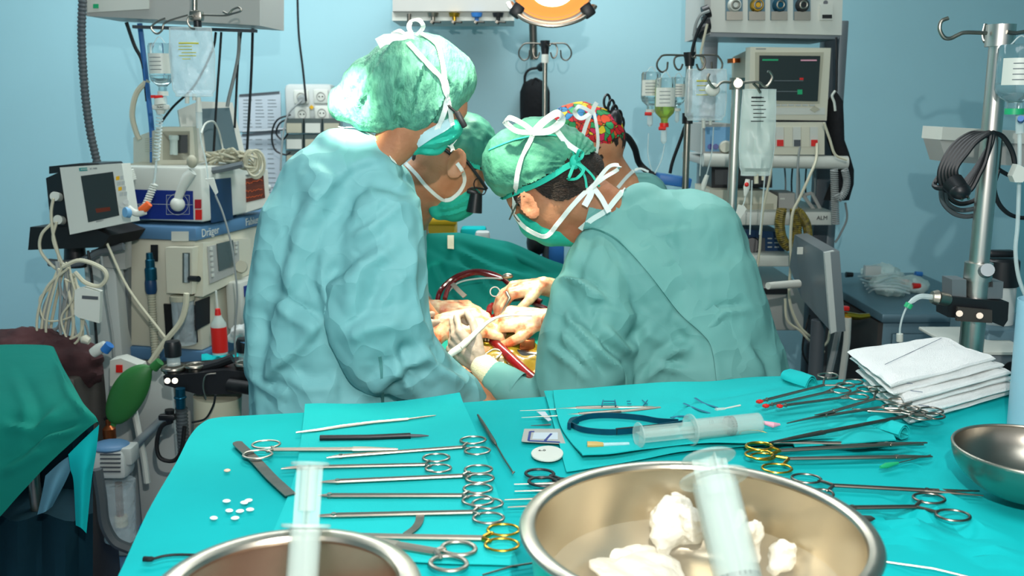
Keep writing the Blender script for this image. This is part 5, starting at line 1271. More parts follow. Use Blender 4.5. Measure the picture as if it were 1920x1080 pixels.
sg = mloc(.001, .028, zs-.012); build('lettering', text_mb('Dräger', .036, sg, LY, Vector((0, 0, 1)), .0004), 'white_plastic', AM)
sg = mloc(.001, .30, zs-.010); build('lettering', text_mb('Fabius GS', .036, sg, LY, Vector((0, 0, 1)), .0004), 'white_plastic', AM)
slabp('label_plate', FL, (322, 434, 354, 452), .002, 'unit_white', AM, .002)
# left face: column details
slabp('side_post', FL, (236, 455, 242, 690), .03, 'grey_metal', AM, .004)
slabp('painted_shadow_gap', FL, (283, 459, 296, 490), .004, 'black_plastic', AM, .002)  # black slab standing in for the shade in the gap
hm = MB(); hm.lathe(onp(FL, 280, 474, .03), [(0, 0), (.010, 0), (.011, -.02), (.014, -.022), (.014, -.045), (.018, -.05), (.018, -.085), (0, -.085)], 20); build('hose_port', hm, 'titan_blue', AM)
hm = MB(); hm.lathe(onp(FL, 282, 524, .03), [(0, 0), (.016, 0), (.018, -.01), (.018, -.035), (.015, -.045), (0, -.045)], 20); build('hose_collar', hm, 'navy_dark', AM)
build('breathing_hose', corrugated(MB(), [onp(FL, 284, 550, .03), onp(FL, 287, 600, .035), onp(FL, 290, 640, .05), onp(FL, 294, 700, .08)], .013, .008), 'beige_dark', AM)
slabp('flow_meter', FL, [(325, 545), (372, 548), (372, 462), (322, 461)], .05, 'beige', AM, .035)
fm_ = (C0-LY*.037, -LY)
slabp('flow_tube_recess', fm_, (343, 474, 356, 530), .004, 'screen_grey', AM, .003)
build('flow_tube', MB().cyl(onp(fm_, 349, 529, .006), onp(fm_, 349, 476, .006), .006), 'clear_plastic', AM)
build('flow_knob', MB().cyl(onp(fm_, 356, 522, .004), onp(fm_, 372, 523, .02), .009, .0095), 'black_plastic', AM)
# right face: control panel with screen
slabp('control_panel', FR, [(371, 556), (461, 512), (461, 446), (371, 455)], .03, 'beige', AM, .018)
fp = (C0+LX*.019, LX)
slabp('bezel', fp, [(392, 532), (448, 508), (446, 452), (388, 462)], .004, 'unit_grey', AM, .003)
slabp('screen', fp, [(408, 508), (438, 497), (434, 450), (404, 457)], .003, 'screen_grey', AM, .006)
build('dial', MB().cyl(onp(fp, 452, 500, 0), onp(fp, 452, 500, .02), .022, .019), 'beige_dark', AM)
for i in range(6): build('panel_button', MB().box(onp(fp, 396+i*.6, 466+i*10, .005), .004, .012, .009, rotz(yaw)), 'unit_white', AM)
for i in range(3): build('panel_button', MB().box(onp(fp, 443, 456+i*8, .005), .004, .012, .009, rotz(yaw)), 'unit_white', AM)
slabp('open_bay', FR, [(372, 620), (398, 606), (398, 556), (372, 566)], .004, 'black_plastic', AM, -.008)
# absorber and small drawers under the panel
m = MB(); m.cyl(mloc(-.05, -.02, .83), mloc(-.05, -.02, .97), .035, .035, 20); build('absorber_canister', m, 'clear_plastic', AM)
build('absorber_lid', MB().cyl(mloc(-.05, -.02, .97), mloc(-.05, -.02, .985), .038, n=20), 'beige_dark', AM)
build('dark_recess', mbox(MB(), -.13, -.02, -.004, .004, .83, .95), 'black_plastic', AM)
vp = thing('vaporizer', 'white vaporizer with black dials under the machine screen', 'vaporizer', mloc(.03, .22, .84))
build('housing', mbox(MB(), .005, .06, .14, .34, .84, 1.0, .008), 'unit_white', vp)
build('blue_label', mbox(MB(), .061, .064, .16, .32, .95, .985), 'navy_panel', vp)
for i in range(2): build('window', mbox(MB(), .061, .064, .17, .24, .865+i*.045, .89+i*.045), 'black_plastic', vp); build('dial', MB().cyl(mloc(.06, .29, .88+i*.045), mloc(.08, .29, .88+i*.045), .014, n=16), 'white_plastic', vp)

# devices on the shelf
ds = C0+Vector((0, 0, .024))
def on_shelf_poly(*a): return a
CD = W(383, 428, 2.98)
FL2 = (CD-LY*.02, -LY); FR2 = (CD, LX)
DV = thing('monitoring_device', 'white and navy monitoring unit on the blue shelf with target drawing', 'monitor', (mloc(-.2, .2, zs+.024)))
xd0 = (CD-C0).dot(LX); yd0 = (CD-C0).dot(LY)
build('housing', mbox(MB(), xd0-.33, xd0, yd0, yd0+.38, zs+.034, zs+.205, .01), 'white_plastic', DV)
FD = (mloc(xd0, yd0, 1.3)-LY*0.0, -LY); FE = (mloc(xd0, yd0, 1.3), LX)
slabp('navy_front', FD, [(242, 410), (363, 412), (362, 358), (242, 355)], .003, 'navy_panel', DV, .002)
slabp('navy_side', FE, [(396, 418), (436, 410), (432, 333), (392, 337)], .003, 'navy_dark', DV, .002)
mk = MB()
for cx_, cy_, r_ in ((333, 383, 20), (333, 383, 13)):
    pts = [onp(FD, cx_+r_*math.cos(a), cy_+r_*math.sin(a), .0035) for a in [2*PI*i/24 for i in range(24)]]; mk.tube(pts, .0007, 4, True)
build('target_print', mk, 'grey_light', DV)
sq = MB()
for a, b in (((312, 366), (312, 402)), ((312, 402), (355, 402)), ((355, 402), (355, 366)), ((355, 366), (312, 366)), ((242, 382), (361, 384))): sq.tube([onp(FD, *a, .0035), onp(FD, *b, .0035)], .0006, 4)
build('square_print', sq, 'grey_light', DV)
slabp('warning_sticker', FD, (366, 374, 378, 391), .002, mat('sticker_dark_red', '#A81E28', .5), DV, .003)
slabp('warning_sticker', FD, (367, 393, 379, 412), .002, 'red', DV, .003)
build('lettering', text_mb('UXION', .013, onp(FD, 245, 388, .004), LX, Vector((0, 0, 1)), .0003), 'white_plastic', DV)
# small monitor right of it with red traces
pm_ = plane(475, 360, 3.25, .42, .05); SM = root('trace_monitor', 'small grey monitor with dark red traces beside the left surgeon', 'monitor', 475, 405, 3.28)
slabp('housing', pm_, [(444, 404), (506, 384), (502, 318), (440, 332)], .12, 'unit_white', SM)
slabp('screen', pm_, [(448, 383), (497, 371), (494, 329), (446, 338)], .003, 'screen_red', SM, .002)
tr = MB(); rr_ = random.Random(5)
for y0 in (346, 362, 374):
    tr.tube([onp(pm_, 450+i*2.2, y0-i*.45+rr_.uniform(-2.2, 2.2), .0035) for i in range(20)], .0007, 4)
build('trace_lines', tr, mat('trace_amber', '#9A4A20', .5, emit='#C05018', estr=.5), SM)
build('side_knob', MB().cyl(onp(pm_, 503, 352, -.01), onp(pm_, 507, 352, -.01), .01), 'grey_light', SM)
slabp('maker_mark', pm_, (450, 328, 470, 330), .001, 'ink_grey', SM, .002)
# flat screen tilted
pf = plane(400, 260, 3.3, .45, .12); FS = root('flat_screen', 'tilted blank grey flat screen standing on the machine behind the drip bag', 'screen', 400, 310, 3.3)
slabp('frame', pf, [(352, 318), (462, 298), (436, 192), (372, 190), (334, 206)], .03, 'unit_white', FS)
slabp('glass', pf, [(388, 304), (450, 292), (430, 202), (376, 204)], .003, 'screen_blank', FS, .002)
build('stand', MB().bx(W(400, 300, 3.35).x-.05, W(400, 300, 3.35).x+.05, 3.33, 3.42, zs+.03, W(400, 300, 3.35).z), 'beige', FS)
# beige small monitor at left
pg_ = plane(300, 280, 3.1, .10); GM = root('gas_monitor', 'small beige monitor with rounded back and tiny dark screen on the white unit', 'monitor', 305, 335, 3.15)
slabp('front_bezel', pg_, [(291, 330), (368, 326), (362, 238), (293, 238)], .05, 'beige', GM)
m = MB(); q0 = [onp(pg_, x, y)+Vector((0, .05, 0)) for x, y in ((293, 330), (357, 326), (357, 240), (293, 240))]; q1 = [onp(pg_, x, y)+Vector((-.02, .22, 0)) for x, y in ((262, 322), (340, 320), (338, 252), (258, 256))]
q1 = [W(250, 326, 3.28), W(340, 322, 3.32), W(338, 250, 3.32), W(250, 258, 3.28)]
m.grid([q0, q1], True); build('rear_housing', m, 'beige', GM)
slabp('screen', pg_, (334, 253, 352, 287), .003, 'screen_dark', GM, .003)
slabp('inner_panel', pg_, (305, 246, 356, 300), .004, 'beige_dark', GM, .0)
vs = MB()
for i in range(7): vs.tube([W(272, 260+i*4, 3.165), W(288, 259+i*4, 3.13)], .001, 4)
build('vent_slots', vs, 'beige_dark', GM)
build('water_trap', MB().cyl(onp(pg_, 326, 290, .02), onp(pg_, 326, 262, .02), .012).cyl(onp(pg_, 326, 262, .02), onp(pg_, 326, 254, .02), .015), 'frosted', GM)
build('foot_plate', MB().bx(W(300, 330, 3.12).x-.1, W(300, 330, 3.12).x+.1, 3.1, 3.3, zs+.207, W(300, 328, 3.12).z), 'beige_dark', GM)
# heap of cream cables on top
hb_ = MB(); rr_ = random.Random(11)
for k in range(16):
    pts = []; x0 = rr_.uniform(378, 400); y0 = rr_.uniform(285, 306); x1 = rr_.uniform(450, 484); y1 = rr_.uniform(292, 318)
    for i in range(7): t = i/6; pts.append(W(x0+(x1-x0)*t+rr_.uniform(-6, 6), y0+(y1-y0)*t+rr_.uniform(-9, 9)-8*math.sin(t*PI), 3.12+rr_.uniform(-.04, .05)))
    hb_.tube(smoothpts(pts, 5), .0042, 6)
for k in range(5):
    c = W(468+k*3, 300+k*2, 3.1); hb_.torus(c, .03+.004*k, .004, (rr_.uniform(-.5, .5), -1, rr_.uniform(-.5, .5)), 24, 6, sx=.6)
solo('cable_heap', hb_, 'cable_cream', 'tangled heap of cream cables piled on top of the machine', 'cable')
cable('support_bar', [(372, 322), (410, 318), (455, 308)], 3.05, .012, 'grey_metal', 'grey round bar under the heap of cream cables', 'bar')
# ultrasound style probe handle with ball
pbh = thing('probe_handle', 'white probe with round ball end hanging in front of the navy unit', 'probe', W(345, 380, 2.93))
build('handle', MB().tube(wp([(334, 372), (342, 350), (352, 332), (361, 322)], 2.93), [.012, .014, .017, .014], 14), 'white_plastic', pbh)
build('ball', MB().ell(W(333, 383, 2.93), .022, .022, .022), 'white_plastic', pbh)
build('holder', MB().ell(W(360, 303, 2.93), .016, .014, .02), 'beige_dark', pbh)
cl_ = thing('infusion_line', 'thin infusion line with small white clamp in front of the navy unit', 'tube', W(396, 350, 2.72))
build('line', MB().tube(smoothpts(wp([(374, 240), (378, 270), (386, 300), (390, 335)], 2.72), 5), .002, 6), 'clear_tube', cl_)
build('body', slab(MB(), plane(396, 350, 2.72, .2), [(391, 342), (404, 366), (408, 362), (400, 334), (384, 336)], .02), 'white_plastic', cl_)

# patient monitor on the left arm
p1 = plane(180, 370, 2.78, -.12, .05); PM = root('patient_monitor', 'white patient monitor with dark screen and side buttons at far left', 'monitor', 180, 440, 2.82)
slabp('housing', p1, [(131, 440), (246, 416), (228, 306), (112, 314)], .05, 'white_plastic', PM)
slabp('screen', p1, [(166, 417), (224, 404), (212, 322), (152, 330)], .003, 'screen_dark', PM, .002)
slabp('screen_glow', p1, [(182, 399), (208, 395), (207, 388), (180, 391)], .001, mat('screen_orange', '#6A2A14', .3), PM, .0032)
slabp('name_plate', p1, [(150, 321), (165, 320), (164, 314), (149, 315)], .001, mat('teal_plate', '#2F8F8A', .5), PM, .003)
ptext('lettering', 'SIEMENS', p1, 151, 319, 2.7, 'white_plastic', PM, .0035, 10, -.6); ptext('lettering', 'SC 7000', p1, 168, 318, 3.2, 'ink_grey', PM, .002, 10, -.6)
for i in range(4):
    for j in range(2):
        x, y = 221+j*8+i*2.2, 334+i*10-j
        slabp('button', p1, [(x-3, y+4), (x+3, y+3), (x+3, y-4), (x-3, y-3)], .002, 'yellow' if (i in (0, 2) and j == 0) else 'grey_light', PM, .002)
for j in range(2): build('round_button', MB().cyl(onp(p1, 229+j*7, 384-j*5, 0), onp(p1, 229+j*7, 384-j*5, .003), .008, n=16), 'grey_light', PM)
ptext('lettering', 'INFINITY', p1, 180, 417, 2.8, 'ink_grey', PM, .002, 10, -2)
p2 = plane(100, 390, 2.86, -.3); MD = root('monitor_module', 'black module with white plugs behind the white patient monitor', 'module', 95, 465, 2.9)
slabp('housing', p2, [(97, 440), (150, 452), (140, 310), (86, 334)], .13, 'black_plastic', MD)
slabp('top_grip', p2, [(92, 326), (190, 312), (184, 306), (150, 306), (92, 312)], .1, 'black_plastic', MD, .0)
slabp('tray', p2, [(62, 467), (200, 462), (215, 440), (180, 425), (66, 424)], .16, 'black_rubber', MD, .02)
build('neck', MB().cyl(W(140, 462, 2.95), W(142, 500, 2.95), .03, .035), 'black_plastic', MD)
slabp('yellow_dot', plane(182, 440, 2.8), (180, 436, 187, 443), .002, 'yellow', MD)
for (a, b) in ((102, 368), (108, 412)): build('plug', MB().cyl(W(a, b, 2.82), W(a+12, b+2, 2.86), .014, .012), 'white_plastic', MD)
for pts, lab in (([(100, 372), (96, 400), (100, 440), (110, 480), (112, 510)], 'cream cable dropping from the upper plug of the black module'), ([(106, 416), (100, 450), (120, 500), (150, 560)], 'cream cable from the lower plug of the black module'), ([(98, 418), (78, 440), (76, 470), (100, 500), (130, 520)], 'cream cable looping left under the black module tray')):
    cable('cable', pts, 2.79, .0045, 'cable_cream', lab)
solo('coiled_lead', MB().tube(coil(W(240, 318, 2.9), W(246, 338, 2.9), .014, 6, .003), .003, 6), 'white_plastic', 'short white coiled cord right of the patient monitor', 'cord')
# IV drip at the left
IVL = root('drip_hanger', 'bent steel wire drip hanger at upper left holding a bottle and a bag', 'hanger', 365, 30, 2.72)
build('post', MB().cyl(W(365, -60, 2.72), W(365, 30, 2.72), .008), 'steel', IVL)
build('clamp_block', MB().box(W(369, 30, 2.72), .035, .03, .028, None, .006), 'steel', IVL)
build('black_cap', MB().cyl(W(370, 38, 2.72), W(371, 54, 2.72), .011), 'black_plastic', IVL)
build('hook', MB().tube(smoothpts(wp([(352, 28), (325, 36), (308, 44), (304, 56), (296, 63), (288, 60), (284, 50), (296, 40), (310, 34)], 2.72), 6), .0028, 8), 'steel', IVL)
build('hook', MB().tube(smoothpts(wp([(376, 28), (420, 29), (438, 25), (452, 20), (447, 14), (436, 18), (428, 26), (418, 22)], 2.72), 6), .0028, 8), 'steel', IVL)
build('hook', MB().tube(smoothpts(wp([(362, 30), (354, 32), (352, 42), (358, 52), (366, 54)], 2.69), 6), .0028, 8), 'steel', IVL)
def drip_bottle(label, px, ytop, ybot, rpx, Y, liq, group=None, lvl=.5, capm='white_plastic', labm='white_plastic', chamber=True, bname='drip_bottle', red=True):
    c = W(px, ytop, Y); s = S(c); h = (ybot-ytop)*s; r = rpx*s; z0 = c.z-h
    T = thing(bname, label, 'drip bottle', (c.x, c.y, z0), 0, group); b = Vector((c.x, c.y, z0))
    body = [(r*.34, 0), (r*.36, h*.12), (r*.9, h*.24), (r, h*.32), (r, h*.93), (r*.9, h*.985), (0, h)]
    build('glass', MB().lathe(b, [(0, 0)]+body, 32), 'clear_glass', T)
    lb = [(r*.28, h*.02), (r*.3, h*.12), (r*.84, h*.25), (r*.94, h*.32), (r*.94, h*lvl), (0, h*lvl)]
    build('liquid', MB().lathe(b, [(0, h*.02)]+lb, 32), liq, T)
    m = MB(); rows = [[b+Vector((math.cos(a)*r*1.02, math.sin(a)*r*1.02, z)) for a in [math.radians(-160+i*8) for i in range(18)]] for z in (h*.38, h*.78)]; m.grid(rows)
    lo_ = build('paper_label', m, labm, T)
    mm = MB()
    for i in range(4):
        z = h*(.70-.08*i); mm.tube([b+Vector((math.cos(a)*r*1.035, math.sin(a)*r*1.035, z)) for a in [math.radians(-130+j*12) for j in range(6)]], .0009, 4)
    build('label_print', mm, 'ink_grey', lo_)
    build('neck_cap', MB().lathe(b, [(0, h*.03), (r*.45, h*.03), (r*.45, -h*.06), (0, -h*.06)], 20), capm, T)
    if red: build('vent_cap', MB().cyl(b+Vector((r*.1, -r*.4, -h*.085)), b+Vector((-r*.6, -r*.4, -h*.085)), .005), 'red', T)
    if chamber:
        build('drip_chamber', MB().lathe(b, [(0, -h*.06), (r*.3, -h*.07), (r*.3, -h*.36), (r*.1, -h*.42), (0, -h*.42)], 16), 'clear_tube', T)
    build('hanging_loop', MB().tube(smoothpts([b+Vector((-r*.5, 0, h*.98)), b+Vector((0, 0, h*1.12)), b+Vector((r*.5, 0, h*.98))], 5), .0015, 6), 'clear_tube', T)
    return T, b, h, r
drip_bottle('glass drip bottle with white label hanging at upper left', 299, 80, 172, 22, 2.72, 'liquid', lvl=.36)
def drip_bag(label, cpx, y0, y1, wpx, Y, printm, liqm='liquid', mt='clear_plastic', seed=0, marks=8, group=None, lvl=.75, textpos=(.25, .75)):
    c0 = W(cpx, y0, Y); s = S(c0); wv = wpx*s; h = (y1-y0)*s
    T = thing('drip_bag', label, 'drip bag', (c0.x, c0.y, c0.z-h), 0, group)
    n = 22; front = []; back = []
    for i in range(n+1):
        v = i/n; w_ = wv/2*(.93+.07*math.sin(v*PI)+(.06*noise.noise(Vector((v*4, seed, 0))))-(.10 if v > .93 else 0)); fr_ = []; bk = []
        for j in range(17):
            u = j/16*2-1; bulge = .024*(1-u*u)**.7*(.25+.75*min(1, max(0, v*1.4-.1)))*(1 if v < .93 else .3)
            q = noise.noise(Vector((u*2.2, v*5, seed)))*.012*(1-u*u)+noise.noise(Vector((u*5, v*9, seed+3)))*.005*(1-u*u)
            x = c0.x+u*w_; z = c0.z-h*v+.008*math.sin(u*PI)*0
            fr_.append(Vector((x, c0.y-bulge-q-.001, z))); bk.append(Vector((x, c0.y+bulge+.001, z)))
        front.append(fr_); back.append(bk)
    m = MB(); rows = [f+list(reversed(b)) for f, b in zip(front, back)]; m.grid(rows, True)
    build('bag', m, mt, T)
    build('welded_edge', MB().tube([f[0] for f in front]+[f for f in front[-1]][1:-1]+[f[-1] for f in reversed(front)]+list(reversed(front[0]))[1:-1], .0016, 6, True), 'clear_tube', T)
    mm = MB(); rg = random.Random(seed)
    for i in range(marks):
        v = textpos[0]+(textpos[1]-textpos[0])*i/marks; k = int(v*n); a = 4+rg.randint(0, 1); b = 12-rg.randint(0, 3)
        mm.tube([front[k][j]-Vector((0, .0015, 0)) for j in range(a, b)], .0011 if i else .0022, 4)
    build('printed_lines', mm, printm, T)
    build('outlet_port', MB().cyl(W(cpx-6, y1-2, Y), W(cpx-6, y1+16, Y), .006).cyl(W(cpx+7, y1-2, Y), W(cpx+7, y1+10, Y), .005), 'white_plastic' if seed != 8 else 'cable_cream', T)
    return T
drip_bag('clear bulging drip bag with yellow print hanging left, beside the glass bottle', 357, 52, 178, 84, 2.70, mat('print_yellow', '#C8C03C', .6), seed=2, textpos=(.24, .5), marks=6)
VC = thing('drip_valve', 'white infusion valve with red tab marked IVAC under the left drip bottle', 'valve', W(300, 205, 2.70))
build('body', MB().cyl(W(298, 184, 2.70), W(300, 196, 2.70), .012, .016).box(W(302, 201, 2.70), .045, .02, .014, None, .004).cyl(W(301, 206, 2.7), W(301, 214, 2.7), .014, .010), 'white_plastic', VC)
build('red_tab', MB().box(W(287, 181, 2.70), .012, .006, .008), 'red', VC)
build('lettering', text_mb('IVAC', .009, W(294, 203, 2.685), (1, 0, 0), (0, 0, 1), .0003), 'ink', VC)
solo('coiled_tube', MB().tube(coil(W(300, 214, 2.7), W(293, 300, 2.71), .008, 14, .002), .0022, 6).tube(smoothpts(wp([(293, 300), (291, 330), (286, 355)], 2.71), 4), .003, 6), 'clear_tube', 'clear coiled infusion line hanging under the left valve', 'tube')
solo('spiral_line', MB().tube(coil(W(290, 345, 2.7), W(270, 392, 2.68), .008, 11, .002), .0028, 6), 'white_plastic', 'white spiral line ending in an orange connector', 'tube')
oc = thing('spirometer_elbow', 'orange and white elbow connector in front of the patient monitor', 'connector', W(268, 392, 2.68))
build('orange_joint', MB().tube(wp([(280, 382), (272, 390), (262, 394)], 2.67), [.010, .012, .008], 12), 'orange', oc)
build('white_elbow', MB().tube(smoothpts(wp([(272, 396), (258, 400), (248, 396), (240, 390)], 2.67), 4), .010, 12), 'white_plastic', oc)
build('blue_cap', MB().cyl(W(242, 398, 2.67), W(234, 398, 2.66), .016, .014), 'blue_light', oc)
dc = thing('drip_chamber', 'clear drip chamber under the left drip bag', 'drip chamber', W(371, 230, 2.70))
build('spike', MB().cyl(W(372, 182, 2.7), W(373, 210, 2.7), .006, .009), 'white_plastic', dc); build('chamber', MB().cyl(W(373, 210, 2.7), W(374, 240, 2.7), .009, .008), 'clear_tube', dc)
cable('infusion_line', [(404, 366), (418, 400), (432, 450), (440, 500), (445, 560), (440, 640), (448, 720)], 2.72, .0028, 'cable_grey', 'grey thin line running down past the anaesthesia screen', 'tube')
cable('sensor_cable', [(377, 250, 2.95), (385, 232, 3.0), (400, 228, 3.05), (410, 245, 3.1), (416, 270, 3.14), (420, 296, 3.12)], 3.05, .003, 'white_plastic', 'white looped sensor lead in front of the tilted flat screen', 'cable')

# cable bundle hanging from the left arm
rr_ = random.Random(3)
for k in range(15):
    Yk = 2.66+rr_.uniform(-.03, .05); x0 = 118+rr_.uniform(-14, 18); y0 = 498+rr_.uniform(-8, 6)
    if k < 9:
        xl = rr_.uniform(58, 100); yb = rr_.uniform(600, 668); xr = rr_.uniform(110, 150)
        pts = [(x0, y0), (xl+18, y0+38), (xl, yb-40), (xl+12, yb), (xr, yb-12), (xr+8, yb-60), (x0+12, y0+20)]
    else:
        xr = rr_.uniform(120, 178); yb = rr_.uniform(640, 730)
        pts = [(x0, y0), (x0+8, y0+60), (xr-14, yb-70), (xr, yb-20), (xr+rr_.uniform(-14, 10), yb+16)]
    lab = 'looped cable in the hanging bundle at far left' if k < 9 else 'straight cable dropping from the hanging bundle at far left'
    m = MB().tube(smoothpts(wp(pts, Yk), 6), rr_.choice([.0028, .0036, .0045]), 6)
    solo('hanging_cable', m, rr_.choice(['cable_cream', 'cable_grey', 'cable_cream']), lab, 'cable', lab.split(' in ')[0]+'s' if k < 9 else 'cables dropping from the bundle')
cable('cable_ring', [(118, 500), (150, 488), (190, 502), (200, 520), (186, 536), (160, 530), (140, 510)], 2.62, .006, 'cable_cream', 'thick cream cable looping right over the hanging bundle')
for pts, mt_, lab in (([(165, 470), (172, 520), (178, 600), (185, 690)], 'cable_black', 'black cable behind the white connector box'), ([(190, 480), (200, 560), (212, 640), (215, 720)], 'cable_grey', 'grey cable right of the white connector box'), ([(200, 455), (240, 540), (300, 620), (330, 660)], 'cable_cream', 'cream thin tube slanting down over the machine')):
    cable('cable', pts, 2.8, .004, mt_, lab)
bar = solo('hook_bar', MB().tube(wp([(92, 492), (120, 495), (150, 492), (190, 470), (232, 462)], 2.86), .012, 10), 'grey_metal', 'grey bar that carries the hanging cable bundle', 'bar')
pc = plane(160, 580, 2.6, .15); CB = root('connector_box', 'white cable connector box hanging among the cables at left', 'connector box', 165, 600, 2.62)
slabp('housing', pc, [(148, 596), (186, 606), (188, 548), (156, 540), (140, 544), (139, 590)], .03, 'white_plastic', CB)
slabp('socket_row', pc, [(154, 560), (184, 562), (184, 556), (154, 554)], .002, 'grey_dark', CB, .002)
CB2 = root('cable_joint', 'white plug joint with blue band hanging below the connector box', 'connector', 190, 655, 2.6)
build('body', MB().tube(wp([(174, 662), (186, 654), (198, 646)], 2.58), [.014, .016, .012], 12), 'white_plastic', CB2); build('blue_band', MB().cyl(W(196, 658, 2.57), W(206, 646, 2.57), .013), 'blue_plastic', CB2)
build('lower_joint', MB().tube(wp([(155, 630), (158, 636), (168, 640)], 2.58), [.010, .014, .010], 10), 'beige', CB2)
# grey stand and arm below
gs = thing('equipment_stand', 'pale grey upright stand column between cables and anaesthesia machine', 'stand', (W(205, 600, 2.98).x, 2.98, 0))
build('column', MB().bx(W(172, 600, 2.98).x, W(232, 600, 2.98).x, 2.95, 3.06, .1, W(200, 480, 2.98).z, .01), 'grey_light', gs)
build('bracket', slab(MB(), plane(190, 490, 2.93), [(185, 500), (235, 505), (235, 452), (170, 470)], .05), 'unit_grey', gs)
build('foot', MB().bx(W(172, 600, 2.98).x-.05, W(232, 600, 2.98).x+.12, 2.8, 3.2, 0.03, .10, .02), 'steel_blue', gs)
build('door_panel', MB().bx(W(246, 700, 2.86).x, W(322, 700, 2.86).x, 2.85, 2.87, .22, W(280, 690, 2.86).z, .004), 'grey_light', gs)
wa = thing('white_support_bracket', 'white plastic bracket with red square behind the green breathing bag', 'arm', W(228, 690, 2.72))
build('arm', slab(MB(), plane(228, 690, 2.72), [(206, 724), (246, 722), (240, 700), (266, 706), (262, 686), (226, 672), (206, 676)], .05), 'white_plastic', wa)
slabp('red_square', plane(224, 690, 2.715), (218, 684, 230, 698), .003, 'red', wa, .003)
gb_ = thing('breathing_bag', 'green rubber breathing bag hanging slanted left of the valve block', 'breathing bag', W(255, 740, 2.6))
m = MB(); axp = wp([(212, 798), (220, 776), (236, 745), (255, 715), (275, 695), (292, 688)], 2.6); m.tube(smoothpts(axp, 5), [.006+.042*math.sin(min(1, (i/25)*1.12)*PI)**.8 if i > 1 else .008 for i in range(26)], 16, flat=.55, up=(0, -1, 0)); build('bag', m, 'green_rubber', gb_)
build('neck', MB().tube(wp([(288, 690), (300, 678)], 2.6), [.014, .013], 12), 'green_rubber', gb_)
cable('curved_tube', [(282, 680), (310, 640), (338, 605), (348, 575), (350, 550)], 2.75, .009, 'cable_cream', 'cream flexible arm curving up from the green bag', 'tube')
cable('white_strip', [(252, 770), (262, 820), (270, 860), (276, 905)], 2.66, .009, 'white_plastic', 'long white plastic strip hanging under the green bag', 'strip')
cable('black_loop', [(216, 742), (222, 765), (205, 782), (196, 786)], 2.7, .005, 'cable_black', 'black cable loop left of the green bag')
# valve block (black bar with glass domes)
vb = thing('valve_block', 'black breathing valve block with glass domes beside the left surgeon', 'valve block', W(390, 740, 2.52))
pv = plane(390, 710, 2.52)
build('body', slab(MB(), pv, [(308, 722), (372, 740), (478, 738), (480, 700), (420, 694), (370, 700), (306, 705)], .14), 'black_plastic', vb)
build('bar', MB().tube(wp([(380, 690), (410, 682), (436, 672)], 2.56), .013, 10), 'black_plastic', vb)
for (a, b, r) in ((326, 690, .036), (366, 686, .03), (426, 695, .034), (462, 682, .034)):
    c = W(a, b, 2.56); build('chrome_ring', MB().torus(c, r*.8, r*.18, (0, 0, 1), 28, 8), 'steel', vb); build('chrome_plate', MB().cyl(c-Vector((0, 0, .012)), c+Vector((0, 0, .002)), r*.78, n=24), 'steel_dark', vb)
for (a, b, h_) in ((326, 684, .05), (460, 674, .045)):
    c = W(a, b, 2.56); build('glass_dome', MB().lathe(c, [(.018, 0), (.018, h_*.6), (0, h_*.65)], 20), 'clear_tube', vb); build('dome_cap', MB().lathe(c, [(.022, h_*.5), (.023, h_*1.1), (.019, h_*1.35), (0, h_*1.38)], 20), 'black_plastic', vb)
build('blue_dial', MB().cyl(W(460, 642, 2.56), W(460, 638, 2.56), .022, n=24), 'blue_light', vb)
for a in (314, 328): build('screw_head', MB().cyl(onp(pv, a, 714, 0), onp(pv, a, 714, .004), .008, n=14), 'steel', vb)
build('chain', MB().tube(smoothpts([onp(pv, 405, 700, .01), onp(pv, 386, 704, .014), onp(pv, 381, 725, .014), onp(pv, 386, 748, .01)], 6), .0022, 6), 'steel_satin', vb)
build('side_port', MB().cyl(onp(pv, 430, 722, .01), onp(pv, 470, 728, .03), .018), 'black_rubber', vb)
ch = MB(); ch.cyl(W(338, 728, 2.5), W(339, 765, 2.5), .013); ch.torus(W(338, 745, 2.5), .014, .003); build('chrome_elbow', ch, 'titan_blue', vb)
cb_ = thing('absorber', 'cream canister below the black valve block, edge behind the turquoise table', 'canister', W(410, 800, 2.56))
build('canister', MB().cyl(W(408, 742, 2.58), W(408, 850, 2.58), .066, .062, 28), 'cable_cream', cb_)
solo('black_hose', MB().tube(smoothpts(wp([(322, 790), (303, 800), (294, 830), (300, 858), (325, 864), (340, 845), (346, 800)], 2.5), 7), .006, 8), 'black_rubber', 'thin black hose loop below the green bag connector', 'hose')
solo('hose_connector', MB().cyl(W(318, 768, 2.5), W(318, 792, 2.5), .013, .010).box(W(314, 782, 2.49), .045, .02, .016, None, .004), 'black_plastic', 'small black connector above the thin black hose loop', 'connector')
solo('breathing_hose', corrugated(MB(), wp([(340, 765), (342, 800), (345, 850), (340, 900)], 2.52), .017, .01), 'hose_grey', 'dark corrugated breathing hose below the black valve block', 'hose')
cable('thin_cable', [(404, 740), (400, 760), (385, 785), (360, 792)], 2.45, .003, 'cable_black', 'thin dark cord under the valve block')
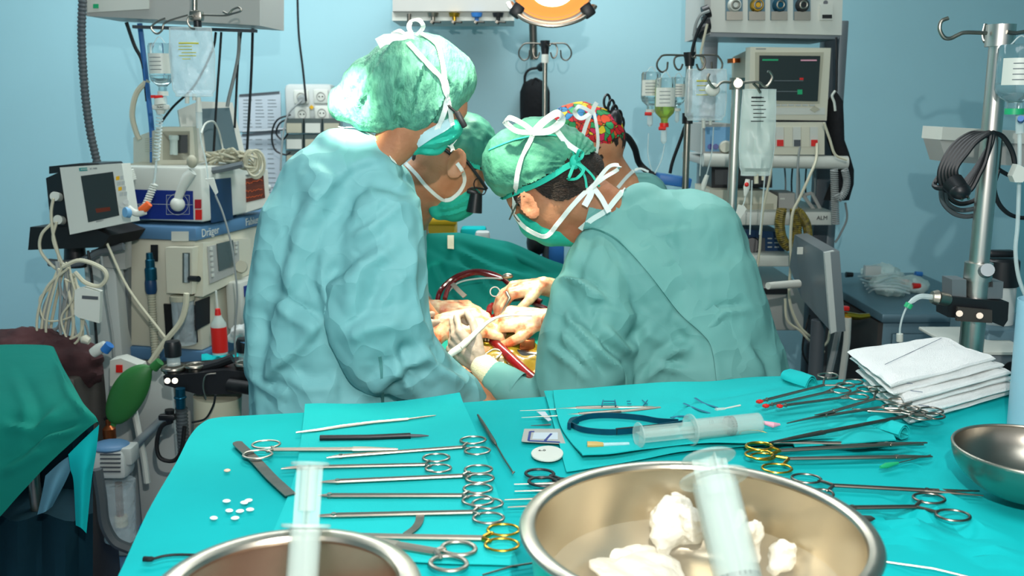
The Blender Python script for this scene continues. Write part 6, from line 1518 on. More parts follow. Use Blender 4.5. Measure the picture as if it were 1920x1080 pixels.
# red bottle and teal cloth on the ledge
rb_ = thing('red_bottle', 'clear squeeze bottle with red label and red cap near the valve block', 'bottle', W(413, 662, 2.74))
c = W(413, 663, 2.74); s = S(c)
build('bottle', MB().lathe(c, [(0, 0), (14*s, 0), (14*s, 58*s), (7*s, 70*s), (6*s, 74*s), (0, 74*s)], 20), 'frosted', rb_); build('red_label', MB().lathe(c, [(14.6*s, 4*s), (14.6*s, 52*s)], 20), 'red', rb_); build('cap', MB().lathe(c, [(0, 72*s), (6*s, 72*s), (4.5*s, 86*s), (0, 88*s)], 16), 'red', rb_)
build('spout', MB().tube(wp([(408, 578), (406, 560), (405, 545)], 2.74), .003, 8), 'white_plastic', rb_)
m = MB(); rows = [[W(378+i*10, 664+2*math.sin(i*1.7)+k*9, 2.80-k*.05)+Vector((0, 0, .006*math.sin(i*2+k))) for i in range(12)] for k in range(3)]; m.grid(rows); m.grid([[p-Vector((0, 0, .01)) for p in r] for r in rows])
solo('green_cloth', m, 'drape', 'turquoise cloth on the ledge behind the valve block', 'cloth')
V, F, N = (None,)*3
lm = MB()
for a, b, r in ((450, 622, .03), (462, 630, .028), (440, 634, .022), (470, 612, .022)): lm.ell(W(a, b, 2.82), r, r, r*.7)
V, F, N = soft(lm, .005, 2); V = ripple(V, N, .006, 30, (1, 1, 1), 2, 4); solo('crumpled_paper', skinmb(V, F), 'white_dull', 'crumpled white paper on the ledge next to the left surgeon', 'paper')
yb_ = thing('yellow_lid_jar', 'small jar with yellow lid behind the anaesthesia screen', 'jar', W(468, 500, 3.4)); c = W(468, 496, 3.4); build('jar', MB().lathe(c, [(0, 0), (.03, 0), (.03, .05), (0, .05)], 20), 'frosted', yb_); build('lid', MB().lathe(c, [(0, .05), (.032, .05), (.032, .066), (0, .068)], 20), 'yellow', yb_)
build('support', MB().bx(W(455, 500, 3.4).x, W(490, 500, 3.4).x, 3.36, 3.46, .02, c.z), 'unit_white', yb_)
# suction regulator bottom left
sr = thing('suction_unit', 'suction regulator with blue lid and clear jar below the green bag', 'suction unit', W(215, 1010, 2.5))
c = W(212, 895, 2.5)
build('housing', MB().box(W(212, 864, 2.5), .10, .08, .085, None, .02), 'white_dull', sr); build('blue_lid', MB().ell(W(208, 836, 2.5), .052, .045, .014), 'steel_blue', sr)
for i in range(5): build('vent_slot', MB().box(W(207, 852+i*8, 2.455), .055, .004, .003), 'grey_dark', sr)
build('bracket', MB().box(W(243, 850, 2.5), .035, .06, .05, None, .008), 'grey_light', sr)
build('support_rod', MB().cyl(W(236, 850, 2.5), (W(232, 850, 2.5).x, 2.96, W(236, 850, 2.5).z), .012), 'grey_metal', sr)
build('jar', MB().cyl(W(222, 902, 2.5), W(226, 1010, 2.5), .045, .042, 24), 'clear_plastic', sr); build('inner_tube', MB().cyl(W(222, 905, 2.49), W(226, 975, 2.49), .010), 'copper', sr); build('inner_collar', MB().cyl(W(227, 968, 2.485), W(228, 985, 2.485), .018), 'cable_cream', sr)
cable('suction_hose', [(182, 880), (190, 930), (196, 980), (215, 1015), (245, 1030)], 2.42, .014, 'hose_grey', 'grey suction hose bending under the clear jar', 'hose')
solo('amber_bottle', MB().lathe(W(206, 822, 2.62), [(0, 0), (.018, 0), (.018, .03), (.008, .04), (.008, .055), (0, .056)], 16), 'copper', 'small brown bottle on top of the suction regulator', 'bottle')
# draped side table at far left
R0 = [((-90, 652), (-40, 648), (10, 645), (60, 645), (97, 648), (104, 660)), ((-90, 695), (-30, 692), (30, 690), (80, 690), (118, 692), (124, 700)), ((-90, 785), (-20, 778), (40, 770), (100, 758), (146, 745), (154, 756)),
      ((-90, 880), (-20, 862), (45, 832), (105, 800), (162, 768), (170, 778)), ((-90, 960), (-20, 930), (40, 880), (100, 830), (172, 782), (180, 790)), ((-90, 1040), (-20, 990), (40, 925), (100, 862), (176, 795), (186, 800))]
YY = [2.30, 2.16, 1.97, 1.91, 1.89, 1.885]
rows0 = [smoothpts([W(x, y, Y+(.02 if i == 5 else 0)) for i, (x, y) in enumerate(r)], 10) for r, Y in zip(R0, YY)]
cols = [smoothpts([r[j] for r in rows0], 10) for j in range(len(rows0[0]))]
rows = [[c_[i] for c_ in cols] for i in range(len(cols[0]))]
g = MB().grid(rows); V = np.array(g.v); N = renorm(V, g.f); N = np.where(N[:, 1:2] > 0, -N, N)
V = creases(V, N, [([(0, 790), (60, 800), (110, 760)], 10, .008, 's'), ([(40, 850), (90, 815), (150, 800)], 8, .008, 's'), ([(100, 660), (130, 740), (175, 790)], 10, .006, 'r'), ([(0, 880), (40, 860), (90, 830)], 12, .008, 's'), ([(30, 700), (60, 760), (50, 820)], 14, .006, 's')], False); V = relax(V, g.f, 1); g.v = [tuple(p) for p in V]
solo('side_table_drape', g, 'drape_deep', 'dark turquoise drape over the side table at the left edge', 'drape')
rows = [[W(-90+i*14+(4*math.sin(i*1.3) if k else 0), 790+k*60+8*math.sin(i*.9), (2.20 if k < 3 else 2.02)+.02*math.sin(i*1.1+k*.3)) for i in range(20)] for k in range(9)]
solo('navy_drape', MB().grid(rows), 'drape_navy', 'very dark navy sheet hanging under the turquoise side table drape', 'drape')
def flap(name, polyrows, mt, lab, cat='drape'):
    rws = [smoothpts([W(*p) for p in r], 6) for r in polyrows]; cc = [smoothpts([r[j] for r in rws], 6) for j in range(len(rws[0]))]
    return solo(name, MB().grid([[c_[i] for c_ in cc] for i in range(len(cc[0]))]), mt, lab, cat)
flap('hanging_sheet', [[(128, 852, 1.90), (155, 825, 1.90), (186, 796, 1.90)], [(132, 880, 1.91), (158, 870, 1.89), (180, 850, 1.91)], [(138, 905, 1.91), (155, 900, 1.89), (172, 900, 1.91)], [(142, 985, 1.92), (152, 990, 1.90), (162, 1000, 1.91)]], 'drape', 'turquoise cloth end hanging down at the right of the side table')
flap('hanging_sheet', [[(85, 892, 1.93), (115, 865, 1.93), (142, 848, 1.93)], [(80, 920, 1.94), (102, 905, 1.92), (128, 892, 1.94)], [(70, 965, 1.94), (84, 960, 1.92), (98, 950, 1.94)]], mat('pale_sheet', '#4E7F92', .8), 'pale blue sheet end hanging under the side table drape')
stb = thing('side_table', 'side table hidden under the dark turquoise drape at far left', 'table', (W(20, 690, 2.1).x, 2.14, 0))
build('tabletop', MB().bx(W(-60, 690, 2.1).x, W(70, 690, 2.1).x, 2.04, 2.26, .88, .91, .008), 'steel', stb)
for x in (-50, 60):
    for y in (2.06, 2.24): build('leg', MB().cyl((W(x, 690, 2.1).x, y, 0), (W(x, 690, 2.1).x, y, .88), .013), 'steel', stb)
lm = MB()
for a, b, r in ((20, 655, .07), (60, 650, .07), (100, 660, .07), (140, 670, .06), (150, 700, .05)): lm.ell(W(a, b, 2.65), r*1.3, r, r*.8)
V, F, N = soft(lm, .01, 4); V = ripple(V, N, .012, 14, (1, 1, 1), 2, 4); mc = thing('maroon_bundle', 'crumpled maroon cloth bundle behind the side table', 'cloth', W(80, 690, 2.65)); build('cloth', skinmb(V, F), 'maroon', mc)
build('support_shelf', MB().bx(W(-20, 690, 2.65).x, W(165, 690, 2.65).x, 2.56, 2.76, .03, W(80, 700, 2.62).z, .01), 'cabinet_dark', mc)
# ================================================================ centre: outlet unit, lamp, stand with black bag
pl = plane(850, 10, 3.75)
CU = root('outlet_unit', 'grey ceiling outlet unit at top centre with four gas valves underneath', 'supply unit', 850, 30, 3.8)
slabp('housing', pl, (736, -60, 962, 21), .30, 'unit_grey', CU)
slabp('lower_panel', pl, (734, 21, 964, 38), .28, 'unit_white', CU, -.02)
build('mounting_arm', MB().cyl(W(850, -50, 3.85), (W(850, -50, 3.85).x, 3.85, ZC), .05), 'unit_grey', CU)
for i, (x, c_) in enumerate(((812, 'steel'), (852, 'gold'), (894, 'blue_plastic'), (934, 'black_plastic'))):
    v = build('gas_valve', MB().cyl(W(x, 24, 3.74), W(x, 32, 3.74), .022, .018).cyl(W(x, 32, 3.74), W(x, 40, 3.74), .008), c_, CU)
    build('valve_lever', MB().cyl(W(x, 40, 3.72), W(x-3, 44, 3.72), .009).tube(wp([(x, 41, 3.72), (x+14, 42, 3.70)]), .004, 6), 'steel_dark', v)
build('pin', MB().cyl(W(767, 26, 3.74), W(767, 44, 3.74), .008), 'steel_dark', CU)
# surgical lamp
LM = root('surgical_lamp', 'round surgical lamp glowing warm at the top centre with grey curved frame', 'lamp', 1036, -40, 3.0)
lc = W(1036, -12, 3.0); s = S(lc); ax = Vector((-.02, -.62, -.78)).normalized()
lc = lc+Vector((0, 0, .0)); R = 72*s
build('reflector', MB().lathe(lc, [(R*1.04, 0), (R*1.0, .006), (R*.97, -.01), (R*1.04, -.05), (R*.6, -.11), (0, -.13)], 48, ax), 'unit_grey', LM)
build('glass', MB().lathe(lc, [(0, -.012), (R*.97, -.012), (R*.98, .0)], 48, ax), 'lamp_glass', LM)
build('bulb_glow', MB().lathe(lc, [(0, .002), (R*.45, .000), (R*.55, -.008), (0, -.010)], 36, ax), 'lamp_core', LM)
fr_ = MB().tube(smoothpts(wp([(956, 6, 2.99), (964, 18, 2.97), (990, 38, 2.94), (1036, 47, 2.93), (1080, 38, 2.94), (1104, 22, 2.97), (1113, 12, 2.99)]), 6), .013, 10, flat=.6); build('frame', fr_, 'steel_satin', LM)
for x in (969, 1102): build('frame_joint', MB().box(W(x, 20, 2.96), .035, .03, .04, Matrix.Rotation(.6 if x < 1000 else -.6, 3, 'Y'), .006), 'black_plastic', LM)
build('mounting_arm', MB().cyl(lc-ax*.10, (lc.x, lc.y+.1, ZC), .025), 'unit_grey', LM)
# the big lamp whose shadow falls on the wall, mostly above the frame
BL = thing('surgical_lamp', 'large lamp head out of frame above, only its shadow shows on the wall', 'lamp', W(1200, -110, 3.0))
lc2 = W(1200, -92, 3.0); build('lamp_head', MB().lathe(lc2, [(0, .02), (.14, .02), (.15, 0), (.12, .06), (0, .09)], 40, Vector((0, -.2, 1))), 'unit_grey', BL)
build('mounting_arm', MB().cyl(lc2, (lc2.x, lc2.y, ZC), .03), 'unit_grey', BL)
# stand with black bag
def hanger4(T, cx_, cy_, Y, w1, mt='steel_dark', cap=True):
    pts = [(-w1, 26), (-w1+4, 30), (-w1+12, 28), (-w1+16, 18), (-w1+12, 6)]
    for sg in (-1, 1):
        loop = [(sg*(w1-2), 5), (sg*(w1+3), 14), (sg*(w1+2), 24), (sg*(w1-6), 31), (sg*(w1-15), 26), (sg*(w1-17), 12)]
        build('hook', MB().tube(smoothpts([W(cx_, cy_, Y)]+[W(cx_+sg*w1*.6, cy_-1, Y), W(cx_+sg*(w1-8), cy_, Y)]+[W(cx_+x, cy_+y, Y) for x, y in loop], 6), .0028, 8), mt, T)
        loop = [(sg*8, 4), (sg*12, 0), (sg*(w1*.45), 3), (sg*(w1*.5), 14), (sg*(w1*.42), 25), (sg*(w1*.30), 26), (sg*(w1*.22), 16)]
        build('hook', MB().tube(smoothpts([W(cx_, cy_, Y)]+[W(cx_+x, cy_+y, Y-.05 if sg > 0 else Y+.05) for x, y in loop], 6), .0028, 8), mt, T)
    if cap: build('top_cap', MB().cyl(W(cx_, cy_-6, Y), W(cx_, cy_+20, Y), .018, .013), 'black_plastic', T)
ST = thing('drip_stand', 'empty chrome drip stand with four hooks in front of a black bag', 'drip stand', (W(1022, 90, 3.6).x, 3.6, 0))
hanger4(ST, 1022, 82, 3.6, 46)
ps = W(1022, 100, 3.6); build('pole', MB().cyl((ps.x, 3.6, .05), (ps.x, 3.6, ps.z), .009), 'steel', ST); build('pole_sleeve', MB().cyl((ps.x, 3.6, W(1022, 118, 3.6).z), (ps.x, 3.6, ps.z), .013), 'unit_white', ST)
build('base', MB().cyl((ps.x, 3.6, 0.02), (ps.x, 3.6, .07), .18, .04, 24), 'black_plastic', ST)
solo('wall_pipe', MB().cyl(W(999, 40, 4.12), W(1001, 112, 4.12), .016), 'steel_dark', 'short steel pipe on the wall behind the empty drip stand hooks', 'pipe')
bb = thing('black_bag', 'black fabric bag hanging on the wall behind the empty drip stand', 'bag', W(1003, 218, 4.14))
m = MB(); rows = []
for y, w, d in ((148, 8, .02), (156, 22, .05), (172, 28, .07), (205, 28, .07), (228, 27, .05)): c = W(1003, y, 4.13); s = S(c); rows.append([c+Vector((math.copysign(abs(math.cos(a))**.6, math.cos(a))*w*s, math.sin(a)*d, 0)) for a in [2*PI*i/24 for i in range(24)]])
m.grid(rows, True); build('body', m, 'black_fabric', bb)
build('strap', MB().tube(smoothpts(wp([(984, 158), (985, 140), (994, 130), (1010, 127)], 3.97), 6), .006, 6), 'black_rubber', bb)
build('strap', MB().tube(smoothpts(wp([(996, 160), (1003, 148), (1012, 152)], 3.95), 6), .006, 6), 'black_fabric', bb)
build('valve_knob', MB().cyl(W(1013, 127, 3.95), W(1020, 122, 3.92), .016), 'black_plastic', bb)
cable('black_hose', [(1155, 250, 2.9), (1175, 256, 2.92), (1190, 278, 2.95), (1198, 305, 3.0), (1215, 322, 3.0), (1235, 335, 3.0)], 3.0, .010, 'black_rubber', 'black hose curving down right of the flowered cap', 'hose')
# yellow box, far bits between surgeons
yb2 = thing('sharps_bin', 'yellow sharps bin standing behind the green patient sheet', 'bin', W(824, 470, 3.3))
build('body', MB().bx(W(794, 440, 3.3).x, W(855, 440, 3.3).x, 3.25, 3.40, W(820, 500, 3.3).z, W(820, 415, 3.3).z, .01), 'yellow', yb2)
build('rim', MB().bx(W(792, 440, 3.3).x, W(858, 440, 3.3).x, 3.24, 3.41, W(820, 418, 3.3).z, W(820, 405, 3.3).z, .005), 'yellow', yb2)
build('support_table', MB().bx(W(770, 440, 3.3).x, W(960, 440, 3.3).x, 3.2, 3.5, .02, W(820, 500, 3.3).z, .01), 'grey_metal', yb2)
solo('green_pack', MB().box(W(888, 452, 3.35)+Vector((0, 0, .0)), .09, .08, .10, None, .01), 'drape', 'green wrapped pack beside the yellow bin behind the sheet', 'pack')
solo('clear_pack', MB().box(W(905, 460, 3.28)+Vector((0, 0, -.01)), .05, .05, .12, None, .01), 'white_dull', 'pale plastic pack beside the green wrapped pack', 'pack')
fs = thing('foot_stool', 'dark stand with blue box behind the masked right surgeon', 'stand', (W(1030, 500, 3.5).x, 3.5, 0)); xx = W(1022, 500, 3.5).x
build('pole', MB().cyl((xx+.0, 3.45, .05), (xx, 3.45, W(1020, 440, 3.45).z), .012), 'grey_dark', fs); build('blue_box', MB().box(W(1036, 478, 3.5), .08, .1, .09, None, .006), 'blue_plastic', fs); build('dark_head', MB().ell(W(1005, 455, 3.45), .035, .04, .05), 'black_plastic', fs)

# ================================================================ right: supply unit
pl = plane(1450, 30, 3.1, .02)
RU = root('gas_outlet_unit', 'white ceiling supply unit at upper right with four round coloured gas outlets', 'supply unit', 1450, 60, 3.2)
slabp('housing', pl, [(1331, 60), (1578, 66), (1582, -60), (1331, -60)], .3, 'unit_white', RU)
slabp('side_strip', pl, [(1319, 68), (1332, 64), (1332, -60), (1322, -60)], .3, 'unit_grey', RU, .004)
slabp('underside', pl, [(1322, 68), (1574, 73), (1578, 66), (1331, 60)], .28, 'grey_metal', RU, -.01)
build('mounting_arm', MB().cyl(W(1450, -50, 3.2), (W(1450, -50, 3.2).x, 3.2, ZC), .05), 'unit_white', RU)
for x, c_ in ((1376, 'white_plastic'), (1418, 'gold'), (1460, 'titan_blue'), (1503, 'black_plastic')):
    o_ = slabp('outlet_plate', pl, (x-16, -6, x+16, 38), .003, 'cabinet_metal', RU, .003)
    c = onp(pl, x+1, 10, .004); build('outlet_socket', MB().cyl(c, c-Vector((0, .018, 0)), .022, .017, 24), c_, o_); build('outlet_hole', MB().torus(c-Vector((0, .018, 0)), .011, .0035, (0, 1, 0), 20, 8), 'steel', o_)
    slabp('clear_flap', pl, (x-15, 22, x+15, 38), .006, 'steel_satin', o_, .01)
sw = slabp('switch_plate', pl, (1536, 8, 1560, 38), .008, 'unit_white', RU, .008); slabp('switch_slot', pl, (1540, 28, 1558, 35), .002, 'black_plastic', sw, .010); build('screw', MB().cyl(onp(pl, 1548, 5, .002), onp(pl, 1548, 5, .006), .007), 'grey_dark', sw)
# rack
RK = thing('equipment_rack', 'tall grey metal rack with shelves carrying monitors at right', 'rack', (W(1450, 600, 3.35).x, 3.4, 0))
xa = W(1312, 300, 3.5).x; xb = W(1562, 300, 3.3).x
zt = W(1562, 62, 3.3).z
build('post', MB().bx(xb-.02, xb+.03, 3.40, 3.46, .05, zt+.05, .004), 'grey_dark', RK); build('post', MB().bx(xb+.035, xb+.065, 3.42, 3.46, .05, zt+.05, .004), 'grey_metal', RK)
build('post', MB().bx(xa-.01, xa+.04, 3.45, 3.5, .05, W(1320, 72, 3.45).z, .004), 'grey_metal', RK)
build('top_bar', MB().bx(xa-.01, xb+.06, 3.45, 3.48, W(1450, 74, 3.45).z, W(1450, 62, 3.45).z+.02), 'grey_metal', RK)
z1 = W(1450, 303, 3.05).z; build('shelf_tube', MB().cyl(W(1318, 300, 3.05), W(1588, 305, 3.05), .021, n=20), 'unit_white', RK)
build('shelf', MB().bx(W(1325, 300, 3.05).x, W(1580, 300, 3.05).x, 3.05, 3.5, z1-.016, z1+.008, .004), 'unit_grey', RK)
z2 = W(1480, 410, 3.05).z; build('shelf', MB().bx(W(1385, 400, 3.05).x, W(1568, 400, 3.05).x, 3.05, 3.5, z2-.022, z2+.022, .006), 'unit_white', RK)
build('lettering', text_mb('ALM', .018, W(1531, 412, 3.045), (1, 0, 0), (0, 0, 1), .0004), 'ink', RK)
z3 = W(1450, 490, 3.05).z; build('shelf', MB().bx(W(1395, 490, 3.05).x, W(1492, 490, 3.05).x, 3.05, 3.5, z3-.018, z3+.018, .006), 'unit_white', RK)
z4 = W(1450, 560, 3.05).z; build('lower_cabinet', MB().bx(W(1400, 560, 3.05).x, W(1520, 560, 3.05).x, 3.1, 3.5, z4-.12, z4+.03, .01), 'unit_grey', RK)
slabp('dark_slot', plane(1450, 520, 3.09), (1418, 540, 1480, 550), .01, 'black_plastic', RK, .012)
build('leg', MB().bx(W(1405, 560, 3.05).x, W(1425, 560, 3.05).x, 3.12, 3.2, .03, z4-.12), 'grey_metal', RK)
build('base', MB().bx(W(1330, 560, 3.3).x, W(1560, 560, 3.3).x, 3.1, 3.5, .03, .08, .01), 'grey_dark', RK)
# crt monitor
pm_ = plane(1480, 155, 3.05, .05); CR = root('crt_monitor', 'boxy beige bedside monitor with dark screen on the rack at right', 'monitor', 1470, 224, 3.2)
slabp('front_bezel', pm_, [(1403, 224), (1550, 226), (1558, 90), (1407, 88)], .05, 'beige', CR)
q0 = [onp(pm_, x, y, -.045) for x, y in ((1404, 224), (1548, 225), (1554, 92), (1409, 90))]; q1 = [W(1372, 226, 3.45), W(1520, 226, 3.45), W(1526, 106, 3.45), W(1372, 108, 3.45)]
build('rear_housing', MB().grid([q0, q1], True), 'beige_dark', CR)
slabp('inner_frame', pm_, [(1416, 194), (1536, 194), (1544, 98), (1416, 98)], .004, 'beige_dark', CR, .003)
slabp('screen', pm_, [(1422, 188), (1532, 190), (1537, 105), (1423, 104)], .003, 'screen_dark', CR, .006)
for q, mt_ in (((1428, 111, 1458, 114), 'green_plastic'), ((1500, 112, 1530, 114.5), 'pink'), ((1450, 151, 1505, 152), 'grey_metal'), ((1450, 171, 1500, 172), 'grey_metal'), ((1498, 146, 1505, 150), 'red'), ((1494, 168, 1503, 177), 'green_plastic')): slabp('screen_mark', pm_, q, .0006, mt_, CR, .0068)
slabp('maker_mark', pm_, (1417, 91, 1436, 92.5), .001, 'ink_grey', CR, .002)
slabp('key_panel', pm_, [(1420, 215), (1546, 215), (1546, 202), (1420, 202)], .004, 'unit_white', CR, .003)
for i in range(8): slabp('key', pm_, (1426+i*13, 195.5, 1436+i*13, 198.5), .002, 'grey_light', CR, .004)
dia = onp(pm_, 1528, 205, .006); build('arrow_key', MB().prism([dia+Vector(v) for v in ((-.016, 0, 0), (0, 0, -.010), (.016, 0, 0), (0, 0, .010))], (0, .003, 0)), 'beige_dark', CR)
solo('brown_knob', MB().cyl(W(1376, 110, 3.30), W(1376, 118, 3.30), .022), 'copper', 'brown cap on the rear left of the boxy beige monitor', 'cap')
# module rack under it
pm2 = plane(1480, 260, 3.04); MR = root('module_rack', 'beige module rack with red and grey plug sockets under the boxy monitor', 'module rack', 1480, 290, 3.15)
slabp('housing', pm2, (1432, 229, 1546, 290), .3, 'beige', MR)
for i in range(6):
    x0 = 1438+i*16; slabp('module', pm2, (x0, 238, x0+15, 275), .004, 'unit_white' if i % 2 else 'beige', MR, .003)
    if i in (1, 3, 5): slabp('socket', pm2, (x0+2, 262, x0+14, 274), .004, 'red' if i != 3 else 'grey_dark', MR, .007)
slabp('gap_line', pm2, (1434, 226, 1546, 229), .2, 'black_plastic', MR, -.002)
pm3 = plane(1350, 250, 3.1); MR2 = root('small_module', 'pale blue fronted module with plug left of the steel pole', 'module', 1345, 288, 3.15)
slabp('housing', pm3, (1318, 232, 1374, 288), .25, 'unit_grey', MR2); slabp('front', pm3, (1322, 238, 1372, 284), .003, 'blue_light', MR2, .002)
for x in (1332, 1342): build('socket', MB().cyl(onp(pm3, x, 275, .002), onp(pm3, x, 275, .012), .009), 'navy_panel', MR2)
build('plug', MB().cyl(onp(pm3, 1360, 276, .0), onp(pm3, 1360, 276, .05), .022, .016), 'beige', MR2)
# dark device + printer on second shelf
sd = root('dark_monitor', 'dark blank monitor between the shelf tube and the second shelf', 'monitor', 1390, 360, 3.2)
slabp('housing', plane(1390, 330, 3.2), (1334, 313, 1448, 352), .2, 'black_plastic', sd); slabp('screen', plane(1390, 330, 3.2), (1340, 318, 1442, 346), .003, 'screen_dark', sd, .003)
rc = root('recorder', 'beige recorder box under the dark monitor on the second shelf', 'recorder', 1400, 395, 3.15)
slabp('housing', plane(1400, 378, 3.12), [(1330, 396), (1456, 396), (1458, 368), (1440, 358), (1330, 356)], .25, 'beige', rc); slabp('strip', plane(1400, 378, 3.12), (1380, 382, 1450, 394), .003, 'beige_dark', rc, .003)
ob = root('small_unit', 'grey unit with small bright display on the second shelf', 'unit', 1480, 395, 3.2); slabp('housing', plane(1480, 380, 3.15), (1460, 362, 1492, 396), .12, 'unit_grey', ob); slabp('display', plane(1480, 380, 3.15), (1462, 371, 1471, 374), .003, 'white_plastic', ob, .003)
solo('wire_easel', MB().tube(wp([(1505, 365), (1530, 398)], 3.15), .006, 6).tube(wp([(1522, 362), (1540, 396)], 3.15), .006, 6).tube(wp([(1505, 366), (1522, 362)], 3.15), .006, 6), 'unit_grey', 'grey wire support standing on the right of the second shelf', 'support')
bd = root('blue_device', 'navy blue device with round black dial on the third shelf', 'device', 1430, 480, 3.15)
slabp('housing', plane(1440, 455, 3.15), [(1398, 481), (1472, 481), (1468, 436), (1398, 430)], .25, 'navy_dark', bd); slabp('grey_panel', plane(1440, 455, 3.15), (1414, 446, 1434, 480), .003, 'grey_dark', bd, .003)
build('dial', MB().cyl(W(1410, 460, 3.148), W(1410, 460, 3.12), .028, .024), 'black_plastic', bd)
for i in range(6): slabp('key', plane(1440, 455, 3.15), (1439+(i % 2)*13, 446+(i//2)*8, 1447+(i % 2)*13, 448+(i//2)*8), .002, 'grey_light', bd, .003)
solo('orange_knob', MB().cyl(W(1428, 482, 3.1), W(1428, 476, 3.1), .010), 'orange', 'tiny orange knob below the navy blue device', 'knob')
# coiled yellow grey hoses hanging
def coilcord(name, pix, Y, r, wr, turns, mt, lab, cat='cord'):
    L = smoothpts(wp(pix, Y), 8); acc = [0]
    for a, b in zip(L, L[1:]): acc.append(acc[-1]+(b-a).length)
    N_ = turns*9; P = []; i = 0; u = Vector((0, 1, 0))
    for k in range(N_+1):
        s_ = acc[-1]*k/N_
        while i < len(L)-2 and acc[i+1] < s_: i += 1
        t = (s_-acc[i])/max(1e-6, acc[i+1]-acc[i]); d = (L[i+1]-L[i]).normalized(); w = d.cross(u).normalized(); a = k*2*PI/9
        P.append(L[i].lerp(L[i+1], min(1, t))+w*math.cos(a)*r+u*math.sin(a)*r)
    return solo(name, MB().tube(P, wr, 5), mt, lab, cat)
coilcord('coiled_hose', [(1466, 392), (1462, 420), (1466, 446), (1478, 462), (1490, 456), (1494, 425), (1490, 392)], 2.98, .013, .004, 40, mat('hose_olive', '#8C7A2A', .5, color2='#3C3A28', vscale=80), 'yellow and black coiled hose hanging in front of the second shelf')
coilcord('coiled_hose', [(1492, 395), (1500, 400), (1512, 420), (1515, 445), (1508, 452)], 2.98, .011, .004, 22, MATS['hose_olive'], 'short yellow coiled hose just right of the longer yellow loop')
coilcord('coiled_lead', [(1564, 318), (1565, 350), (1566, 390), (1567, 420)], 2.99, .010, .003, 26, 'cable_grey', 'grey coiled cord hanging from the right end of the shelf tube')
coilcord('coiled_lead', [(1584, 318), (1588, 340), (1584, 360), (1574, 372), (1568, 365)], 2.97, .009, .003, 20, 'cable_grey', 'short grey coiled cord loop beside the black cloth pouch')
# black pouch
bp_ = thing('black_pouch', 'black cloth pouch with white strap hanging at the right of the rack', 'pouch', W(1572, 372, 3.1))
rows = []
for (a, b, y, d) in ((1563, 1568, 172, .01), (1552, 1580, 190, .03), (1552, 1580, 230, .045), (1552, 1581, 262, .045), (1560, 1590, 285, .04), (1566, 1600, 318, .035), (1556, 1600, 345, .03), (1544, 1592, 375, .02)):
    c0, c1 = W(a, y, 3.1), W(b, y, 3.1); c = (c0+c1)/2; w = (c1-c0).length/2; rows.append([c+Vector((math.cos(t)*w, math.sin(t)*d, 0)) for t in [2*PI*i/20 for i in range(20)]])
build('body', MB().grid(rows, True), 'black_fabric', bp_); build('white_strap', MB().tube(smoothpts(wp([(1566, 170), (1560, 180), (1564, 192), (1566, 208)], 3.05), 5), .004, 6), 'white_plastic', bp_)
cable('cable', [(1568, 70), (1569, 120), (1568, 172)], 3.08, .004, 'cable_black', 'black cord from the supply unit down to the black pouch')
# cables on the rack
for pts, Y, r, mt_, lab in (([(1532, 270, 3.03), (1530, 300, 2.96), (1518, 330), (1500, 370), (1486, 400), (1482, 450), (1483, 490), (1480, 560), (1498, 610), (1530, 640), (1545, 660)], 2.93, .0045, 'cable_cream', 'long cream cable sweeping down in front of the shelves'),
    ([(1450, 275), (1444, 330), (1430, 400), (1424, 470), (1420, 500)], 2.95, .004, 'cable_cream', 'cream cable hanging from the left module socket'),
    ([(1500, 275), (1496, 310), (1494, 400)], 2.98, .0035, 'cable_grey', 'grey cable hanging from the middle module socket'),
    ([(1545, 230), (1556, 262), (1566, 290), (1588, 300)], 2.95, .004, 'cable_cream', 'cream cable from the boxy monitor corner to the tube end'),
    ([(1585, 380), (1588, 410), (1575, 440), (1566, 455)], 3.2, .0035, 'cable_grey', 'thin grey cable behind the black pouch end'),
    ([(1325, 30), (1308, 60), (1296, 110), (1294, 200), (1280, 250), (1262, 300), (1256, 325)], 2.95, .0055, 'cable_black', 'black cable hanging from the right supply unit past the bottles'),
    ([(1330, 20), (1312, 30), (1302, 60), (1303, 110)], 3.0, .005, 'cable_grey', 'grey cord at the left end of the right supply unit'),
    ([(1326, 45), (1318, 80), (1314, 105), (1322, 130)], 2.98, .004, 'cable_cream', 'cream cord hanging under the left end of the right supply unit'),
    ([(1472, 560), (1476, 600), (1500, 620), (1520, 640), (1540, 650), (1552, 640), (1556, 620)], 2.9, .004, 'cable_cream', 'cream cable loop near the floor behind the right surgeon'),
    ([(1518, 590), (1510, 620), (1505, 660), (1520, 690)], 2.95, .0035, 'cable_black', 'black cable near the floor behind the right surgeon')):
    cable('cable', pts, Y, r, mt_, lab)
for k, x in enumerate((1471, 1486, 1497, 1512, 1526)): cable('cable', [(x, 312), (x+(-1)**k*2, 345), (x, 378)], 3.35, .003, 'cable_black' if k % 2 else 'cable_grey', ['leftmost', 'second from left', 'middle', 'second from right', 'rightmost'][k]+' of five thin cables between the two rack shelves', group='thin cables between rack shelves')
build_cluster = MB().cyl(W(1318, 25, 3.05), W(1330, 20, 3.05), .02).cyl(W(1318, 45, 3.05), W(1330, 42, 3.05), .022).tube(wp([(1328, 52), (1312, 60), (1306, 70)], 3.03), .016, 10)
solo('plug_cluster', build_cluster, 'black_plastic', 'black plugs on the left end of the right supply unit', 'plug')

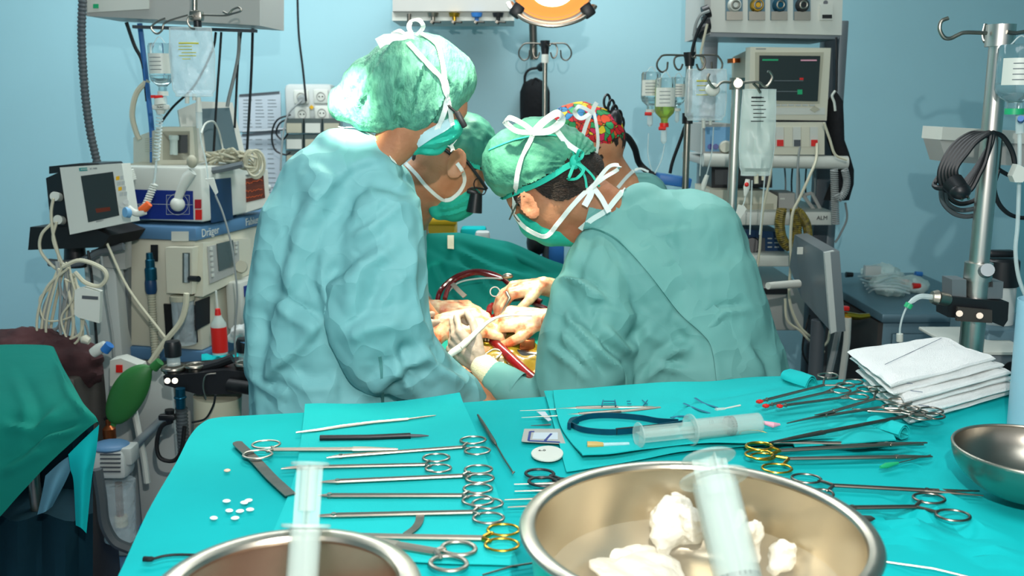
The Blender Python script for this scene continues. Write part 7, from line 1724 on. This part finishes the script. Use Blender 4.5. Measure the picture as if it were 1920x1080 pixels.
# ================================================================ drip stands at right
S1 = thing('drip_stand', 'drip stand with black clamps holding three bottles and a wide bag', 'drip stand', (W(1293, 120, 2.88).x, 2.88, 0))
hanger4(S1, 1293, 104, 2.88, 58)
ps = W(1293, 110, 2.88); build('pole', MB().cyl((ps.x, 2.88, .05), (ps.x, 2.88, ps.z), .010), 'steel', S1)
build('clamp', MB().cyl((ps.x, 2.88, W(1293, 232, 2.88).z), (ps.x, 2.88, W(1293, 212, 2.88).z), .016), 'black_plastic', S1); build('base', MB().cyl((ps.x, 2.88, .02), (ps.x, 2.88, .07), .17, .04, 24), 'black_plastic', S1)
drip_bottle('clear glass bottle with white label, leftmost under the four hooks', 1221, 134, 206, 18, 2.86, 'liquid', lvl=.35)
drip_bottle('bottle of yellow liquid with red cap under the four hooks', 1248, 145, 232, 19, 2.80, 'liquid_yellow', lvl=.78, capm='red')
drip_bottle('glass bottle half hidden behind the yellow one', 1272, 144, 204, 14, 2.93, 'liquid', lvl=.4, red=False)
db = drip_bag('wide clear drip bag with two ports right of the black clamp pole', 1325, 130, 224, 78, 2.84, MATS['print_yellow'], seed=4, textpos=(.25, .6), marks=4)
cable('infusion_line', [(1316, 238), (1315, 280), (1312, 330)], 2.84, .002, 'clear_tube', 'thin clear line from the left port of the wide bag', 'tube')
cable('infusion_line', [(1338, 238), (1334, 290), (1324, 330)], 2.84, .002, 'clear_tube', 'thin clear line from the right port of the wide bag', 'tube')
cable('infusion_line', [(1216, 250), (1215, 290), (1222, 320)], 2.86, .0018, 'clear_tube', 'thin clear line under the leftmost bottle', 'tube')
cable('infusion_line', [(1246, 272), (1240, 300), (1228, 325)], 2.80, .0018, 'clear_tube', 'thin clear line under the yellow bottle', 'tube')
solo('injection_port', MB().tube(wp([(1326, 328), (1320, 345), (1318, 356)], 2.82), [.006, .008, .006], 8), 'white_plastic', 'white injection port hanging near the right surgeon\'s shoulder', 'connector')
solo('blue_box', MB().box(W(1262, 338, 2.95), .10, .08, .03, Matrix.Rotation(.15, 3, 'Y'), .004), 'blue_plastic', 'small bright blue box top behind the right surgeon\'s shoulder', 'box')
S2 = thing('drip_stand', 'thick steel drip stand with a grey printed bag in front of the rack', 'drip stand', (W(1382, 160, 2.6).x, 2.6, 0))
ps = W(1382, 160, 2.6); build('pole', MB().cyl((ps.x, 2.6, .05), (ps.x, 2.6, ps.z), .0135, n=20), 'steel_pole', S2)
build('top_block', MB().cyl((ps.x, 2.6, W(1382, 168, 2.6).z), (ps.x, 2.6, W(1382, 146, 2.6).z), .020, n=24), 'steel', S2); build('knob', MB().cyl(W(1384, 156, 2.58), W(1384, 156, 2.55), .012), 'steel_satin', S2); build('base', MB().cyl((ps.x, 2.6, .02), (ps.x, 2.6, .07), .17, .04, 24), 'grey_metal', S2)
build('hook', MB().tube(smoothpts(wp([(1382, 156), (1355, 154), (1342, 164), (1334, 160), (1327, 148), (1330, 138)], 2.6), 6), .0035, 8), 'steel', S2); build('hook', MB().tube(smoothpts(wp([(1382, 156), (1420, 154), (1432, 162), (1440, 160), (1448, 146), (1444, 136), (1439, 134)], 2.58), 6), .0035, 8), 'steel', S2)
build('hook', MB().tube(wp([(1412, 156), (1420, 164), (1426, 174)], 2.56), .0035, 8), 'steel_dark', S2)
solo('suction_cup', MB().ell(W(1336, 168, 2.62), .020, .012, .018), 'white_plastic', 'small white disc on the left hook of the thick steel stand', 'disc')
dg_ = drip_bag('grey printed drip bag hanging from the thick steel stand', 1424, 168, 328, 66, 2.57, 'ink', seed=8, marks=12, textpos=(.1, .42), mt='frosted')
v = thing('drip_valve', 'small white valve with red tab under the grey printed bag', 'valve', W(1400, 350, 2.56)); build('body', MB().tube(wp([(1402, 336), (1400, 352), (1397, 368)], 2.56), [.006, .009, .003], 10), 'white_plastic', v); build('red_tab', MB().ell(W(1400, 346, 2.55), .006, .006, .006), 'red', v)
cable('infusion_line', [(1398, 366), (1395, 380), (1388, 395)], 2.56, .0018, 'clear_tube', 'thin line between small valve and roller clamp at right', 'tube')
rc2 = thing('roller_clamp', 'white roller clamp beside the right surgeon\'s back', 'clamp', W(1390, 405, 2.54)); build('body', slab(MB(), plane(1390, 398, 2.54), [(1381, 404), (1388, 410), (1400, 392), (1396, 386), (1386, 384)], .014), 'white_plastic', rc2)
for k, (a, b) in enumerate((((1410, 338), (1406, 440)), ((1434, 330), (1424, 440)))): cable('infusion_line', [a, ((a[0]+b[0])//2, 390), b], 2.56, .002, 'clear_tube', ['clear line straight under the grey printed bag', 'clear line at the right edge under the grey printed bag'][k], 'tube')
# flat grey panel on an arm
GP = thing('grey_flat_panel', 'flat grey panel seen edge on, held by an arm beside the right surgeon', 'panel', W(1530, 622, 2.6))
Pq = [W(1493, 440, 2.78), W(1554, 472, 2.42), W(1566, 622, 2.42), (W(1490, 540, 2.80))]
Pq = [W(1490, 440, 2.80), W(1548, 474, 2.44), W(1560, 624, 2.44), W(1503, 560, 2.80), W(1480, 500, 2.86)]
nn_ = (Pq[1]-Pq[0]).cross(Pq[2]-Pq[0]).normalized(); nn_ = nn_ if nn_.x > 0 else -nn_
build('panel', MB().prism(Pq, nn_*.035), 'grey_metal', GP)
build('edge_frame', MB().prism([W(1546, 474, 2.438), W(1564, 470, 2.44), W(1576, 618, 2.44), W(1558, 626, 2.438)], (0, .012, 0)), 'grey_light', GP)
build('white_latch', MB().box(W(1500, 470, 2.70), .016, .004, .02), 'white_plastic', GP)
build('support_arm', MB().cyl(W(1440, 536, 2.60), W(1497, 532, 2.66), .010, .012), 'unit_white', GP)
build('support_post', MB().cyl(W(1535, 600, 2.62), (W(1535, 600, 2.62).x, 2.62, 0.05), .02), 'grey_dark', GP); build('support_foot', MB().cyl((W(1535, 600, 2.62).x, 2.62, .0), (W(1535, 600, 2.62).x, 2.62, .05), .15), 'grey_dark', GP)
# cabinet
zc_ = .905; X0 = W(1655, 590, 3.04).x; CT = thing('metal_cabinet', 'blue grey metal cabinet with dark side panel against the back wall at right', 'cabinet', (X0+.2, 3.4, 0))
build('body', MB().bx(X0+.01, X0+.42, 3.06, 3.78, .06, zc_-.03, .004), 'cabinet_metal', CT); build('top', MB().bx(X0-.005, X0+.435, 3.03, 3.80, zc_-.03, zc_, .006), 'cabinet_metal', CT)
build('side_panel', MB().bx(X0-.004, X0+.012, 3.06, 3.78, .3, zc_-.035), 'cabinet_dark', CT); dr = build('door', MB().bx(X0+.04, X0+.40, 3.045, 3.06, .1, zc_-.07, .003), 'cabinet_metal', CT)
build('door_lock', MB().cyl((X0+.06, 3.045, zc_-.09), (X0+.06, 3.035, zc_-.09), .008), 'steel', dr)
for x in (X0+.05, X0+.38):
    for y in (3.1, 3.72): build('foot', MB().cyl((x, y, 0), (x, y, .06), .02), 'black_rubber', CT)
pf_ = thing('pipe_fitting', 'brass tap with red handle on the dark cabinet side', 'tap', W(1600, 610, 2.92)); 
build('tap', MB().tube(wp([(1582, 590), (1592, 592), (1612, 594), (1630, 592)], 2.95), [.010, .012, .010, .008], 10), 'gold', pf_); build('red_handle', MB().box(W(1581, 578, 2.95), .035, .02, .014, None, .003), 'red', pf_)
build('down_pipe', MB().tube(wp([(1590, 596), (1588, 640), (1580, 700), (1572, 760)], 2.94), .011, 10), 'unit_white', pf_)
cable('white_pipe', [(1572, 620), (1564, 660), (1552, 710)], 2.92, .010, 'cable_grey', 'grey pipe left of the tap near the cabinet side', 'pipe')
# plastic tubing heap on the cabinet
def crinkle(cx_, cy_, z, rx, ry, h, seed, mt, lab, name, cat):
    c = G(cx_, cy_, z); mb = MB(); rr = random.Random(seed)
    for k in range(8): a = rr.uniform(0, 6.28); q = rr.uniform(0, .7); mb.ell(c+Vector((rx*q*math.cos(a), ry*q*math.sin(a), h*.4)), rx*rr.uniform(.35, .5), ry*rr.uniform(.35, .5), h*rr.uniform(.4, .6), rot=rotxyz(0, 0, a))
    V, F, N = soft(mb, .008, 3); V = ripple(V, N, .012, 20, (1, 1, 1), 2, seed); V[:, 2] = np.maximum(V[:, 2], z+.001); return solo(name, skinmb(V, F), mt, lab, cat)
crinkle(1665, 545, zc_, .15, .12, .05, 3, 'frosted', 'heap of clear crinkled plastic wraps on the cabinet, nearest the front', 'plastic_wrap', 'plastic wrap')
crinkle(1650, 525, zc_, .17, .10, .06, 7, 'frosted', 'second heap of clear plastic packaging on the cabinet, toward the wall', 'plastic_wrap', 'plastic wrap')
for (a, b, mt_, lab, nm) in ((1697, 529, 'red', 'small red cap on the plastic heap, left of the other', 'cap'), (1718, 536, 'red', 'larger red cap at the right end of the plastic heap', 'cap'), (1722, 514, 'blue_plastic', 'blue cap at the back of the plastic heap', 'cap'), (1592, 515, 'black_plastic', 'black clip at the left of the plastic heap', 'clip')):
    c = G(a, b, zc_+.03); solo('bottle_cap' if nm == 'cap' else 'black_clip', MB().cyl(c-Vector((.012, 0, .0)), c+Vector((.014, 0, 0)), .011, .009), mt_, lab, nm)
m = MB()
for k in range(6): y = 518+k*6; m.tube(smoothpts([G(1610+k*4, y, zc_+.02), G(1640, y+6*math.sin(k), zc_+.045), G(1675, y-5, zc_+.05), G(1705, y+2, zc_+.03)], 6), .004, 6)
solo('clear_tubing', m, 'clear_tube', 'clear tubing lying over the plastic heap on the cabinet', 'tube')
solo('white_ampoule_box', MB().box(G(1635, 510, zc_+.045), .06, .03, .05, None, .004), 'white_dull', 'small white box at the back of the plastic heap', 'box')

# ================================================================ heavy pole at right edge
YP = 2.08; px_ = W(1850, 340, YP).x; RP = thing('equipment_pole', 'thick polished steel pole with bent hooks near the right edge', 'pole', (px_, YP, 0))
ztop = W(1878, 46, YP).z
build('pole', MB().cyl((px_, YP, .05), (px_, YP, ztop-.02), .0205, n=28), 'steel_pole', RP); build('top_collar', MB().cyl((px_, YP, ztop-.045), (px_, YP, ztop), .029, n=28), 'steel_pole', RP)
build('base', MB().bx(px_-.25, px_+.25, YP-.06, YP+.35, .0, .05, .01), 'grey_metal', RP)
xt = px_; 
hp = [(1850, 62), (1810, 61), (1795, 66), (1782, 72), (1770, 70), (1762, 55), (1765, 40), (1778, 34)]
build('hook', MB().tube(smoothpts(wp(hp, YP-.01), 6), .0042, 10), 'steel', RP); build('hook', MB().tube(smoothpts(wp([(1856, 62, YP+.03), (1848, 78, YP+.02), (1844, 66, YP+.04), (1848, 46, YP+.05)]), 6), .0042, 10), 'steel', RP)
build('hook', MB().tube(smoothpts(wp([(1888, 60), (1905, 62), (1925, 60), (1945, 70)], YP-.03), 6), .0042, 10), 'steel', RP)
build('collar', MB().cyl((px_, YP, W(1832, 525, YP).z), (px_, YP, W(1836, 492, YP).z), .029, n=28), 'steel_pole', RP)
build('lower_sleeve', MB().cyl((px_, YP, .06), (px_, YP, W(1832, 524, YP).z), .0255, n=28), 'steel_pole', RP)
build('collar_knob', MB().cyl(W(1848, 508, YP-.03), W(1852, 506, YP-.06), .016, .014), 'grey_metal', RP)
pq = plane(1830, 570, YP-.03); 
PC = thing('pole_clamp', 'black and grey clamp block fixed to the steel pole above the gauze', 'clamp', W(1832, 605, YP-.03))
slabp('grey_block', pq, [(1789, 560), (1816, 560), (1816, 526), (1789, 526)], .05, 'grey_metal', PC, -.01); slabp('grey_block', pq, [(1846, 562), (1884, 562), (1886, 530), (1866, 530), (1866, 540), (1846, 540)], .05, 'grey_metal', PC, -.01)
slabp('black_body', pq, [(1776, 594), (1850, 600), (1880, 612), (1888, 600), (1890, 566), (1846, 562), (1776, 555)], .06, 'black_plastic', PC, .004)
slabp('front_plate', pq, [(1786, 598), (1852, 602), (1852, 578), (1788, 572)], .008, 'cabinet_dark', PC, .02)
for a, b in ((1799, 588), (1837, 592)): build('bolt', MB().cyl(onp(pq, a, b, .02), onp(pq, a, b, .026), .007, n=12), 'steel_dark', PC)
solo('chrome_connector', MB().cyl(W(1776, 562, YP-.04), W(1757, 558, YP-.05), .014).cyl(W(1757, 558, YP-.05), W(1747, 557, YP-.05), .017, .013), 'steel_satin', 'chrome tube connector sticking out left of the pole clamp', 'connector')
ctb = thing('drain_tube', 'clear tube with green ring curving down from the chrome connector to the gauze', 'tube', W(1700, 600, YP-.05))
build('tube', MB().tube(smoothpts(wp([(1747, 557), (1725, 556), (1708, 566), (1700, 576), (1693, 592), (1688, 612), (1687, 628)], YP-.05), 6), [.006]*12+[.0045]*7+[.0022]*18, 8), 'clear_tube', ctb); build('green_ring', MB().cyl(W(1706, 569, YP-.05), W(1701, 577, YP-.05), .0085), 'green_plastic', ctb); build('end_plug', MB().cyl(W(1687, 626, YP-.05), W(1687, 640, YP-.05), .007), 'unit_white', ctb)
# black jar behind
bj = thing('black_lid_jar', 'white jar with ribbed black lid behind the steel pole', 'jar', W(1872, 600, 2.3)); c = W(1872, 560, 2.3)
build('jar', MB().lathe(c, [(0, -.06), (.038, -.06), (.038, .036), (0, .036)], 24), 'white_dull', bj); build('lid', MB().lathe(c, [(0, .034), (.042, .034), (.040, .095), (.034, .10), (0, .10)], 24), 'black_plastic', bj); build('carry_handle', MB().box(c+Vector((-.005, 0, .112)), .065, .03, .016, None, .005), 'black_plastic', bj)
build('stand_shelf', MB().bx(c.x-.06, c.x+.12, 2.22, 2.42, .04, c.z-.06, .008), 'cabinet_metal', bj)
# grey machine corner behind the gauze
gm = thing('grey_housing', 'grey machine housing with round hole behind the gauze stack', 'housing', W(1850, 680, 2.15)); c = W(1845, 660, 2.14)
build('body', MB().bx(c.x-.03, c.x+.13, 2.05, 2.3, .06, W(1845, 645, 2.1).z, .01), 'grey_metal', gm) if False else build('body', MB().bx(c.x-.02, c.x+.14, 2.12, 2.36, .06, c.z, .01), 'grey_metal', gm); build('top_plate', MB().bx(c.x-.06, c.x+.10, 2.11, 2.36, c.z, c.z+.008, .002), 'unit_white', gm); build('round_hole', MB().cyl((c.x+.055, 2.121, c.z-.035), (c.x+.055, 2.116, c.z-.035), .018, n=24), 'black_rubber', gm)
build('foot', MB().bx(c.x-.0, c.x+.12, 2.14, 2.34, 0, .06), 'black_rubber', gm)
# white box behind pole with black power cable
wb = plane(1840, 280, 2.45, .0); WB = root('control_box', 'long cream box behind the steel pole, black cable hanging over it', 'control box', 1850, 320, 2.5)
slabp('housing', wb, [(1765, 262), (1960, 272), (1960, 248), (1768, 238)], .12, 'unit_white', WB); slabp('lower_skirt', wb, [(1778, 304), (1960, 314), (1960, 272), (1765, 262)], .10, 'unit_grey', WB, -.01)
build('back_plate', MB().box(W(1868, 285, 2.44), .02, .02, .08, None, .002), 'steel_dark', WB); build('mounting_arm', MB().cyl(W(1862, 285, 2.5), (px_, YP+.02, W(1862, 285, 2.5).z), .012), 'steel_dark', WB)
rr_ = random.Random(21)
pk_ = thing('power_cable', 'coiled black power cable with two pin plug hung on the steel pole', 'cable', W(1800, 400, YP-.05))
for k in range(6):
    pts = [(1858+rr_.uniform(-5, 3), 252+rr_.uniform(-3, 6)), (1822+k*2, 250+k*3), (1785+k*6, 275+k*2), (1762+k*6, 320), (1768+k*8, 352), (1790+k*6, 356), (1822+k*3, 325), (1848, 285+k*3), (1860+rr_.uniform(-4, 2), 262)]
    build('coil', MB().tube(smoothpts(wp(pts, YP-.04-.008*k), 7, True), .0052, 8, True), 'cable_black', pk_)
build('coil', MB().tube(smoothpts(wp([(1765, 325, YP-.02), (1752, 345, YP-.02), (1758, 352, YP-.04), (1775, 352, YP-.05)]), 6), .0055, 8), 'cable_black', pk_)
for k, pts in enumerate(([(1765, 335), (1766, 375), (1785, 398), (1810, 406), (1838, 402)], [(1772, 350), (1782, 372), (1800, 382), (1822, 378), (1842, 366)], [(1772, 352), (1776, 380), (1800, 394), (1836, 390)])): build('loose_loop', MB().tube(smoothpts(wp(pts, YP+.03), 7), .0052, 8), 'hose_grey' if k != 1 else 'cable_black', pk_)
plg = build('plug', MB().cyl(W(1786, 342, YP-.10), W(1800, 358, YP-.12), .022, .019).ell(W(1800, 358, YP-.12), .021, .02, .018), 'black_plastic', pk_)
for a in ((1800, 362), (1812, 360)): build('plug_pin', MB().cyl(W(a[0], a[1], YP-.12), W(a[0]+4, a[1]+13, YP-.135), .0028, n=10), 'steel', plg)
cable('cable', [(1860, 248), (1880, 256), (1898, 285), (1904, 320), (1900, 330)], YP-.03, .0052, 'cable_black', 'black cable arching right over the cream box')
cable('cable', [(1868, 315), (1890, 328), (1905, 332)], YP+.1, .005, 'cable_black', 'black cable below the cream box')
cable('cable', [(1872, 318), (1864, 350), (1872, 380), (1890, 400), (1912, 408), (1930, 408)], YP+.05, .005, 'cable_black', 'black cable swinging down right of the steel pole')
# bottle at the right edge
Tt, b_, h_, r_ = drip_bottle('large drip bottle with green ring cropped by the right edge', 1914, 82, 205, 38, 1.98, 'liquid', lvl=.42, capm='green_plastic', red=False, bname='drip_bottle', chamber=False)
build('label_stripe', MB().grid([[b_+Vector((math.cos(a)*r_*1.03, math.sin(a)*r_*1.03, z)) for a in [math.radians(-72+i*8) for i in range(4)]] for z in (h_*.58, h_*.75)]), 'green_plastic', Tt)
il = thing('infusion_line', 'clear infusion line with white roller clamp at the right edge', 'tube', W(1908, 420, 1.98))
build('chamber', MB().cyl(W(1912, 212, 1.98), W(1912, 250, 1.98), .008), 'clear_tube', il); build('blue_port', MB().cyl(W(1914, 226, 1.96), W(1914, 222, 1.94), .006), 'blue_plastic', il)
build('line', MB().tube(smoothpts(wp([(1912, 250), (1911, 330), (1908, 420), (1904, 470), (1910, 520), (1925, 560)], 1.98), 6), .0042, 8), 'clear_tube', il); build('roller_clamp', slab(MB(), plane(1910, 325, 1.95), [(1898, 330), (1903, 342), (1918, 342), (1926, 330), (1922, 314), (1908, 308)], .02), 'white_plastic', il)

# ================================================================ in the wound: tubes and tools
def tube_o(name, pix, r, mt, lab, cat='tube', n=10, k=7): return solo(name, MB().tube(smoothpts(wp(pix), k), r, n), mt, lab, cat)
tube_o('blood_tube', [(818, 575, 2.44), (826, 545, 2.46), (850, 522, 2.50), (880, 510, 2.52), (910, 510, 2.52), (938, 520, 2.50), (965, 540, 2.46), (1015, 566, 2.42)], .0068, 'blood_tube', 'dark red blood tube arching over the green sheet, outer one')
tube_o('blood_tube', [(834, 560, 2.42), (842, 538, 2.45), (860, 522, 2.48), (895, 512, 2.49), (940, 523, 2.47)], .0064, 'blood_tube', 'red blood tube just inside the outer arch')
tube_o('blood_tube', [(906, 620, 2.24), (925, 640, 2.20), (950, 665, 2.15), (985, 698, 2.09), (1010, 718, 2.05)], .0125, 'blood_tube', 'thick dark red blood tube running down to the lower right', n=14)
tube_o('blood_tube', [(916, 588, 2.34), (920, 575, 2.37), (935, 570, 2.40), (975, 560, 2.43), (1025, 580, 2.42)], .0078, 'blood_tube', 'short curved blood tube behind the gloved hands')
tube_o('clear_line', [(838, 550, 2.44), (860, 530, 2.47), (900, 522, 2.48), (942, 522, 2.46)], .0022, 'clear_tube', 'thin clear line along the arched blood tubes')
solo('steel_ring', MB().torus(W(928, 547, 2.34), .012, .0016, (0, -.9, .4), 20, 6).ell(W(952, 518, 2.40), .014, .006, .008), 'steel', 'small steel ring and clip above the pinching glove', 'ring')
solo('retractor_blade', MB().ribbon(wp([(848, 532, 2.40), (860, 545, 2.38), (872, 556, 2.36)]), .012, Vector((0, -.8, .6)), .001), 'steel_dark', 'narrow steel blade standing left of the bright bloody glove', 'retractor')
rt = thing('chest_retractor', 'toothed steel chest retractor bar across the lower wound edge', 'retractor', W(950, 645, 2.22))
tA, tB = W(896, 640, 2.20), W(1004, 650, 2.20)
build('toothed_bar', MB().tube([tA, tB], .007, 8, flat=.5, up=(0, -.5, 1)), 'gold', rt)
m = MB()
for i in range(14): p = tA.lerp(tB, (i+.5)/15*.8); m.box(p+Vector((0, -.004, .007)), .0035, .006, .006)
build('teeth', m, 'steel', rt); build('crank_block', MB().box(W(988, 646, 2.19), .035, .025, .03, Matrix.Rotation(.1, 3, 'Y'), .003), 'copper', rt)
build('dark_frame', MB().tube(smoothpts(wp([(930, 655, 2.18), (970, 662, 2.17), (1006, 668, 2.16)]), 5), .009, 8), 'black_plastic', rt)
sh = thing('suction_tube', 'white suction tube held in the shaded glove, bent over the wound', 'suction tube', W(870, 650, 2.06))
build('tube', MB().tube(smoothpts(wp([(998, 591, 2.10), (960, 591, 2.10), (930, 596, 2.09), (905, 612, 2.08), (880, 636, 2.05), (862, 652, 2.03)]), 5), [.0026]*6+[.0032]*5+[.0042]*4+[.006]*6+[.0075]*4+[.008], 12), 'white_plastic', sh)
build('grip', MB().tube(smoothpts(wp([(862, 652, 2.03), (845, 664, 2.02), (834, 678, 2.02)]), 5), [.008]*5+[.007]*5+[.006], 12), 'white_plastic', sh)
build('stained_end', MB().tube(wp([(834, 678, 2.02), (826, 690, 2.02), (821, 698, 2.02)]), [.006, .004, .003], 10), 'copper', sh)
for k, P_ in enumerate(([(906, 600, 2.25), (922, 606, 2.24), (936, 628, 2.22)], [(918, 606, 2.24), (938, 618, 2.22), (946, 636, 2.20)], [(928, 600, 2.26), (946, 612, 2.24), (948, 628, 2.22)])): solo('white_clip', MB().tube(wp(P_), .0022, 6), 'white_plastic', ['left', 'middle', 'right'][k]+' white thin retractor strand in the wound', 'strand', 'white strands in the wound')
solo('steel_scissors_tip', MB().tube(wp([(950, 548, 2.30), (956, 560, 2.28), (946, 578, 2.26), (934, 600, 2.25)]), [.004, .004, .003, .001], 8), 'steel', 'steel needle holder tip pinched in the upper right glove', 'instrument')
cable('thin_cables', [(905, 668, 2.15), (925, 655, 2.16), (940, 660, 2.15), (930, 672, 2.13), (912, 676, 2.12)], 2.15, .0018, 'cable_grey', 'thin looped wire over the yellow film', 'wire')
